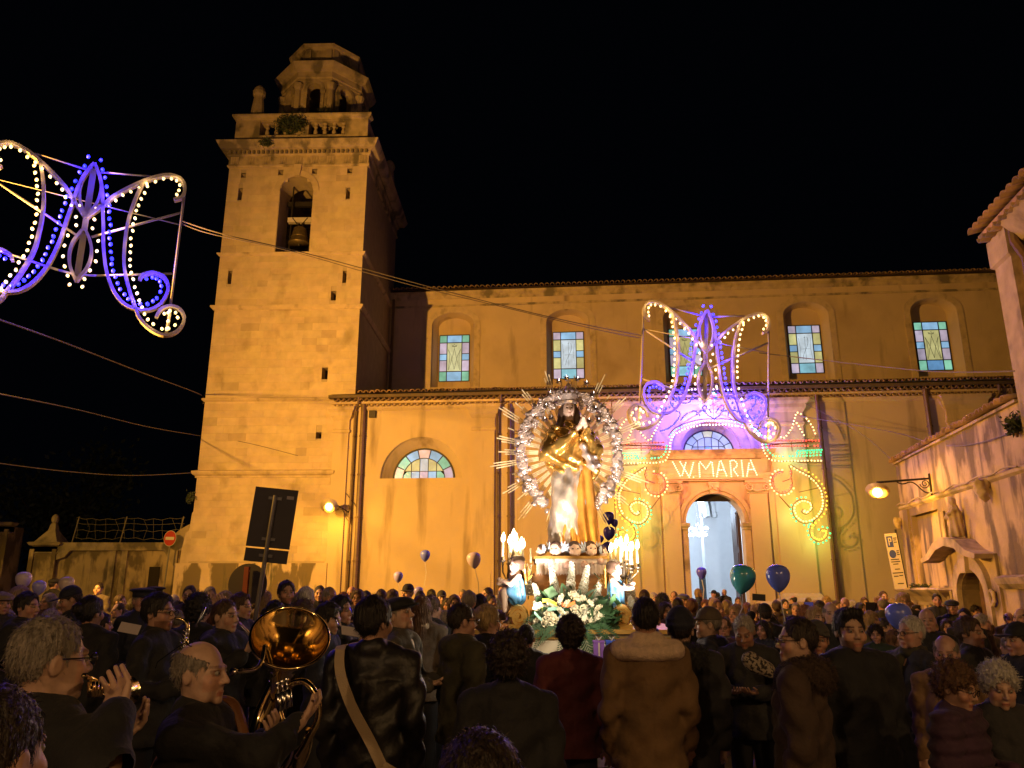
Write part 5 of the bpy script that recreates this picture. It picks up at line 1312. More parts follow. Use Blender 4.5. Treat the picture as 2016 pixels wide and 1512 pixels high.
for i in range(22): m.ball((-.30+i*.029, -.30+.03*math.sin(i*2.1), -.17+.03*math.sin(i*1.3)), .035+.012*math.sin(i), 8, 6)
m.build('cloud_base', M('pink_cloud', (.70, .46, .38), .4, var=.1), stt, smooth=True)
# the two child angels
def angel(label, base, sit, face):
    o = thing('cherub_statue', label, 'statue', base, (0, 0, face))
    def body(P):
        if sit:
            d = s_cap(P, (0,0,.20), (0,-.02,.36), .07, .062); d = su(d, s_cap(P, (.04,0,.19), (.06,-.15,.20), .052, .042), .03); d = su(d, s_cap(P, (.06,-.15,.20), (.05,-.14,.03), .040, .026), .02)
            d = su(d, s_cap(P, (-.04,0,.19), (-.06,-.13,.16), .05, .04), .03); d = su(d, s_cap(P, (-.06,-.13,.16), (-.06,-.08,.0), .038, .026), .02); hz = .47
        else:
            d = s_cap(P, (0,0,.24), (0,0,.42), .068, .060); d = su(d, s_cap(P, (.04,0,.22), (.045,-.02,.02), .048, .028), .03); d = su(d, s_cap(P, (-.04,.01,.22), (-.05,.02,.02), .048, .028), .03)
            for sx in (-1, 1): d = su(d, s_cap(P, (sx*.045,0,.015), (sx*.045,-.06,.01), .022, .018), .015)
            hz = .53
        z0 = hz-.11
        for sx in (-1, 1):
            d = su(d, s_cap(P, (sx*.07,0,z0), (sx*.09,-.09,z0-.08), .028, .025), .02); d = su(d, s_cap(P, (sx*.09,-.09,z0-.08), (sx*.02,-.17,z0-.06+.02*sx), .024, .018), .015)
            d = su(d, s_ell(P, (sx*.015,-.185,z0-.055+.02*sx), (.02,.026,.022)), .01)
        X, Y, Z = P; d = su(d, s_cap(P, (0,0,hz-.12), (0,0,hz-.03), .03), .02); Q = (X, Y, Z-hz)
        return su(d, chead(Q), .012)
    link('body', sdf_mesh('body', body, (-.16,.16,-.24,.12,-.03,.65), .010, skin_s), o)
    hz = .47 if sit else .53
    link('hair', chh, o, (0, .0, hz), (0, 0, 0), 1.12)
    def dr(P):
        d = s_cap(P, (0,0,.16 if sit else .17), (0,-.01,.29 if sit else .36), .088, .078)
        if not sit: d = su(d, s_cap(P, (-.05,-.02,.3), (-.06,-.04,.05), .04, .035), .04)
        else: d = su(d, s_cap(P, (.04,-.02,.19), (.06,-.10,.20), .062, .056), .03)
        return d + .010*folds(P, 8, 12, .5)
    link('drape', sdf_mesh('drape', dr, (-.16,.16,-.2,.14,.0,.46), .011, bluecloth), o)
    for sx in (-1, 1): wing_mesh(7, .24, .06).build('wing', gold, o, (sx*.05, .085, hz-.2), (0, R(-30) if sx > 0 else R(30), R(-25*sx)), scale=(sx, 1, 1))
p = fl(1018, 1215, -.75); angel('seated child angel in blue drape hugging the candelabrum beside the flowers', FO + Vector((p.x, -.75, 1.50)), True, R(-75))
p = fl(1214, 1228, -.75); angel('standing child angel in blue drape holding up the candelabrum near the brown jacket', FO + Vector((p.x, -.72, 1.40)), False, R(62))
# candelabra
cstem = M('candelabrum_bronze', (.30, .25, .18), .35, metal=.8, var=.2)
cand_m = MB().lathe([(.0,0),(.0135,0),(.0125,.16),(.0,.165)], 10).me('candle', wax, True)
flame_m = MB().lathe([(.0,0),(.010,.012),(.0125,.026),(.008,.045),(.0,.062)], 8).me('flame', flame, True)
def candelabrum(label, ub, dy, tips, z0):
    p0 = fl(ub, 1150, dy)
    o = thing('candelabrum', label, 'candelabrum', FO + Vector((p0.x, dy, z0)))
    hub = fl(ub+1, 1122, dy).z - z0
    m = MB(); m.lathe([(.06,0),(.07,.01),(.03,.04),(.018,.1),(.026,.16),(.016,.2),(.016,hub-.1),(.03,hub-.06),(.018,hub),(.02,hub+.08),(.0,hub+.1)], 10); m.build('stem', cstem, o, smooth=True)
    for i, (u, v, h_) in enumerate(tips):
        t = fl(u, v, dy); x = t.x-p0.x; z = t.z-z0-.05; y = .07*math.sin(i*2.4)
        zc = z - h_
        m = MB(); m.tube([(0,0,hub-.03), (x*.5, y*.5, hub-.09), (x, y, hub-.02 if zc > hub else zc-.05), (x, y, zc)], .009, 5); m.lathe([(.012,-.02),(.03,-.01),(.034,.0),(.02,.004),(.02,.03),(.016,.03)], 10, (x, y, zc)); m.tube([(x,y,zc-.05),(x,y,zc-.02)], .012, 5); m.build('arm', cstem, o, smooth=True)
        c_ = link('candle', cand_m, o, (x, y, zc+.02), (0,0,0), (1, 1, h_/.16))
        if v > 0: link('flame', flame_m, o, (x, y, z+.018), (R(4), R(5), 0), 1.75)
    for dx, dz in ((-.08, 0), (.08, .02), (0, .06)):
        q = fl(tips[2][0], tips[2][1], dy); lamp('candle_light', 'POINT', FO + Vector((q.x+dx, dy-.02, q.z+dz+.16)), 1.4, (1, .60, .26), .06)
    return o
candelabrum('branched candelabrum with burning candles rising beside the seated child angel', 1003, -.62, [(990,1062,.16),(1003,1066,.17),(1010,1056,.17),(1015,1062,.16),(1025,1071,.15),(1018,1080,.12),(1008,1081,.10),(1029,1075,.15)], 1.40)
candelabrum('branched candelabrum with burning candles rising above the standing child angel', 1229, -.62, [(1202,1082,.14),(1213,1074,.16),(1219,1071,.17),(1226,1081,.12),(1232,1066,.17),(1239,1081,.14),(1245,1079,.15),(1252,1077,.15)], 1.40)
m = MB(); m.tube([(0,0,-.2),(0,0,-.02)], .01, 5); m.lathe([(.03,-.02),(.0,-.03)], 8); m.lathe([(.0,0),(.012,0),(.012,.15),(0,.155)], 8)
p = fl(1045, 1108, -.3); tag(m.build('altar_candle', wax, None, FO + p), 'single unlit candle standing between the seated angel and the pedestal', 'candle')
for k_, (u, v, e) in enumerate(((1125, 1190, 7), (1075, 1205, 4), (1180, 1205, 4))):
    q = fl(u, v, -1.0); lamp('altar_light', 'POINT', FO + Vector((q.x, -1.42, 1.62)), e*1.35, (1, .84, .60), .05)
# small spotlights on the float, turned up at the statue
sl_g = bulb('spot_lens', (1, .9, .8), 6)
for sx in (-.62, .62):
    b0 = FO + Vector((sx, -1.42, 1.36)); tg_ = FO + Vector((0, 0, 3.15))
    o = link('float_spotlight', None, fl_o, (sx, -1.42, 1.36), (tg_-b0).to_track_quat('Z', 'Y').to_euler())
    MB().lathe([(.0,-.08),(.04,-.07),(.05,.0),(.045,0)], 12).build('housing', iron, o, smooth=True); MB().lathe([(.0,-.012),(.045,-.01)], 12).build('lens', sl_g, o)
    lamp('float_spot_beam', 'SPOT', b0 + (tg_-b0).normalized()*.05, 330, (1, .80, .66), .05, tg_, 62, .7)
# flowers
blossom = MB()
for i in range(5):
    a = i*1.257; t = Vector((math.cos(a), math.sin(a), .5)); nn = Vector((-t.y, t.x, 0)); blossom.add([(0,0,0), t*.02+nn*.013, t*.032, t*.02-nn*.013], [(0,1,2,3)])
blm = blossom.me('blossom', whitef)
def spike(label, u0, v0, u1, v1, r_, dy, n, grp='white flower spikes on the float'):
    a, b_ = FO + fl(u0, v0, dy), FO + fl(u1, v1, dy+.05)
    o = thing('flower_spike', label, 'flower', a, (0,0,0), grp); d = b_-a
    m = MB(); m.tube([(0,0,0), tuple(d*.5+Vector((.01,0,0))), tuple(d)], .006, 5); m.build('stem', leafm, o)
    vv, ff = [], []
    for i in range(n):
        q = (i+.5)/n; an = i*2.4; rr = r_*(1-.65*q)*random.uniform(.8, 1.1); c_ = d*(.12+.88*q) + Vector((rr*math.cos(an), rr*math.sin(an)*.8, 0))
        R_ = Matrix.Rotation(an, 3, 'Z') @ Matrix.Rotation(R(60), 3, 'Y') @ Matrix.Rotation(random.random()*3, 3, 'Z'); s_ = random.uniform(.75, 1.1)*(1-.45*q)
        k0 = len(vv); vv += [c_ + R_ @ (Vector(p_)*s_) for p_ in blossom.v]; ff += [tuple(k0+x for x in f) for f in blossom.f]
    tag(link('blossoms', mesh('blossoms', vv, ff, whitef), o), kind='stuff')
spike('tall white flower spike in the middle just under the fringed cloth', 1122, 1180, 1126, 1108, .042, -.75, 110)
spike('white flower spike left of the tallest one above the yellow ribbon', 1098, 1188, 1086, 1118, .045, -.8, 100)
spike('white flower spike leaning right of the tallest one', 1142, 1185, 1157, 1115, .042, -.8, 100)
spike('thin flower spike at the right end by the gold wing', 1170, 1200, 1182, 1140, .03, -.7, 60)
spike('short white flower spike leaning over the left gold scroll', 1068, 1200, 1052, 1150, .035, -.75, 70)
spike('white flower spike behind the seated child angel', 1040, 1180, 1036, 1112, .042, -.45, 100)
spike('white flower spike behind the right candelabrum', 1243, 1190, 1240, 1135, .042, -.45, 100)
spike('low white flower cluster pointing right below the tall spikes', 1140, 1218, 1172, 1180, .045, -.95, 90)
spike('low white flower cluster at the left side of the bouquet', 1072, 1200, 1054, 1186, .045, -.9, 70)
spike('white flowers far left behind the seated angel', 992, 1200, 984, 1165, .04, -.5, 60)
spike('white flowers low at the right candelabrum foot', 1250, 1215, 1240, 1175, .045, -.7, 80)
rose = MB()
for j, (n_, r0, h0, tl) in enumerate(((3, .012, .03, 12), (5, .020, .026, 28), (6, .030, .018, 50), (6, .036, .006, 72))):
    for i in range(n_):
        a = 2*PI*i/n_ + j*.5; rm = Matrix.Rotation(a, 3, 'Z') @ Matrix.Rotation(R(tl), 3, 'Y')
        pts = [(-.002, 0, 0), (.004, -.016, .02), (-.002, -.013, .036), (-.006, 0, .042), (-.002, .013, .036), (.004, .016, .02)]
        rose.add([rm @ Vector(p_) + Vector((r0*.35*math.cos(a), r0*.35*math.sin(a), 0)) for p_ in pts], [(0,1,2,3),(0,3,4,5)])
rose.ball((0,0,.016), .018, 8, 5); rosem = rose.me('white_rose', M('rose_petal', (.82, .76, .58), .55, var=.06, rand=.08), False)
RS = [(1146,1182),(1118,1190),(1080,1212),(1100,1206),(1112,1215),(1060,1196),(1072,1228),(1150,1200),(1163,1210),(1144,1215),(1170,1225),(1152,1222),(1180,1200),(1090,1222),(1185,1218),(1130,1200),(1135,1228),(1058,1225),(1128,1175),(1108,1180),(1160,1190),(1087,1195),(1175,1212)]
ORD = ('first', 'second', 'third', 'fourth', 'fifth', 'sixth', 'seventh', 'eighth', 'ninth', 'tenth', 'eleventh', 'twelfth', 'thirteenth', 'fourteenth', 'fifteenth', 'sixteenth', 'seventeenth', 'eighteenth', 'nineteenth')
def rose_row(v): return 0 if v < 1188 else (1 if v < 1203 else (2 if v < 1219 else 3))
for u, v in RS:
    rr_ = sorted(q[0] for q in RS if rose_row(q[1]) == rose_row(v)).index(u); lab_ = 'cream white rose, %s from the left in the %s row of the float bouquet' % (ORD[rr_], ('top', 'upper', 'lower', 'bottom')[rose_row(v)])
    tag(link('white_rose', rosem, None, FO + fl(u, v, -1.02) + Vector((0, random.uniform(-.05, .04), 0)), (R(55)+random.uniform(-.4,.4), random.uniform(-.5,.5), random.random()*6), random.uniform(1.0, 1.3)), lab_, 'flower', 'cream roses of the float bouquet')
def fern(label, u, v, ang, L_, dy, droop=.3):
    vv, ff = [], []; n_ = 16
    for i in range(n_):
        q = i/n_; c_ = Vector((math.cos(ang)*L_*q, -.05*q, math.sin(ang)*L_*q - droop*L_*q*q)); t = Vector((math.cos(ang), 0, math.sin(ang)-2*droop*q)).normalized(); nn = Vector((-t.z, -.2, t.x))
        for sg in (-1, 1):
            l_ = L_*.32*(1-q)*(.6+.4*min(1, q*5)); e = c_ + nn*sg*l_ + t*l_*.5; k_ = len(vv); w_ = t*L_*.035
            vv += [c_-w_, (c_+e)/2+w_*.9, e, (c_+e)/2-w_*.9]; ff.append((k_, k_+1, k_+2, k_+3))
    k_ = len(vv); vv += [Vector((0,0,.003)), Vector((math.cos(ang)*L_, -.05, math.sin(ang)*L_-droop*L_)), Vector((0,0,-.003))]; ff.append((k_, k_+1, k_+2))
    tag(link('fern_spray', mesh('fern_spray', vv, ff, leafm), None, FO + fl(u, v, dy)), label, 'foliage', 'green fern sprays of the float bouquet')
for i_, (u, v, a, L_, dy) in enumerate(sorted(((1110,1222,-150,.30,-1.05),(1095,1225,-165,.34,-1.04),(1120,1232,-120,.26,-1.06),(1140,1232,-60,.30,-1.06),(1155,1232,-40,.36,-1.05),(1130,1235,-85,.28,-1.07),(1085,1215,170,.28,-1.0),(1160,1215,15,.28,-1.0),
        (1100,1190,130,.26,-.9),(1115,1185,100,.26,-.9),(1150,1190,60,.26,-.9),(1135,1190,80,.22,-.9),(1060,1225,-170,.25,-1.0),(1175,1235,-20,.3,-1.04),(1145,1235,-75,.36,-1.08),(1080,1230,-130,.25,-1.06),(1125,1205,140,.2,-.95),(1165,1200,40,.25,-.93)))):
    fern('%s green fern spray from the left in the float bouquet, pointing %s' % (ORD[i_], ('right' if abs(a) < 25 else 'left' if abs(a) > 155 else ('up' if a > 0 else 'down') + (' left' if abs(a) > 100 else ' right' if abs(a) < 80 else ''))), u, v, R(a), L_, dy)
rs2 = np.random.RandomState(2); vv, ff = [], []
for i in range(900):
    c_ = np.array([rs2.uniform(-.42, .36), -1.0+rs2.uniform(0, .3), 1.36+abs(rs2.normal())*.12]); a = rs2.normal(size=3)*.035; b_ = np.cross(a, rs2.normal(size=3))*.4
    vv += [c_-a, c_+b_, c_+a, c_-b_]; ff.append((4*i, 4*i+1, 4*i+2, 4*i+3))
tag(link('leaf_bed', mesh('leaf_bed', vv, ff, leafm), None, FO), 'bed of mixed green leaves under the roses', 'foliage', kind='stuff')
def ribbon(label, pts, w_, c_):
    m = MB(); P = [FO + fl(u, v, -1.07) for u, v in pts]; vv = []
    for p_ in P: vv += [p_ + Vector((0,0,w_/2)), p_ - Vector((0,0,w_/2)) + Vector((0,-.01,0))]
    m.add(vv, [(2*i, 2*i+1, 2*i+3, 2*i+2) for i in range(len(P)-1)]); tag(m.build('ribbon', M('ribbon', c_, .4, var=.05)), label, 'ribbon')
ribbon('yellow ribbon hanging in the left part of the bouquet', [(1067,1210),(1068,1182),(1080,1182),(1096,1190)], .03, (.75, .60, .05))
ribbon('orange ribbon bow in the middle of the bouquet', [(1106,1190),(1118,1192),(1132,1186),(1134,1205)], .035, (.85, .16, .03))
ribbon('pale teal ribbon across the lower left of the bouquet', [(1078,1200),(1090,1198),(1104,1199)], .03, (.25, .55, .45))
ribbon('second pale teal ribbon end hanging at the lower left', [(1052,1206),(1060,1214),(1066,1220)], .03, (.25, .55, .45))
ribbon('small blue ribbon near the orange bow', [(1100,1215),(1106,1206),(1110,1200)], .025, (.10, .30, .7))
for lab, u, c_ in (('small purple gift box with ribbon on the float edge behind the brown jacket', 1178, (.16, .07, .30)), ('small royal blue gift box on the float edge beside the purple one', 1203, (.03, .07, .42))):
    p = fl(u, 1276, -1.1); o = thing('gift_box', lab, 'box', FO + Vector((p.x, -1.12, 1.12)))
    m = MB(); m.box(-.05, .05, -.04, .04, 0, .13); m.box(-.054, .054, -.044, .044, .13, .15); m.build('box', M('gift_paper', c_, .35, var=.05), o)
    m = MB(); m.tube([(0,-.045,.15),(-.03,-.05,.19),(0,-.045,.16),(.03,-.05,.19),(0,-.045,.15)], .005, 4); m.box(-.008,.008,-.047,-.0405,0,.13); m.build('bow', silver, o)
    
# ------------------------------------------------------------------ balloons
bprof = [(0, -1.24), (.04, -1.21), (.16, -1.13), (.40, -.95), (.64, -.70), (.83, -.40), (.95, -.08), (1.0, .22), (.98, .48), (.89, .72), (.72, .91), (.48, 1.04), (.24, 1.10), (0, 1.12)]
balm = {}
def balloon(label, u, v, r_px, Y, col, string=None, tilt=(0, 0), grp=None):
    r_ = r_px*.5*Y*1.02/FPX
    if col not in balm: balm[col] = M('balloon_rubber', col, .22, var=.03, coat=.5)
    o = thing('balloon', label, 'balloon', at(u, v, Y), (tilt[0], tilt[1], 0), grp)
    MB().lathe([(a*r_, b_*r_) for a, b_ in bprof], 28).build('skin', balm[col], o, smooth=True)
    MB().lathe([(.0, -1.22*r_), (.09*r_, -1.36*r_), (.0, -1.34*r_)], 8).build('knot', balm[col], o)
    if string: m = MB(); m.tube([(.0,0,-1.3*r_), (.03,0,-1.3*r_-string*.4), (-.01,.02,-1.3*r_-string)], .004*max(1, Y/6), 4); m.build('string', M('string', (.6, .55, .5), .7, var=0), o)
BLUE, TEAL, LILAC, INDIGO, WHITE, PALE = (.16, .22, .95), (.08, .46, .55), (.42, .40, 1.0), (.06, .05, .40), (.72, .58, .50), (.42, .42, .90)
balloon('large teal balloon held up in front of the church door', 1462, 1140, 47, 7.0, TEAL, .25, (0, R(12)))
balloon('royal blue balloon on a white string beside the teal one', 1532, 1138, 44, 6.6, BLUE, .6)
balloon('violet blue balloon floating inside the church doorway', 1381, 1128, 19, 17, (.10, .10, .95), .5)
balloon('blue balloon against the plaster wall right of the street lamp', 837, 1094, 19, 16, (.16, .20, 1.0), .5)
balloon('lilac balloon low above the heads by the round hat', 784, 1136, 18, 15, LILAC, .2)
balloon('pale lilac balloon on a long string left of the float', 933, 1103, 27, 13, (.78, .66, .92), .55, (0, R(-8)))
balloon('bright blue balloon behind the white haired man with glasses', 1771, 1215, 46, 6.3, BLUE, .2, (0, R(-10)))
balloon('pinkish white balloon at the far left above a blond head', 46, 1142, 28, 10, (.70, .60, .72), .2)
balloon('pale blue balloon half hidden next to the pinkish white one', 77, 1157, 24, 10, PALE, .2)
balloon('warm white balloon above a dark cap at the left', 131, 1151, 27, 9.5, WHITE, .15, (0, R(-10)))
balloon('dull lilac balloon half hidden among the heads near the round hat', 824, 1166, 18, 13, LILAC, .1)
for i, (u, v, r_, t) in enumerate(((1198,1020,22,0),(1199,1050,23,10),(1196,1078,19,-30),(1186,1083,19,60),(1181,1062,14,20),(1210,1030,14,-15),(1050,1140,16,0),(1057,1150,14,30))):
    balloon(('indigo balloon at the top of the dark bunch behind the statue', 'indigo balloon in the middle of the dark bunch behind the statue', 'indigo balloon tilted over at the foot of the dark bunch', 'indigo balloon lying sideways lowest in the dark bunch', 'small indigo balloon peeping out behind the amber cloak', 'small indigo balloon at the right of the dark bunch', 'dark violet balloon behind the left flowers of the float', 'second dark violet balloon behind the left flowers')[i], u, v, r_, 10.4, INDIGO, None, (0, R(t)), 'dark balloons behind the float')

# ------------------------------------------------------------------ people: building blocks
skins = [M('skin', c, .48, var=.12, scale=28, tint=True, bump=.05, bscale=140) for c in ((.46, .27, .19), (.52, .33, .24), (.40, .22, .15), (.50, .29, .22))]
eye_w = M('eye_white', (.30, .26, .22), .3, var=0); eye_d = M('eye_iris', (.03, .02, .015), .2, var=0)
HC = dict(black=(.012, .009, .008), dark=(.025, .016, .011), brown=(.07, .038, .02), chest=(.11, .055, .025), auburn=(.13, .05, .025), blond=(.36, .25, .12), grey=(.22, .19, .16), white=(.55, .52, .48), silver=(.38, .34, .30))
hairm = {k: M('hair_' + k, c, .5, var=.45, bump=.8, bmap=(95, 60, 13)) for k, c in HC.items()}
CCOL = dict(black=(.012, .012, .014), navy=(.014, .017, .035), char=(.028, .027, .028), brown=(.055, .032, .02), olive=(.045, .042, .022), grey=(.075, .07, .065), tan=(.24, .14, .07), maroon=(.085, .012, .014), rust=(.15, .085, .035),
            blue=(.025, .035, .085), green=(.025, .045, .032), cream=(.45, .37, .28), red=(.20, .02, .02), beige=(.26, .20, .13), plum=(.05, .02, .045), taupe=(.10, .075, .055))
coatm = {k: M('coat_' + k, c, .8, var=.22, scale=6, bump=.7, bscale=16, sheen=.05) for k, c in CCOL.items()}
leatherm = M('black_leather', (.012, .011, .012), .47, var=.2, scale=8, bump=.5, bscale=14)
trous = M('dark_trousers', (.018, .018, .022), .85, var=.2, bump=.2)
shoem = M('dark_shoe', (.03, .028, .027), .5, var=.2)
specm = M('spectacle_frame', (.03, .03, .03), .25, metal=.6, var=0)
PIV = np.array((0, .015, 1.50))
def head_parts(kind):
    fem, old = kind == 'f', kind == 'o'
    xs, ys, zs = lin(-.105,.105,.0056), lin(-.135,.125,.0056), lin(-.06,.265,.0056); P = grid3(xs, ys, zs)
    jw = .053 if fem else (.064 if old else .060)
    d = su(s_ell(P, (0,.012,.150), (.076,.096,.098)), s_ell(P, (0,-.030,.085), (jw,.068,.076)), .035)
    d = su(d, s_cap(P, (0,.022,-.06), (0,.004,.075), .046 if fem else .056), .02)
    d = su(d, s_cap(P, (-.036,-.086,.147), (.036,-.086,.147), .009), .014)
    for sx in (-1, 1):
        d = su(d, s_ell(P, (sx*.045,-.062,.095), (.024,.024,.026)), .02)
        d = ss(d, s_ell(P, (sx*.033,-.103,.130), (.019,.014,.0115)), .010)
        d = su(d, s_ell(P, (sx*.079,.014,.118), (.011,.020,.031)), .006)
        d = ss(d, s_ell(P, (sx*.090,.008,.120), (.006,.010,.016)), .004)
    d = su(d, s_cap(P, (0,-.094,.135), (0,-.113 if not old else -.117,.097), .008, .0115), .010)
    for sx in (-1, 1): d = su(d, s_ell(P, (sx*.013,-.104,.092), (.009,.010,.008)), .006)
    d = su(d, s_ell(P, (0,-.093,.0585), (.024,.0105,.0065)), .006); d = su(d, s_ell(P, (0,-.090,.0475), (.021,.0105,.0075)), .006)
    d = ss(d, s_ell(P, (0,-.106,.0535), (.023,.008,.0016)), .003)
    d = su(d, s_ell(P, (0,-.082,.026), (.022,.019,.018)), .015)
    if old:
        for sx in (-1, 1): d = su(d, s_ell(P, (sx*.048,-.045,.045), (.022,.03,.03)), .02)
    V, F = snet(d, xs, ys, zs)
    C = np.ones_like(V); x, y, z = V.T
    lip = (np.abs(z-.053) < .011) & (np.abs(x) < .024) & (y < -.088); C[lip] = (.78, .50, .48)
    br = (z > .147) & (z < .158) & (np.abs(x) > .012) & (np.abs(x) < .052) & (y < -.06)
    C[br] = (.24, .19, .16) if not old else (.50, .46, .44)
    ey = (np.abs(z-.130) < .012) & (np.abs(np.abs(x)-.033) < .019) & (y < -.06); C[ey] = (.55, .47, .42)
    ck = (np.abs(z-.095) < .03) & (np.abs(x) > .02) & (y < -.05) & ~lip; C[ck] *= (1.05, .90, .86)
    if kind == 's': st_ = (z < .075) & (y < -.01) & ~lip & (z > -.01); C[st_] = (.55, .48, .44)
    eyes = []
    for sx in (-1, 1):
        for r_, yy, mi in ((.0110, -.0868, 1), (.0064, -.0925, 2)):
            b = MB().ball((sx*.033, yy, .1295), r_, 10, 6)
            ve = np.array(b.v); eyes.append((ve, np.array(b.f), mi))
    return V, F, C, eyes
HEADS = {}
def hand_parts():
    xs, ys, zs = lin(-.065,.065,.0045), lin(-.06,.04,.0045), lin(-.20,.05,.0045); P = grid3(xs, ys, zs)
    d = su(s_cap(P, (0,0,.05), (0,0,-.01), .026, .024), s_ell(P, (0,-.004,-.055), (.042,.018,.052)), .02)
    for i, (x0, L_) in enumerate(((-.030,.062), (-.011,.074), (.009,.070), (.028,.055))):
        a = (x0, -.002, -.092); b = (x0*1.12, -.014, -.092-L_*.5); c = (x0*1.12, -.040, -.092-L_*.82)
        d = su(d, np.minimum(s_cap(P, a, b, .0092, .0088), s_cap(P, b, c, .0088, .0072)), .005)
    d = su(d, np.minimum(s_cap(P, (-.032,-.004,-.035), (-.056,-.024,-.07), .012, .0105), s_cap(P, (-.056,-.024,-.07), (-.052,-.042,-.098), .010, .008)), .008)
    return snet(d, xs, ys, zs)
HAND = hand_parts()
POSE = dict(stand=((.235,.035,1.14), (.225,-.055,.90)), hold=((.245,.01,1.14), (.095,-.25,1.16)), play=((.25,-.05,1.16), (.075,-.24,1.36)), up=((.255,-.13,1.40), (.085,-.25,1.63)), one=((.245,.01,1.14), (.095,-.25,1.16)))
def joints(pose):
    if isinstance(POSE[pose], list): return POSE[pose]
    e, w_ = POSE[pose]
    R_ = [(-1, e, w_), (1, e, w_)]
    if pose == 'one': R_[0] = (-1, *POSE['up']); R_[1] = (1, *POSE['stand'])
    return [(np.array((sx*.185, 0, 1.415)), np.array((sx*e_[0], e_[1], e_[2])), np.array((sx*q[0], q[1], q[2]))) for sx, e_, q in R_]
BODY = {}
def body_arrays(pose):
    if pose in BODY: return BODY[pose]
    xs, ys, zs = lin(-.36,.36,.016), lin(-.34,.24,.016), lin(0.0,1.72,.016); P = grid3(xs, ys, zs)
    d = su(s_ell(P, (0,0,1.27), (.165,.110,.22)), s_ell(P, (0,0,.98), (.155,.115,.14)), .08)
    d = su(d, s_cap(P, (-.16,0,1.42), (.16,0,1.42), .058), .05); d = su(d, s_cap(P, (0,.015,1.40), (0,.016,1.52), .058, .05), .04)
    for sx in (-1, 1):
        d = su(d, s_cap(P, (sx*.085,0,.93), (sx*.095,-.01,.50), .085, .058), .04); d = su(d, s_cap(P, (sx*.095,-.01,.50), (sx*.10,.02,.09), .056, .038), .02)
        d = su(d, s_cap(P, (sx*.10,.04,.045), (sx*.115,-.12,.035), .042, .032), .02)
    for a, b, c in joints(pose): d = su(d, s_cap(P, a, b, .052, .043), .03); d = su(d, s_cap(P, b, c, .042, .028), .02)
    arr = [snet(d, xs, ys, zs)]
    for i, (a, b, c) in enumerate(joints(pose)):
        z = -(c-b); z /= np.linalg.norm(z); x = np.array((1., .15, 0)); x -= z*(x@z); x /= np.linalg.norm(x); y = np.cross(z, x)
        V = HAND[0].copy(); F = HAND[1]
        if i == 1: V[:, 0] *= -1; F = F[:, ::-1]
        arr.append((V @ np.stack([x, y, z]) + c, F))
    BODY[pose] = arr; return arr
def rot_np(yaw, pitch): return np.array(Euler((pitch, 0, yaw), 'XYZ').to_matrix())
BM_CACHE = {}
def body_mesh(pose, kind, hyaw, pitch):
    key = (pose, kind, hyaw, pitch)
    if key in BM_CACHE: return BM_CACHE[key]
    if kind not in HEADS: HEADS[kind] = head_parts(kind)
    V, F, C, eyes = HEADS[kind]; Rm = rot_np(R(hyaw), R(pitch)).T
    parts = [(a, b, 0) for a, b in body_arrays(pose)] + [(V @ Rm + PIV, F, 0)] + [(v @ Rm + PIV, f, mi) for v, f, mi in eyes]
    cols = np.concatenate([np.ones((len(p[0]), 3)) for p in parts[:-1-len(eyes)]] + [C] + [np.ones((len(p[0]), 3)) for p in parts[len(parts)-len(eyes):]])
    me = vf_mesh('body', parts, [skins[0], eye_w, eye_d], cols); BM_CACHE[key] = me; return me
COATS = {}
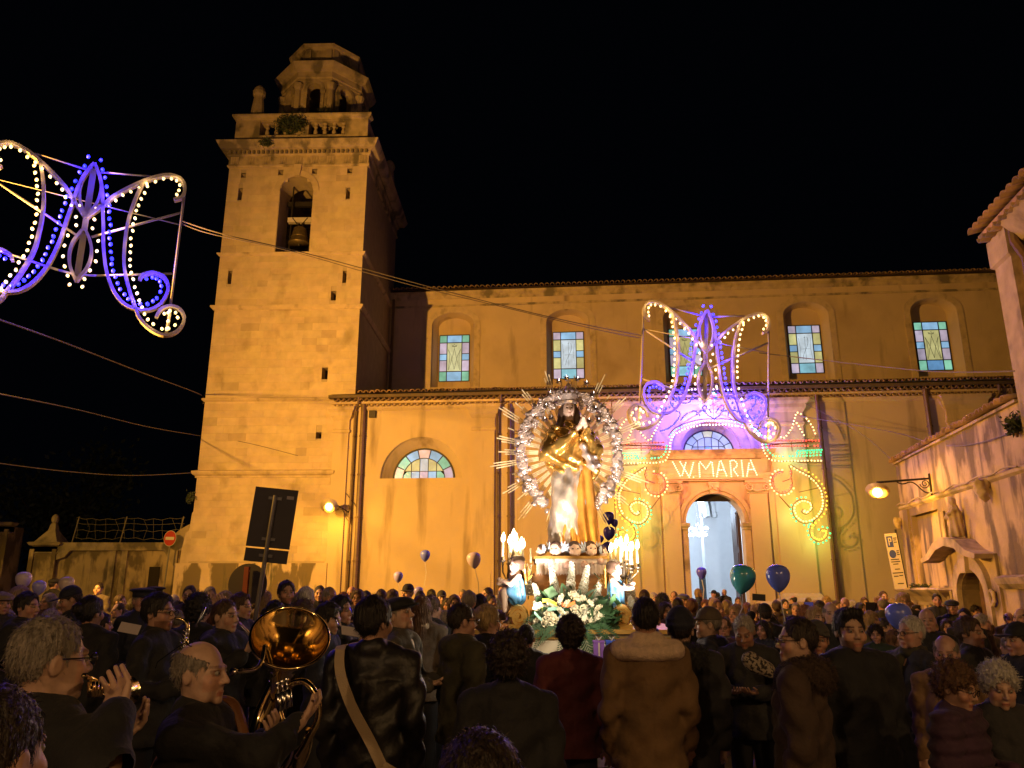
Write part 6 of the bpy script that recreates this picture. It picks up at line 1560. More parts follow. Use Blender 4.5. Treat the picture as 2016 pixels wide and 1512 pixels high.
def coat_mesh(pose, style):
    key = (pose, style)
    if key in COATS: return COATS[key]
    low = {'coat': .50, 'fur': .62}.get(style, .80); h = .0128
    xs, ys, zs = lin(-.42,.42,h), lin(-.40,.34,h), lin(low-.06,1.82 if pose in ('up', 'one') else 1.66,h); P = grid3(xs, ys, zs); X, Y, Z = P
    t = .030 if style in ('puffer', 'hood', 'fur') else .018
    d = su(s_ell(P, (0,0,1.25), (.170+t,.118+t,.26)), s_cap((X, Y*1.3, Z), (0,0,1.10), (0,0,low), .175+t*.6, .205+t), .06)
    d = su(d, s_cap(P, (-.15,.005,1.425), (.15,.005,1.425), .056+t*.8), .05); d = su(d, s_cap(P, (0,.02,1.42), (0,.03,1.485), .072), .03)
    for a, b, c in joints(pose):
        c2 = b + (c-b)*.93
        d = su(d, s_cap(P, a, b, .060+t, .054+t*.8), .03); d = su(d, s_cap(P, b, c2, .054+t*.8, .042+t*.4), .02)
    if style == 'puffer': d = d + .011*np.cos(Z*2*PI/.085) - .004
    else: d = d + .008*wob(P, 26, 1.0) + .008*np.sin(Z*38+X*22+3*np.sin(Y*14))*np.clip(1.5-np.abs(Z-1.05)*2.4, .3, 1) + .006*np.sin(X*34-Z*21+2*np.sin(Z*9+Y*6))
    ax_ = np.abs(X)                                                     # hem band, placket, shoulder and back seams, pocket flaps
    d = d - .006*(Z < low+.055) - .005*((ax_ < .022) & (Y < 0))
    d = d + .007*np.exp(-((ax_-.172)/.010)**2)*(Z > 1.22) + .006*np.exp(-(X/.009)**2)*(Y > .05)*(Z < 1.36) + .006*np.exp(-((Z-1.345)/.009)**2)*(Y > .03)*(ax_ < .2)
    d = d - .006*((np.abs(Z-.98) < .022) & (np.abs(ax_-.11) < .065) & (Y < -.05))
    for a, b, c in joints(pose): d = d - .006*(s_cap(P, b+(c-b)*.84, b+(c-b)*.95, .085) < 0)
    col = s_cap(P, (-.03,.045,1.49), (.03,.045,1.49), .055, .055); col = np.maximum(col, -s_cap(P, (0,-.03,1.40), (0,-.02,1.64), .062))
    d = su(d, col, .015)
    if style in ('hood', 'fur'):
        hd = su(s_ell(P, (0,.105,1.44), (.135,.085,.095)), s_cap(P, (-.10,.03,1.475), (.10,.03,1.475), .052), .04); hd = np.maximum(hd, -s_cap(P, (0,-.05,1.42), (0,.0,1.66), .07))
        if style == 'fur': hd = hd - .014*np.abs(wob(P, 120, 2.0)) - .008*np.abs(wob(P, 210, .3))
        d = su(d, hd, .015)
    if style in ('suit', 'coat'):                                       # open front with lapels
        d = np.maximum(d, -s_cap(P, (0,-.17,1.24), (0,-.13,1.46), .02, .062))
    d = np.maximum(d, low-Z)
    cv, cf = snet(d, xs, ys, zs); ps = [(cv, cf)]
    if style == 'fur': ps.append(strands(cv, cf, 3500, .032, .0014, .012, (0, .3, -.6), .8, 2, lambda c: ((c[:, 2] > 1.37) & (np.abs(c[:, 0]) < .17)) + 1e-6))
    me = vf_mesh('coat', ps, coatm['black']); COATS[key] = me; return me
def trouser_mesh():
    xs, ys, zs = lin(-.24,.24,.024), lin(-.2,.2,.024), lin(.04,1.06,.024); P = grid3(xs, ys, zs); d = s_ell(P, (0,0,.96), (.175,.135,.13))
    for sx in (-1, 1): d = su(d, su(s_cap(P, (sx*.088,0,.92), (sx*.098,-.01,.50), .100, .078), s_cap(P, (sx*.098,-.01,.50), (sx*.102,.02,.08), .076, .066), .02), .02)
    return vf_mesh('trousers', [snet(d, xs, ys, zs)], trous)
TRO = trouser_mesh()
SHO = [sdf_mesh('shoe', lambda P, sx=sx: np.maximum(s_cap(P, (sx*.10,.045,.052), (sx*.118,-.135,.042), .052, .043), -P[2]+.004), (sx*.11-.08, sx*.11+.08, -.2, .12, -.02, .13), .012, shoem) for sx in (-1, 1)]
def strands(V, F, n, L_, w_, lift, flow=(0, .45, -1), rnd=.5, seed=1, keep=None):
    "loose strands laid over a surface"
    rs2 = np.random.RandomState(seed); a, b, c, d = (V[F[:, i]] for i in range(4))
    N = np.cross(c-a, d-b); ar = np.linalg.norm(N, axis=1)+1e-12; N = N/ar[:, None]; cen = (a+b+c+d)/4
    cc = cen - V.mean(0); 
    if (np.einsum('ij,ij->i', N, cc) * ar).sum() < 0: N = -N
    pr = ar.copy()
    if keep is not None: pr = pr*keep(cen)
    ix = rs2.choice(len(F), n, p=pr/pr.sum()); p = cen[ix] + rs2.normal(size=(n, 3))*.002; nn = N[ix]
    t = np.array(flow)[None, :] + rs2.normal(size=(n, 3))*rnd; t -= nn*(t*nn).sum(1)[:, None]; t /= np.linalg.norm(t, axis=1)[:, None]+1e-9
    s_ = np.cross(nn, t)*w_; l_ = L_*rs2.uniform(.6, 1.3, n)[:, None]
    q0 = p - nn*.002; q1 = p + t*l_*.5 + nn*lift; q2 = p + t*l_ + nn*lift*rs2.uniform(.3, 1.6, n)[:, None]
    VV = np.stack([q0-s_, q0+s_, q1+s_, q1-s_, q2+s_*.3, q2-s_*.3], 1).reshape(-1, 3); k = np.arange(n)*6
    return VV, np.concatenate([np.stack([k, k+1, k+2, k+3], 1), np.stack([k+3, k+2, k+4, k+5], 1)])
HAIRS = {}
def hair_mesh(style):
    if style in HAIRS: return HAIRS[style]
    base = dict(short=0, thick=.010, curly=.022, long=.010, bob=.014, ring=0, reced=0, bun=.006, quiff=.006)[style]; h = .0072
    xs, ys, zs = lin(-.15,.15,h), lin(-.15,.20,h), lin(-.26 if style == 'long' else -.06,.33,h); P = grid3(xs, ys, zs); X, Y, Z = P
    g = .0045 + base
    d = s_ell(P, (0,.016,.156), (.077+g,.097+g,.098+g*1.1))
    face = s_ell(P, (0,-.098,.098), (.073,.094,.104)) + .007*wob(P, 90, 2.2) + .003*wob(P, 230, .7)
    d = ss(d, face, .015)
    low = {'short': .065, 'thick': .050, 'curly': .045, 'ring': .06, 'reced': .06, 'bun': .05, 'quiff': .075}.get(style)
    if low is not None:
        side = np.where(Y > .040, low, np.where(Y > -.012, .132, np.where(Y > -.030, .105, .150))); d = np.maximum(d, (side-Z)*.7 + .004*wob(P, 160, 1.1))
    if style in ('long', 'bob'):
        zb = -.19 if style == 'long' else -.005
        for sx in (-1, 1): d = su(d, s_cap(P, (sx*.072,.02,.14), (sx*.082,.02,zb), .032, .028), .03)
        d = su(d, s_cap((X*.72, Y, Z), (0,.07,.14), (0,.07,zb-.02), .055, .042), .03); d = ss(d, face, .012); d = np.maximum(d, -s_ell(P, (0,-.06,.02), (.055,.07,.09)))
    if style == 'bun': d = su(d, s_ell(P, (0,.135,.165), (.045,.040,.045)), .015)
    if style == 'quiff': d = su(d, s_cap(P, (-.04,-.065,.235), (.04,-.06,.238), .026), .03)
    if style == 'ring': d = ss(d, s_ell(P, (0,-.015,.235), (.082,.115,.080)), .012)
    if style == 'reced': d = ss(d, s_ell(P, (0,-.085,.215), (.058,.065,.06)), .02)
    a = np.arctan2(Y, X)
    if style == 'curly': d = d - .010*wob(P, 130, .5) - .006*wob(P, 230, 1.3)
    else: d = d - .0025*np.sin(a*34+Z*25) - (.006 if base else .002)*wob(P, 70, .8)
    hv, hf = snet(d, xs, ys, zs)
    if style == 'curly': st_ = strands(hv, hf, 1500, .028, .0016, .013, (0, 0, -.2), 1.2)
    elif style in ('long', 'bob'): st_ = strands(hv, hf, 1700, .07, .0015, .005, (0, .1, -1), .16)
    else: st_ = strands(hv, hf, 1900, .019, .0012, .0035, (0, .35, -1), .4)
    me = vf_mesh('hair', [(hv, hf), st_], hairm['dark']); HAIRS[style] = me; return me
HATS = {}
def hat_mesh(style):
    if style in HATS: return HATS[style]
    h = .0075; xs, ys, zs = lin(-.17,.17,h), lin(-.24,.18,h), lin(.08,.34,h); P = grid3(xs, ys, zs); X, Y, Z = P
    if style == 'beanie':
        d = s_ell(P, (0,.014,.165), (.097,.117,.122)); d = np.maximum(d, (.150+.35*Y*-1*.6-Z)*.8); d = d + .0035*np.sin(Z*150)*(Z < .22) - .002*np.sin(np.arctan2(Y, X)*50)
    elif style == 'cap':
        d = np.maximum(s_ell(P, (0,.012,.170), (.092,.112,.108)), .165-Z); d = su(d, s_ell(P, (0,-.135,.170), (.075,.075,.009)), .008)
    elif style == 'flat':
        d = np.maximum(s_ell(P, (0,-.005,.190), (.112,.138,.062)), .158-Z); d = su(d, s_ell(P, (0,-.125,.172), (.075,.055,.009)), .01)
    elif style == 'felt':
        d = np.maximum(s_ell(P, (0,.01,.19), (.090,.108,.10)), .165-Z); d = ss(d, s_cap(P, (0,-.06,.31), (0,.08,.30), .022), .02); d = su(d, s_ell(P, (0,.01,.172), (.135,.155,.008)), .008)
    else:                                                              # peaked officer cap
        d = np.maximum(s_ell(P, (0,.01,.185), (.092,.110,.06)), .160-Z); d = su(d, s_ell(P, (0,0,.235), (.132,.142,.024)), .02); d = su(d, s_ell(P, (0,-.125,.168), (.070,.055,.008)), .008)
    me = vf_mesh('hat', [snet(d, xs, ys, zs)], coatm['black']); HATS[style] = me; return me
def glasses_mesh():
    m = MB()
    for sx in (-1, 1):
        m.tube([(sx*.033+.023*math.cos(a), -.116+.004*abs(math.cos(a)), .126+.017*math.sin(a)) for a in np.linspace(0, 2*PI, 13)[:-1]], .0022, 5, closed=True)
        m.tube([(sx*.056,-.112,.132), (sx*.074,-.09,.133), (sx*.082,.01,.135), (sx*.082,.03,.120)], .002, 5)
    m.tube([(-.011,-.117,.130), (.011,-.117,.130)], .002, 5)
    return m.me('glasses', specm)
GLA = glasses_mesh()
SPOTS = []
SCARF = {}
def scarf_mesh():
    def f(P):
        X, Y, Z = P; q = np.sqrt(X**2 + ((Y-.015)*.92)**2); d = np.sqrt((q-.078)**2 + ((Z-1.478)*.62)**2) - .028
        d = su(d, s_cap(P, (-.03,-.10,1.45), (-.045,-.155,1.20), .032, .040), .02)
        return d + .006*np.sin(Z*70+np.arctan2(Y, X)*4)
    return sdf_mesh('scarf', f, (-.15,.15,-.22,.15,1.12,1.56), .012, coatm['grey'])
SCM = scarf_mesh()
def person(label, u, vt, hpx, yaw, kind='m', hair='short', hc='dark', coat='jacket', cc='black', pose='stand', hat=None, hatc='black', gl=False, pitch=0, hy=0, Y=None, base=0.0, skin=None, leather=False, group=None, lean=0, reach=None, scarf=None):
    if Y is None: Y = min(25.2, .238*FPX/hpx)
    hc_tall = 1.762 + (.02 if hat or hair in ('curly', 'thick') else 0)
    p = at(u, vt, Y)
    for it in range(14):                                               # keep clear of neighbours and of the float, along the line of sight
        bad = any((p.x-q[0])**2 + (p.y-q[1])**2 < .36**2 for q in SPOTS) or (-.55 < p.x < 1.85 and 7.35 < p.y < 10.0)
        if not bad: break
        Y *= 1.03 if it % 2 == 0 or Y > 3 else .98
        p = at(u, vt, Y)
    SPOTS.append((p.x, p.y))
    s = (p.z-base)/hc_tall
    if reach:                                                          # near arm led to the instrument
        nm, ew, ww = reach; rz = Matrix.Rotation(-R(yaw), 3, 'Z')
        J = joints(pose); lo = [np.array(rz @ (Vector(q)-Vector((p.x, p.y, base)))/s) for q in (ew, ww)]
        POSE[nm] = [(J[0][0], lo[0], lo[1]), J[1]]; pose = nm
    o = thing('person', label, 'person', (p.x, p.y, base), (R(lean), 0, R(yaw)), group or 'people in the evening crowd', s)
    b = link('body', body_mesh(pose, kind, hy, pitch), o); setmat(b, skins[skin if skin is not None else random.randrange(4)])
    c = link('coat', coat_mesh(pose, coat), o); setmat(c, leatherm if leather else coatm[cc])
    link('trousers', TRO, o)
    for k in (0, 1): link('shoe', SHO[k], o)
    pv = Vector(PIV); er = (R(pitch), 0, R(hy))
    if hair != 'none': q = link('hair', hair_mesh(hair), o, pv, er); setmat(q, hairm[hc])
    if hat: q = link('hat', hat_mesh(hat), o, pv, er); setmat(q, coatm[hatc])
    if scarf: q = link('scarf', SCM, o); setmat(q, coatm[scarf])
    if gl: link('glasses', GLA, o, pv, er)
    return o, s

# ------------------------------------------------------------------ the crowd, front rows first
def PX(u, v, Y): return at(u, v, Y)
person('person cut off at the lower left corner, dark hair and coat from behind', 14, 1338, 210, 172, 'm', 'short', 'dark', 'jacket', 'black', Y=1.42)
horn_man, s_ = person('person playing trumpet, large greying head seen from behind, dark jacket', 122, 1207, 146, 142, 'o', 'short', 'grey', 'jacket', 'black', 'play', gl=True, Y=2.32, skin=1, reach=('trumpet_arm', at(205,1520,2.12), at(224,1408,2.26)))
tuba_man, s_ = person('bald tuba player in profile with thin grey hair and glasses pushed up', 408, 1256, 112, 84, 'o', 'ring', 'grey', 'jacket', 'black', 'play', Y=2.95, skin=1, reach=('tuba_arm', at(520,1490,2.88), at(588,1425,3.0)))
person('person right under the lens, only the dark top of the head shows', 948, 1424, 205, 178, 'm', 'short', 'dark', 'jacket', 'black', Y=1.42)
strap_man, s_ = person('person in black leather jacket with cream strap across the back', 741, 1166, 84, 174, 'm', 'thick', 'black', 'jacket', 'black', leather=True, hy=-25, Y=4.25)
person('person with curly dark hair from behind in front of the float', 1000, 1241, 100, 178, 'f', 'curly', 'dark', 'jacket', 'black', Y=3.75)
shear, s_ = person('person in brown jacket with cream shearling collar seen from behind', 1268, 1174, 62, 178, 'm', 'short', 'black', 'jacket', 'rust', Y=4.75)
person('person in navy beanie and long dark coat with fur hood from behind', 1337, 1193, 62, 168, 'm', 'short', 'dark', 'fur', 'char', hat='beanie', hatc='navy', Y=4.9)
person('curly haired person in maroon jacket standing against the flowers', 1122, 1210, 66, 180, 'm', 'curly', 'dark', 'jacket', 'maroon', Y=5.4)
person('short dark haired person half hidden between the curly heads', 1036, 1228, 48, 176, 'm', 'short', 'black', 'jacket', 'black', Y=6.6)
person('person with glasses and furry hooded parka turning left at the right front', 1560, 1213, 82, -118, 'm', 'short', 'dark', 'fur', 'brown', gl=True, Y=4.2, hy=20)
person('young person with dark quiff facing the camera in a dark hooded jacket', 1671, 1197, 76, 6, 's', 'quiff', 'black', 'hood', 'black', Y=4.55, skin=1, hy=-6)
person('person in striped grey knit beanie looking sideways beside the parka', 1606, 1221, 58, -18, 'f', 'short', 'brown', 'jacket', 'char', hat='beanie', hatc='grey', Y=5.6)
person('white haired person with glasses and scarf looking left before the blue balloon', 1786, 1211, 60, -72, 'o', 'short', 'white', 'coat', 'char', gl=True, Y=5.6, skin=3, scarf='olive')
person('older balding person in tan coat with moustache looking down', 1858, 1247, 62, -35, 'o', 'ring', 'grey', 'coat', 'tan', Y=5.0, skin=3, pitch=8)
person('person with short brown hair and glasses lowering the head at the lower right', 1868, 1297, 82, 42, 'f', 'curly', 'chest', 'puffer', 'plum', 'hold', gl=True, Y=3.9, pitch=14, skin=0)
person('white curly haired person looking down at the lower right edge', 1957, 1298, 86, -12, 'o', 'curly', 'white', 'jacket', 'char', 'hold', Y=3.75, pitch=16, skin=1)
person('person in a black baseball cap looking left at the far right edge', 1996, 1222, 56, -80, 'm', 'short', 'dark', 'jacket', 'black', hat='cap', hatc='black', Y=5.6, skin=3)
person('person with swept brown grey hair looking right near the small portal', 1908, 1209, 58, 35, 'o', 'thick', 'brown', 'jacket', 'char', Y=6.0, skin=2)
person('bald person facing the camera below the side ledge', 1822, 1196, 46, -25, 'o', 'none', 'dark', 'jacket', 'black', Y=7.6, skin=3)
person('grey haired person bending over a phone with a leopard print bag', 1464, 1206, 58, -25, 'o', 'short', 'silver', 'jacket', 'char', 'hold', pitch=26, Y=6.0, skin=2)
person('person in a brown baseball cap facing left beside the beanie', 1388, 1192, 54, -100, 'm', 'short', 'grey', 'hood', 'navy', hat='cap', hatc='taupe', Y=6.3)
person('person in olive hooded parka with glasses and cropped hair before the crowd', 914, 1186, 64, 118, 'm', 'short', 'dark', 'hood', 'olive', gl=True, Y=5.6)
person('person with dark blond hair and glasses in navy jacket next to the olive parka', 964, 1185, 68, 125, 'o', 'thick', 'blond', 'hood', 'navy', gl=True, Y=5.3)
person('smiling older person in flat cap looking up to the right', 796, 1167, 62, 75, 'o', 'short', 'grey', 'coat', 'grey', 'hold', hat='flat', hatc='black', pitch=-14, Y=5.7, skin=1)
sax_man, s_ = person('saxophone player with glasses and black hair in profile', 322, 1161, 64, 82, 's', 'thick', 'black', 'jacket', 'black', 'hold', gl=True, Y=5.4, skin=0)
boy, s_ = person('young wind player with short cropped hair in profile behind the tuba', 450, 1178, 60, 70, 'm', 'short', 'brown', 'hood', 'black', 'play', Y=5.9, skin=1)
person('young musician with a pale shirt collar looking down at a score', 646, 1180, 54, 85, 'm', 'thick', 'black', 'jacket', 'navy', 'hold', pitch=14, Y=6.4, skin=1)
flute_w, s_ = person('long dark haired flute player facing right behind the young musician', 676, 1172, 52, 65, 'f', 'long', 'black', 'jacket', 'black', 'play', Y=6.9, skin=3)
person('person with wavy brown hair from behind just above the tuba bell', 600, 1180, 52, 170, 'f', 'curly', 'brown', 'jacket', 'char', Y=6.5)
person('dark haired person from behind left of the wavy hair above the tuba', 545, 1178, 48, 176, 'm', 'thick', 'black', 'jacket', 'black', Y=6.9)
person('person with tied dark hair bending away left of the saxophone player', 186, 1172, 58, 165, 'f', 'bun', 'black', 'jacket', 'black', Y=6.2)
person('dark haired youth in profile at the left in front of the pale balloons', 62, 1161, 46, 82, 'm', 'thick', 'black', 'hood', 'black', Y=7.2, skin=3)
person('child with dark hair holding a sheet left of the saxophone player', 207, 1203, 36, 120, 'm', 'thick', 'black', 'jacket', 'black', 'hold', Y=7.9)
person('musician with dark curly hair raising a clarinet beside the tower', 396, 1167, 52, 172, 'm', 'curly', 'black', 'jacket', 'black', 'up', Y=6.6)
person('boy in profile in front of the round sign back', 480, 1163, 46, 75, 'm', 'thick', 'brown', 'jacket', 'navy', Y=7.6, skin=1)
person('officer in peaked cap with white band facing right by the tower plinth', 284, 1153, 42, 50, 'o', 'short', 'grey', 'jacket', 'navy', hat='officer', hatc='navy', Y=8.4, skin=3)
person('second officer in a black peaked cap half behind the first', 307, 1151, 34, 20, 'm', 'short', 'dark', 'jacket', 'black', hat='officer', hatc='black')
person('person in a dark cap leaning over under the white balloon', 148, 1150, 42, -60, 'm', 'short', 'dark', 'jacket', 'navy', hat='cap', hatc='navy', pitch=18, Y=8.6)
person('person in a yellowish cap at the left edge facing right', 8, 1160, 42, 60, 'o', 'short', 'grey', 'jacket', 'olive', hat='flat', hatc='beige', Y=8.6)
person('person with pale blond hair under the pinkish balloon', 46, 1154, 36, 150, 'f', 'bob', 'blond', 'jacket', 'brown', Y=9.8)
# the middle and back rows: label, u, top v, head px, facing, build, hair, colour, coat, coat colour, extras
ROWS = [
('person in a small round cap by the gate pillar with the finial', 110, 1136, 19, 160, 'm', 'short', 'dark', 'jacket', 'black', dict(hat='flat')),
('person in a v neck jumper alone against the low mossy wall', 195, 1146, 21, 5, 'm', 'short', 'dark', 'jacket', 'taupe', {}),
('person turned right under the wall corbel between the posts', 240, 1170, 27, 80, 'm', 'short', 'brown', 'jacket', 'olive', {}),
('bespectacled person looking this way below the tower plinth stain', 374, 1152, 34, 15, 'm', 'short', 'dark', 'coat', 'brown', dict(gl=True)),
('person with moustache and grey hair beside the bespectacled one', 415, 1154, 33, 30, 'o', 'short', 'grey', 'jacket', 'char', {}),
('person in a beige knit hat tilted before the round sign', 440, 1163, 34, -50, 'f', 'bob', 'blond', 'jacket', 'brown', dict(hat='beanie', hatc='beige', scarf='cream')),
('blond woman with a bob just right of the leaning pole', 524, 1163, 30, 150, 'f', 'bob', 'blond', 'jacket', 'brown', {}),
('tall person with dark wavy hair standing above the others by the sign pole', 567, 1139, 40, 25, 's', 'thick', 'dark', 'coat', 'black', dict(pitch=-4)),
('balding person with pink scalp beside the white haired one', 584, 1163, 30, 170, 'o', 'ring', 'grey', 'jacket', 'char', {}),
('white haired person seen from behind under the tower corner', 606, 1152, 38, 155, 'o', 'thick', 'white', 'jacket', 'char', {}),
('person with dark fringe and pale forehead below the first lamp', 630, 1152, 28, 10, 'm', 'short', 'black', 'jacket', 'black', {}),
('person with round face just under the dark fringe', 633, 1165, 27, 12, 'f', 'bob', 'dark', 'jacket', 'brown', {}),
('grey balding person turning right below the street lamp', 652, 1155, 37, 60, 'o', 'reced', 'grey', 'jacket', 'char', {}),
('reddish haired woman in front of the drain pipe', 678, 1166, 28, 165, 'f', 'bob', 'auburn', 'jacket', 'brown', {}),
('bald person directly under the thick drain pipe', 692, 1153, 26, -10, 'o', 'none', 'dark', 'jacket', 'taupe', {}),
('woman with round glasses next to the drain pipe', 704, 1160, 30, 5, 'f', 'bob', 'brown', 'jacket', 'brown', dict(gl=True)),
('dark haired head seen from behind left of the leather jacket', 722, 1161, 27, 178, 'm', 'thick', 'black', 'jacket', 'black', {}),
('person with short brown hair right above the leather jacket head', 752, 1159, 29, 172, 'm', 'short', 'brown', 'jacket', 'olive', {}),
('person with side parted brown hair under the lilac balloon', 776, 1158, 29, 140, 'm', 'thick', 'brown', 'jacket', 'brown', {}),
('person in a dark round felt hat standing out against the plaster', 802, 1149, 27, -30, 'o', 'short', 'grey', 'jacket', 'char', dict(hat='felt', hatc='black')),
('dark haired head beside the dull lilac balloon', 828, 1163, 29, 176, 'm', 'short', 'black', 'jacket', 'black', {}),
('woman with long light brown hair from behind, pale scarf', 831, 1172, 48, 178, 'f', 'long', 'chest', 'jacket', 'taupe', dict(scarf='cream')),
('person in dark suit from behind with brown hair turning right', 853, 1169, 46, 140, 'm', 'thick', 'brown', 'suit', 'black', {}),
('person in a dark cap facing the camera against the bright wall', 870, 1161, 25, 15, 'm', 'short', 'dark', 'jacket', 'black', dict(hat='cap', hatc='char')),
('woman with long dark hair, glasses and red lips facing the camera', 895, 1171, 32, 8, 'f', 'long', 'brown', 'coat', 'black', dict(gl=True)),
('person with grey brown hair from behind under the balloon string', 925, 1160, 36, 165, 'f', 'thick', 'grey', 'jacket', 'brown', {}),
('small face peeping between the long haired woman and the parka', 914, 1173, 24, -12, 'm', 'short', 'dark', 'jacket', 'brown', {}),
('person with clipped dark hair at the end of the balloon string', 958, 1156, 24, -60, 'm', 'short', 'dark', 'jacket', 'char', {}),
('dark haired woman from behind left of the seated angel', 946, 1170, 34, 160, 'f', 'bob', 'black', 'jacket', 'black', {}),
('person with pink cheeks half covered by the blond head', 968, 1169, 29, 25, 'm', 'short', 'black', 'jacket', 'brown', {}),
('person in dim light right behind the left white flowers', 989, 1149, 26, -20, 'o', 'short', 'brown', 'jacket', 'char', {}),
('person with short brown hair just right of the standing angel', 1268, 1160, 30, 170, 'm', 'short', 'brown', 'jacket', 'char', {}),
('person with dark curly hair before the shadowed portal pilaster', 1305, 1168, 30, 155, 'm', 'curly', 'black', 'jacket', 'black', {}),
('woman with dark fringe looking up beside the navy beanie', 1311, 1186, 36, 20, 'f', 'bob', 'dark', 'jacket', 'plum', {}),
('young face lit from the left between the brown jacket and the beanie', 1317, 1199, 34, -45, 'f', 'short', 'auburn', 'jacket', 'brown', {}),
('person with a crew cut from behind above the navy beanie', 1334, 1176, 32, 174, 'm', 'short', 'dark', 'jacket', 'char', {}),
('person in a grey tweed flat cap by the left door jamb', 1345, 1166, 26, 15, 'o', 'short', 'grey', 'jacket', 'grey', dict(hat='flat', hatc='grey')),
('person with reddish hair from behind in front of the door jamb', 1361, 1176, 32, 178, 'f', 'thick', 'auburn', 'jacket', 'brown', {}),
('fair haired woman with red scarf on the church steps', 1376, 1159, 23, 60, 'f', 'bob', 'blond', 'puffer', 'blue', dict(base=.30, Y=20.5, scarf='red')),
('person in a black cap stooping in the church doorway', 1404, 1161, 20, -70, 'm', 'short', 'black', 'puffer', 'black', dict(hat='cap', base=.34, Y=22)),
('person with dark hair and black jacket in the middle of the doorway', 1413, 1165, 20, 160, 'm', 'thick', 'black', 'jacket', 'black', dict(base=.34, Y=22.6)),
('bald person standing apart in the bright doorway', 1425, 1159, 19, -40, 'o', 'none', 'dark', 'jacket', 'black', dict(base=.34, Y=22.2)),
('blond head just under the church doorway', 1407, 1177, 24, 20, 'f', 'bob', 'blond', 'jacket', 'brown', {}),
('person with pink forehead facing the camera under the doorway', 1414, 1182, 33, 8, 'o', 'reced', 'chest', 'jacket', 'brown', {}),
('person with light brown hair turning away under the teal balloon', 1431, 1179, 30, 150, 'f', 'thick', 'blond', 'jacket', 'brown', {}),
('blond woman with pale bob looking left below the teal balloon', 1446, 1190, 36, -60, 'f', 'bob', 'blond', 'jacket', 'taupe', {}),
('distant person by the right door jamb behind the teal balloon', 1453, 1175, 20, -15, 'm', 'short', 'brown', 'jacket', 'char', {}),
('person in a dark cap holding a phone high between the balloons', 1503, 1186, 31, 176, 'm', 'short', 'dark', 'jacket', 'black', dict(hat='cap', pose='up', Y=9.5)),
('person with a dark fringe low behind the raised arms', 1484, 1196, 28, 12, 'f', 'bob', 'black', 'jacket', 'plum', {}),
('brown haired person left of the parka head', 1528, 1180, 26, 160, 'f', 'thick', 'brown', 'jacket', 'brown', {}),
('greying person low between the parka and the raised arm', 1566, 1186, 27, -25, 'o', 'short', 'grey', 'jacket', 'char', {}),
('woman with short reddish hair behind the parka', 1584, 1191, 33, 170, 'f', 'curly', 'auburn', 'jacket', 'brown', {}),
('blond woman with wavy hair above the striped beanie', 1606, 1194, 40, 15, 'f', 'bob', 'blond', 'jacket', 'taupe', {}),
('dark haired person filming with a violet phone by the pilaster base', 1612, 1180, 28, 172, 'm', 'thick', 'dark', 'jacket', 'black', dict(pose='up', Y=12.4)),
('bald person with grey beard left of the young quiff', 1634, 1184, 42, -8, 'o', 'ring', 'grey', 'jacket', 'black', dict(Y=8.2)),
('pink bald person brightly lit before the dark drain pipe', 1661, 1175, 25, -55, 'o', 'none', 'dark', 'jacket', 'char', {}),
('person with brown hair half behind the pink bald one', 1648, 1182, 24, 30, 'm', 'short', 'brown', 'jacket', 'char', {}),
('person raising a dark phone in both hands near the wall lamp', 1736, 1175, 27, 168, 'o', 'ring', 'grey', 'jacket', 'black', dict(pose='up', Y=13)),
('person with pale forehead below the parking board', 1739, 1163, 22, -5, 'm', 'short', 'brown', 'jacket', 'char', {}),
('woman with thick fair hair and glasses at the foot of the parking board', 1777, 1167, 30, -20, 'f', 'bob', 'blond', 'jacket', 'black', dict(gl=True)),
('small lit face left of the fair haired woman with glasses', 1764, 1186, 18, 20, 'f', 'bob', 'dark', 'jacket', 'brown', {}),
('woman with fair bob right of the young quiff', 1716, 1203, 36, 40, 'f', 'bob', 'blond', 'jacket', 'olive', {}),
('dark wavy haired person low beside the young quiff', 1722, 1229, 40, -30, 'f', 'curly', 'dark', 'jacket', 'green', {}),
('dark haired person close to the blue balloon looking right', 1742, 1215, 34, 60, 'm', 'thick', 'black', 'jacket', 'black', {}),
('young person with cropped hair before the side ledge', 1843, 1168, 25, -25, 's', 'short', 'black', 'jacket', 'black', {}),
('person in a black beret like cap beside the small portal', 1872, 1177, 30, -35, 'o', 'short', 'grey', 'jacket', 'black', dict(hat='flat')),
('person with flat dark hair and earring below the portal doors', 1896, 1197, 36, -40, 'f', 'short', 'black', 'jacket', 'black', {}),
('person with dark tuft of hair behind the blue balloon', 1803, 1191, 28, -10, 'm', 'quiff', 'dark', 'jacket', 'brown', {}),
('woman with dark hair and sunglasses below the beret', 1864, 1219, 34, -30, 'f', 'bob', 'dark', 'jacket', 'black', dict(gl=True)),
('older person with wispy grey hair before the portal jamb', 1934, 1206, 36, 55, 'o', 'thick', 'silver', 'jacket', 'brown', {}),
('balding person in shadow at the right edge under the tall house', 2006, 1196, 38, -60, 'o', 'ring', 'dark', 'jacket', 'brown', {}),
('person with a pink face behind the black baseball cap', 2016, 1244, 44, -80, 'o', 'short', 'grey', 'jacket', 'black', dict(Y=6.6)),
]
for lb, u, vt, hp, yw, kd, hr, hcol, ct, ccol, ex in ROWS:
    ex = dict(ex); person(lb, u, vt, hp, yw + random.uniform(-6, 6), kd, hr, hcol, ct, ccol, ex.pop('pose', 'stand'), **ex)
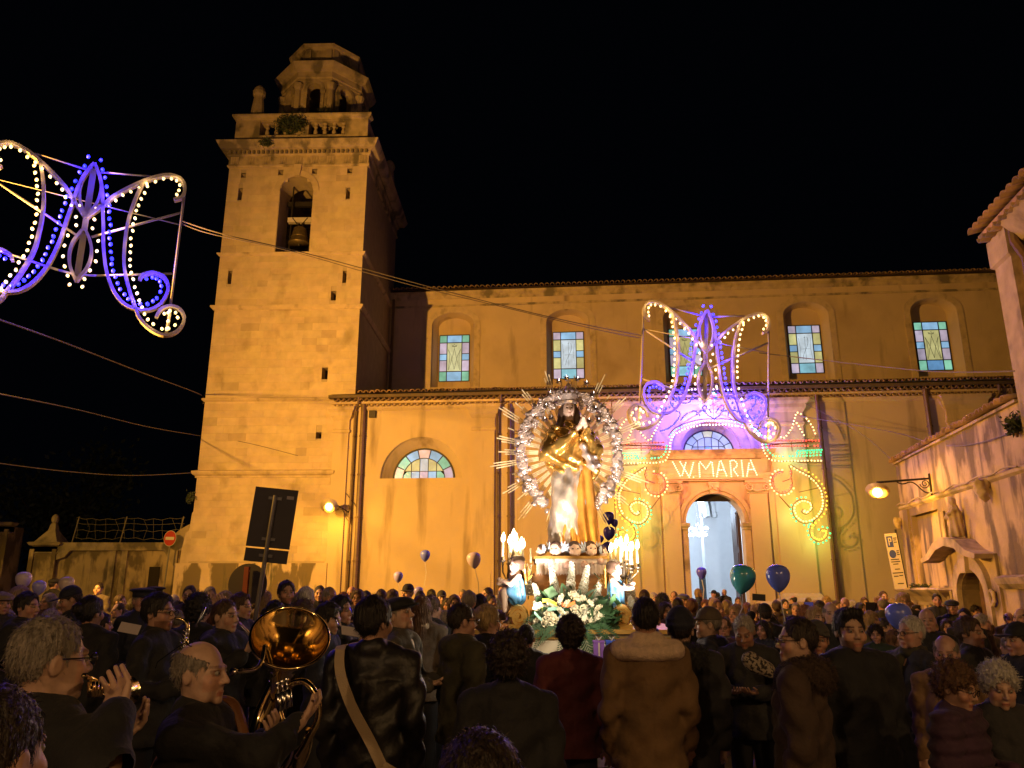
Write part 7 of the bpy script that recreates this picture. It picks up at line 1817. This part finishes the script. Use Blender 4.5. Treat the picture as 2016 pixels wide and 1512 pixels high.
FILL = [(22,1174,30),(95,1168,30),(128,1176,28),(165,1182,30),(232,1186,30),(262,1178,26),(345,1170,28),(352,1184,34),(428,1180,30),(505,1180,28),(560,1170,26),(618,1176,28),(665,1182,30),(706,1178,30),(770,1174,26),(815,1180,30),(848,1160,20),(880,1178,26),(910,1160,20),(938,1182,30),(980,1172,24),
        (1250,1176,26),(1288,1166,22),(1326,1164,20),(1388,1180,22),(1425,1192,28),(1470,1186,24),(1515,1194,28),(1545,1178,20),(1560,1172,18),(1590,1176,20),(1625,1174,20),(1642,1196,26),(1680,1182,22),(1696,1186,24),(1702,1176,20),(1726,1186,22),(1756,1178,20),(1790,1184,22),(1812,1180,20),(1855,1190,24),(1885,1188,22),(1918,1190,24),(1960,1196,26),(1985,1204,30),(1945,1226,36),(1835,1222,34),(1762,1240,38),(1700,1215,34),(1900,1240,40),(1980,1250,44),
        (1425,1216,40),(1500,1222,40),(1520,1206,34),(1350,1200,34),(1290,1196,34),(880,1200,38),(850,1196,36),(690,1196,36),(420,1196,38),(350,1200,40),(262,1200,40),(105,1196,40),(20,1200,40),(150,1206,40),(240,1214,44)]
LM = [(60, 'under the left balloons'), (120, 'below the gate pillar finial'), (200, 'before the low mossy wall'), (270, 'under the wire fence posts'), (360, 'below the no entry sign'), (470, 'left of the round sign'), (545, 'right of the leaning sign pole'), (640, 'under the left street lamp'), (725, 'beside the drain pipes'), (800, 'under the lilac balloon'), (860, 'below the lunette window'), (950, 'left of the float'), (1260, 'right of the standing angel'), (1340, 'left of the church door'), (1440, 'before the church door'), (1500, 'under the teal balloon'), (1570, 'under the royal blue balloon'), (1650, 'by the pilaster base'), (1720, 'left of the parking board'), (1800, 'under the parking board'), (1880, 'before the side ledge'), (1950, 'in front of the small portal'), (2100, 'below the tall house')]
hcs = ['dark', 'brown', 'black', 'grey', 'chest', 'silver', 'auburn', 'blond']; hst = ['short', 'thick', 'bob', 'curly', 'long', 'reced', 'ring']
HN = dict(dark='dark', brown='brown', black='black', grey='greying', chest='chestnut', silver='silver', auburn='reddish', blond='fair'); SN = dict(short='cropped', thick='full', bob='bobbed', curly='curly', long='long', reced='receding', ring='thinning')
used = set()
for i, (u, vt, hp) in enumerate(FILL):
    lm = next(t for q, t in LM if u < q)
    while True:
        a, b_ = random.choice(hcs), random.choice(hst)
        if (a, b_, lm) not in used: used.add((a, b_, lm)); break
    back = random.random() < .55 if u < 1500 else random.random() < .25
    cc_ = random.choice(['black', 'navy', 'char', 'brown', 'olive', 'taupe', 'plum']); w_ = dict(black='black', navy='navy', char='charcoal', brown='brown', olive='olive', taupe='taupe', plum='plum')[cc_]
    person('person with %s %s hair, %s coat, %s, %s' % (SN[b_], HN[a], w_, lm, 'from behind' if back else 'facing this way'), u, vt, hp, random.uniform(140, 215) if back else random.uniform(-50, 50), 'f' if b_ in ('bob', 'long') else random.choice('mos'), b_, a, random.choice(['jacket', 'hood', 'coat', 'puffer']), cc_, gl=random.random() < .2, scarf=random.choice([None, None, None, 'grey', 'red', 'beige', 'blue', 'green']))

# ------------------------------------------------------------------ clothing details of the near people
m = MB()
P0 = [(-x_, y_, z_) for x_, y_, z_ in [(-.17, -.04, 1.50), (-.155, .075, 1.49), (-.12, .158, 1.38), (-.04, .188, 1.22), (.07, .190, 1.05), (.16, .175, .88), (.225, .12, .72), (.25, .02, .66)]]
sp = spline(P0, 6); vv = []
for i, p_ in enumerate(sp):
    t = sp[min(i+1, len(sp)-1)] - sp[max(i-1, 0)]; nrm = np.array((p_[0]*.3, 1.0, .0)) if p_[1] > .08 else np.array((p_[0], p_[1], 1.0)); w_ = np.cross(t, nrm); w_ /= np.linalg.norm(w_); n_ = nrm/np.linalg.norm(nrm)
    q = p_ + n_*.012*0
    vv += [q - w_*.027, q + w_*.027, q + w_*.027 + n_*.006, q - w_*.027 + n_*.006]
m.add([tuple(v_) for v_ in vv], [(4*i+a, 4*i+b_, 4*i+4+b_, 4*i+4+a) for i in range(len(sp)-1) for a, b_ in ((0,1),(1,2),(2,3),(3,0))])
strapm = M('cream_webbing', (.50, .38, .24), .75, var=.08, bump=.2, bscale=150)
st2 = m.build('strap', strapm, strap_man, (0, .022, 0))
m = MB(); m.box(-.035, .035, -.004, .006, -.03, .03); bk2 = m.build('buckle', strapm, st2, (-.155, .185, .93), (0, R(-30), R(20)))
def collar(P):
    X, Y, Z = P
    d = s_cap(P, (-.055,.045,1.50), (.055,.045,1.50), .058); d = np.maximum(d, -s_cap(P, (0,-.035,1.40), (0,-.03,1.66), .062))
    f_ = s_cap(P, (-.16,.035,1.452), (.16,.035,1.452), .062); f_ = su(f_, s_ell(P, (0,.085,1.44), (.17,.075,.055)), .04); f_ = np.maximum(f_, -s_cap(P, (0,-.06,1.40), (0,-.05,1.66), .075))
    return su(d, f_, .02) - .006*np.abs(wob(P, 150, .4))
link('shearling_collar', sdf_mesh('shearling_collar', collar, (-.27,.27,-.1,.22,1.34,1.62), .011, M('shearling', (.62, .46, .34), .9, var=.15, scale=40, bump=.5, bscale=90)), shear)
# white shirt collar, leather sling and pushed-up glasses of the tuba player
m = MB(); m.lathe([(.070,1.462),(.066,1.50),(.064,1.515),(.068,1.50),(.074,1.462)], 20, (0, .015, 0)); m.build('shirt_collar', M('white_collar', (.55, .48, .34), .7), tuba_man, smooth=True)
m = MB(); m.tube([tuple(q) for q in spline([(.12,-.16,1.30),(.17,-.06,1.475),(.16,.05,1.485),(.10,.135,1.40),(-.02,.165,1.25),(-.14,.15,1.08)], 6)], .026, 8, flat=.35); m.build('sling', M('brown_sling', (.22, .09, .035), .5, var=.2), tuba_man, (0, 0, .012))
gl_ = link('glasses', GLA, tuba_man, Vector(PIV) + Vector((0, .05, .075)), (R(-38), 0, 0))

# ------------------------------------------------------------------ instruments
def cone_between(m, p, r0, q, r1, n=14): m.tube([p, q], [r0, r1], n, False)
TB = at(571, 1254, 3.35)
ax = Vector((.25, -.68, .69)).normalized(); qx = Vector((1, 0, -.36)); qx = (qx - ax*qx.dot(ax)).normalized(); qy = ax.cross(qx)
tubaM = Matrix((qx, qy, ax)).transposed()
tu = thing('tuba', 'polished brass tuba with its wide bell turned to the camera', 'tuba', TB, tubaM.to_euler())
br = .158
prof = [(br, 0), (br*.985, -.006), (br*.90, -.030), (br*.76, -.062), (br*.60, -.105), (br*.45, -.165), (br*.34, -.24), (br*.26, -.34), (br*.21, -.46), (br*.18, -.58)]
m = MB(); m.lathe([(r_-.004, z-.0) for r_, z in prof][::1], 48); m.v and None
vv = m.v; m.lathe([(r_+.004, z-.004) for r_, z in prof], 48)
m.f = [f for f in m.f if len(f) == 4]
m.build('bell', brass, tu, smooth=True)
m = MB(); m.tube([(br*math.cos(a), br*math.sin(a), 0) for a in np.linspace(0, 2*PI, 49)[:-1]], .006, 8, closed=True); m.build('bell_rim', brass, tu, smooth=True)
inv = Matrix.Translation(TB) @ tubaM.to_4x4(); inv = inv.inverted()
def tl(u, v, Y): return tuple(inv @ at(u, v, Y))
m = MB(); m.tube([tuple(q) for q in spline([tl(545,1345,3.62), tl(512,1420,3.6), tl(500,1500,3.5), tl(540,1540,3.35), tl(585,1500,3.25), tl(600,1440,3.2)], 8)], [.036]*1 + [.036]*39 + [.034], 14); m.build('main_bow', brass, tu, smooth=True)
m = MB()
for k_ in range(3):
    o_ = k_*.022
    m.tube([tuple(q) for q in spline([tl(556-k_*3,1420,3.2+o_), tl(548,1385,3.2+o_), tl(566,1352,3.18+o_), tl(598,1342,3.16+o_), tl(622,1368,3.14+o_), tl(627,1410,3.14+o_), tl(610,1450,3.15+o_), tl(585,1490,3.2+o_)], 6)], .0125, 10)
m.build('valve_tubing', brass, tu, smooth=True)
m = MB()
for k_ in range(3):
    p_ = Vector(tl(552+k_*9, 1400-k_*4, 3.13)); q_ = Vector(tl(548+k_*9, 1365-k_*4, 3.13)); m.tube([p_, q_], .014, 10); m.tube([q_, q_+(q_-p_).normalized()*.03], .005, 6); m.ball(tuple(q_+(q_-p_).normalized()*.034), .011, 8, 5)
m.build('valves', steel, tu, smooth=True)
m = MB(); m.tube([tuple(q) for q in spline([tl(460,1323,3.03), tl(478,1322,3.06), tl(502,1318,3.12), tl(516,1300,3.2), tl(523,1272,3.28), tl(540,1330,3.4)], 8)], .008, 8); m.tube([tl(457,1323,3.02), tl(466,1323,3.04)], [.015, .009], 10); m.build('mouthpipe', steel, tu, smooth=True)
# trumpet of the big man at the left, with his hand on the valves
tp = thing('trumpet', 'brass trumpet pressed up by the hand of the large greying player', 'trumpet', at(195, 1352, 2.3))
t0 = at(195, 1352, 2.3)
def tr(u, v, Y): return at(u, v, Y) - t0
m = MB(); m.tube([tr(165,1330,2.2), tr(190,1342,2.45), tr(225,1352,2.9)], .007, 8); m.tube([tuple(q) for q in spline([tr(225,1352,2.9), tr(232,1362,2.95), tr(225,1372,2.9), tr(190,1366,2.45), tr(178,1360,2.3), tr(190,1352,2.4), tr(228,1360,2.95)], 6)], .007, 8); m.tube([tr(228,1360,2.95), tr(236,1362,3.08), tr(242,1363,3.16)], [.012, .03, .062], 16, False); m.build('tubing', brass, tp, smooth=True)
m = MB()
for k_ in range(3): m.tube([tr(180+k_*7,1372,2.33+.03*k_), tr(180+k_*7,1342,2.33+.03*k_)], .011, 10)
m.build('valves', brass, tp, smooth=True)
tb2 = thing('trombone', 'shiny trombone slide tubes at the left edge behind the greying head', 'trombone', at(20, 1318, 2.7)); t1 = at(20, 1318, 2.7)
m = MB()
for dv in (0, 9): m.tube([at(-30,1290+dv,2.75)-t1, at(60,1332+dv,2.6)-t1], .008, 8)
m.tube([at(60,1332,2.6)-t1, at(66,1340,2.59)-t1, at(60,1341,2.6)-t1], .009, 8); m.build('slide', brass, tb2, smooth=True)
# saxophone
S0 = at(362, 1260, 5.25); sx_ = thing('saxophone', 'gold saxophone held by the player in glasses', 'saxophone', S0)
def sl(u, v, Y=5.25): return at(u, v, Y) - S0
m = MB(); m.tube([tuple(q) for q in spline([sl(344,1217), sl(355,1218), sl(367,1226), sl(369,1240), sl(366,1262), sl(360,1290), sl(354,1312), sl(360,1326), sl(372,1320), sl(378,1300)], 6)], [.006, .007] + [.010]*10 + [.014]*12 + [.02]*14 + [.026]*10 + [.034]*6 + [.055], 14)
m.build('body', brass, sx_, smooth=True)
m = MB()
for i in range(9): p_ = sl(367-i*1.5, 1240+i*8); m.ball((p_.x+.012, p_.y-.02, p_.z), .012, 8, 5); m.tube([(p_.x-.02, p_.y-.018, p_.z), (p_.x+.02, p_.y-.018, p_.z-.02)], .003, 5)
m.build('keys', steel, sx_, smooth=True)
def stick(name, label, a, b_, r_, mat_, cat):
    p_, q_ = at(*a), at(*b_); o = thing(name, label, cat, p_); m = MB(); m.tube([(0,0,0), tuple((q_-p_)*.8), tuple(q_-p_)], [r_, r_*1.05, r_*1.5], 10); m.build('tube', mat_, o, smooth=True)
    m = MB()
    for i in range(8): c_ = (q_-p_)*(.25+.08*i); m.ball(tuple(c_ + Vector((0,-r_*1.2,0))), r_*.7, 6, 4)
    m.build('keys', steel, o, smooth=True)
stick('flute', 'silver flute of the long haired player', (690, 1197, 6.6), (706, 1238, 6.5), .010, steel, 'flute')
stick('clarinet', 'black clarinet raised beside the curly musician', (404, 1195, 6.3), (386, 1234, 6.3), .010, steel, 'clarinet')
stick('clarinet', 'small clarinet of the young wind player by the tuba bell', (471, 1226, 5.6), (495, 1252, 5.5), .010, goldwood, 'clarinet')
stick('clarinet', 'dark clarinet of the musician with the pale shirt collar', (660, 1215, 6.1), (668, 1236, 6.1), .009, iron, 'clarinet')
paper = M('score_paper', (.60, .52, .50), .8, var=.04)
def sheet(label, u, v, Y, w_, rot):
    m = MB(); m.box(-w_/2, w_/2, -.002, .002, -w_*.35, w_*.35)
    for i in range(5): m.box(-w_*.42, w_*.42, -.0026, -.0021, -w_*.28+i*w_*.13, -w_*.275+i*w_*.13)
    tag(m.build('sheet_music', paper, None, at(u, v, Y), rot), label, 'sheet music')
sheet('tilted sheet of music held left of the saxophone player', 255, 1237, 6.3, .15, (R(-50), R(12), R(20)))
sheet('pale sheet of music in front of the young musician', 690, 1243, 6.1, .14, (R(-52), R(10), R(25)))
# phones held up, and the leopard bag
screen = M('phone_screen', (.02, .02, .03), .15, emit=(.10, .08, .30), es=.4, var=0); phm = M('phone_case', (.015, .015, .018), .3, var=0)
def phone(label, u, v, Y, w_, h_, rot=(0, 0, 0), lit=False):
    o = thing('phone', label, 'phone', at(u, v, Y), rot); m = MB(); m.box(-w_/2, w_/2, -.004, .004, -h_/2, h_/2); m.build('case', phm, o)
    m = MB(); m.box(-w_/2+.004, w_/2-.004, -.0055, -.0042, -h_/2+.004, h_/2-.004); m.build('screen', screen if lit else phm, o)
phone('dark phone held sideways between teal and blue balloons', 1494, 1176, 9.15, .15, .075, (0, R(4), 0))
phone('violet lit phone filming the door above the crowd', 1592, 1190, 12.0, .14, .07, (0, 0, 0), True)
phone('dark phone held up near the parking board', 1713, 1194, 12.6, .14, .13, (0, R(3), 0))
phone('phone raised upright beside the grey haired person', 1497, 1210, 5.6, .012, .15, (0, R(18), R(70)))
leop = M('leopard_print', (.36, .30, .24), .7, var=.1, stain=(.03, .02, .015), stain_thr=(.50, .54), stain_scale=(55, 55, 55))
lb_ = tag(link('leopard_bag', sdf_mesh('leopard_bag', lambda P: s_ell(P, (0,0,0), (.13,.045,.06)) + .008*wob(P, 40, .3), (-.19,.19,-.08,.08,-.11,.11), .011, leop), None, at(1492, 1308, 5.55), (0, R(28), 0)), 'black and cream leopard print bag under the arm of the person with the phone', 'bag')
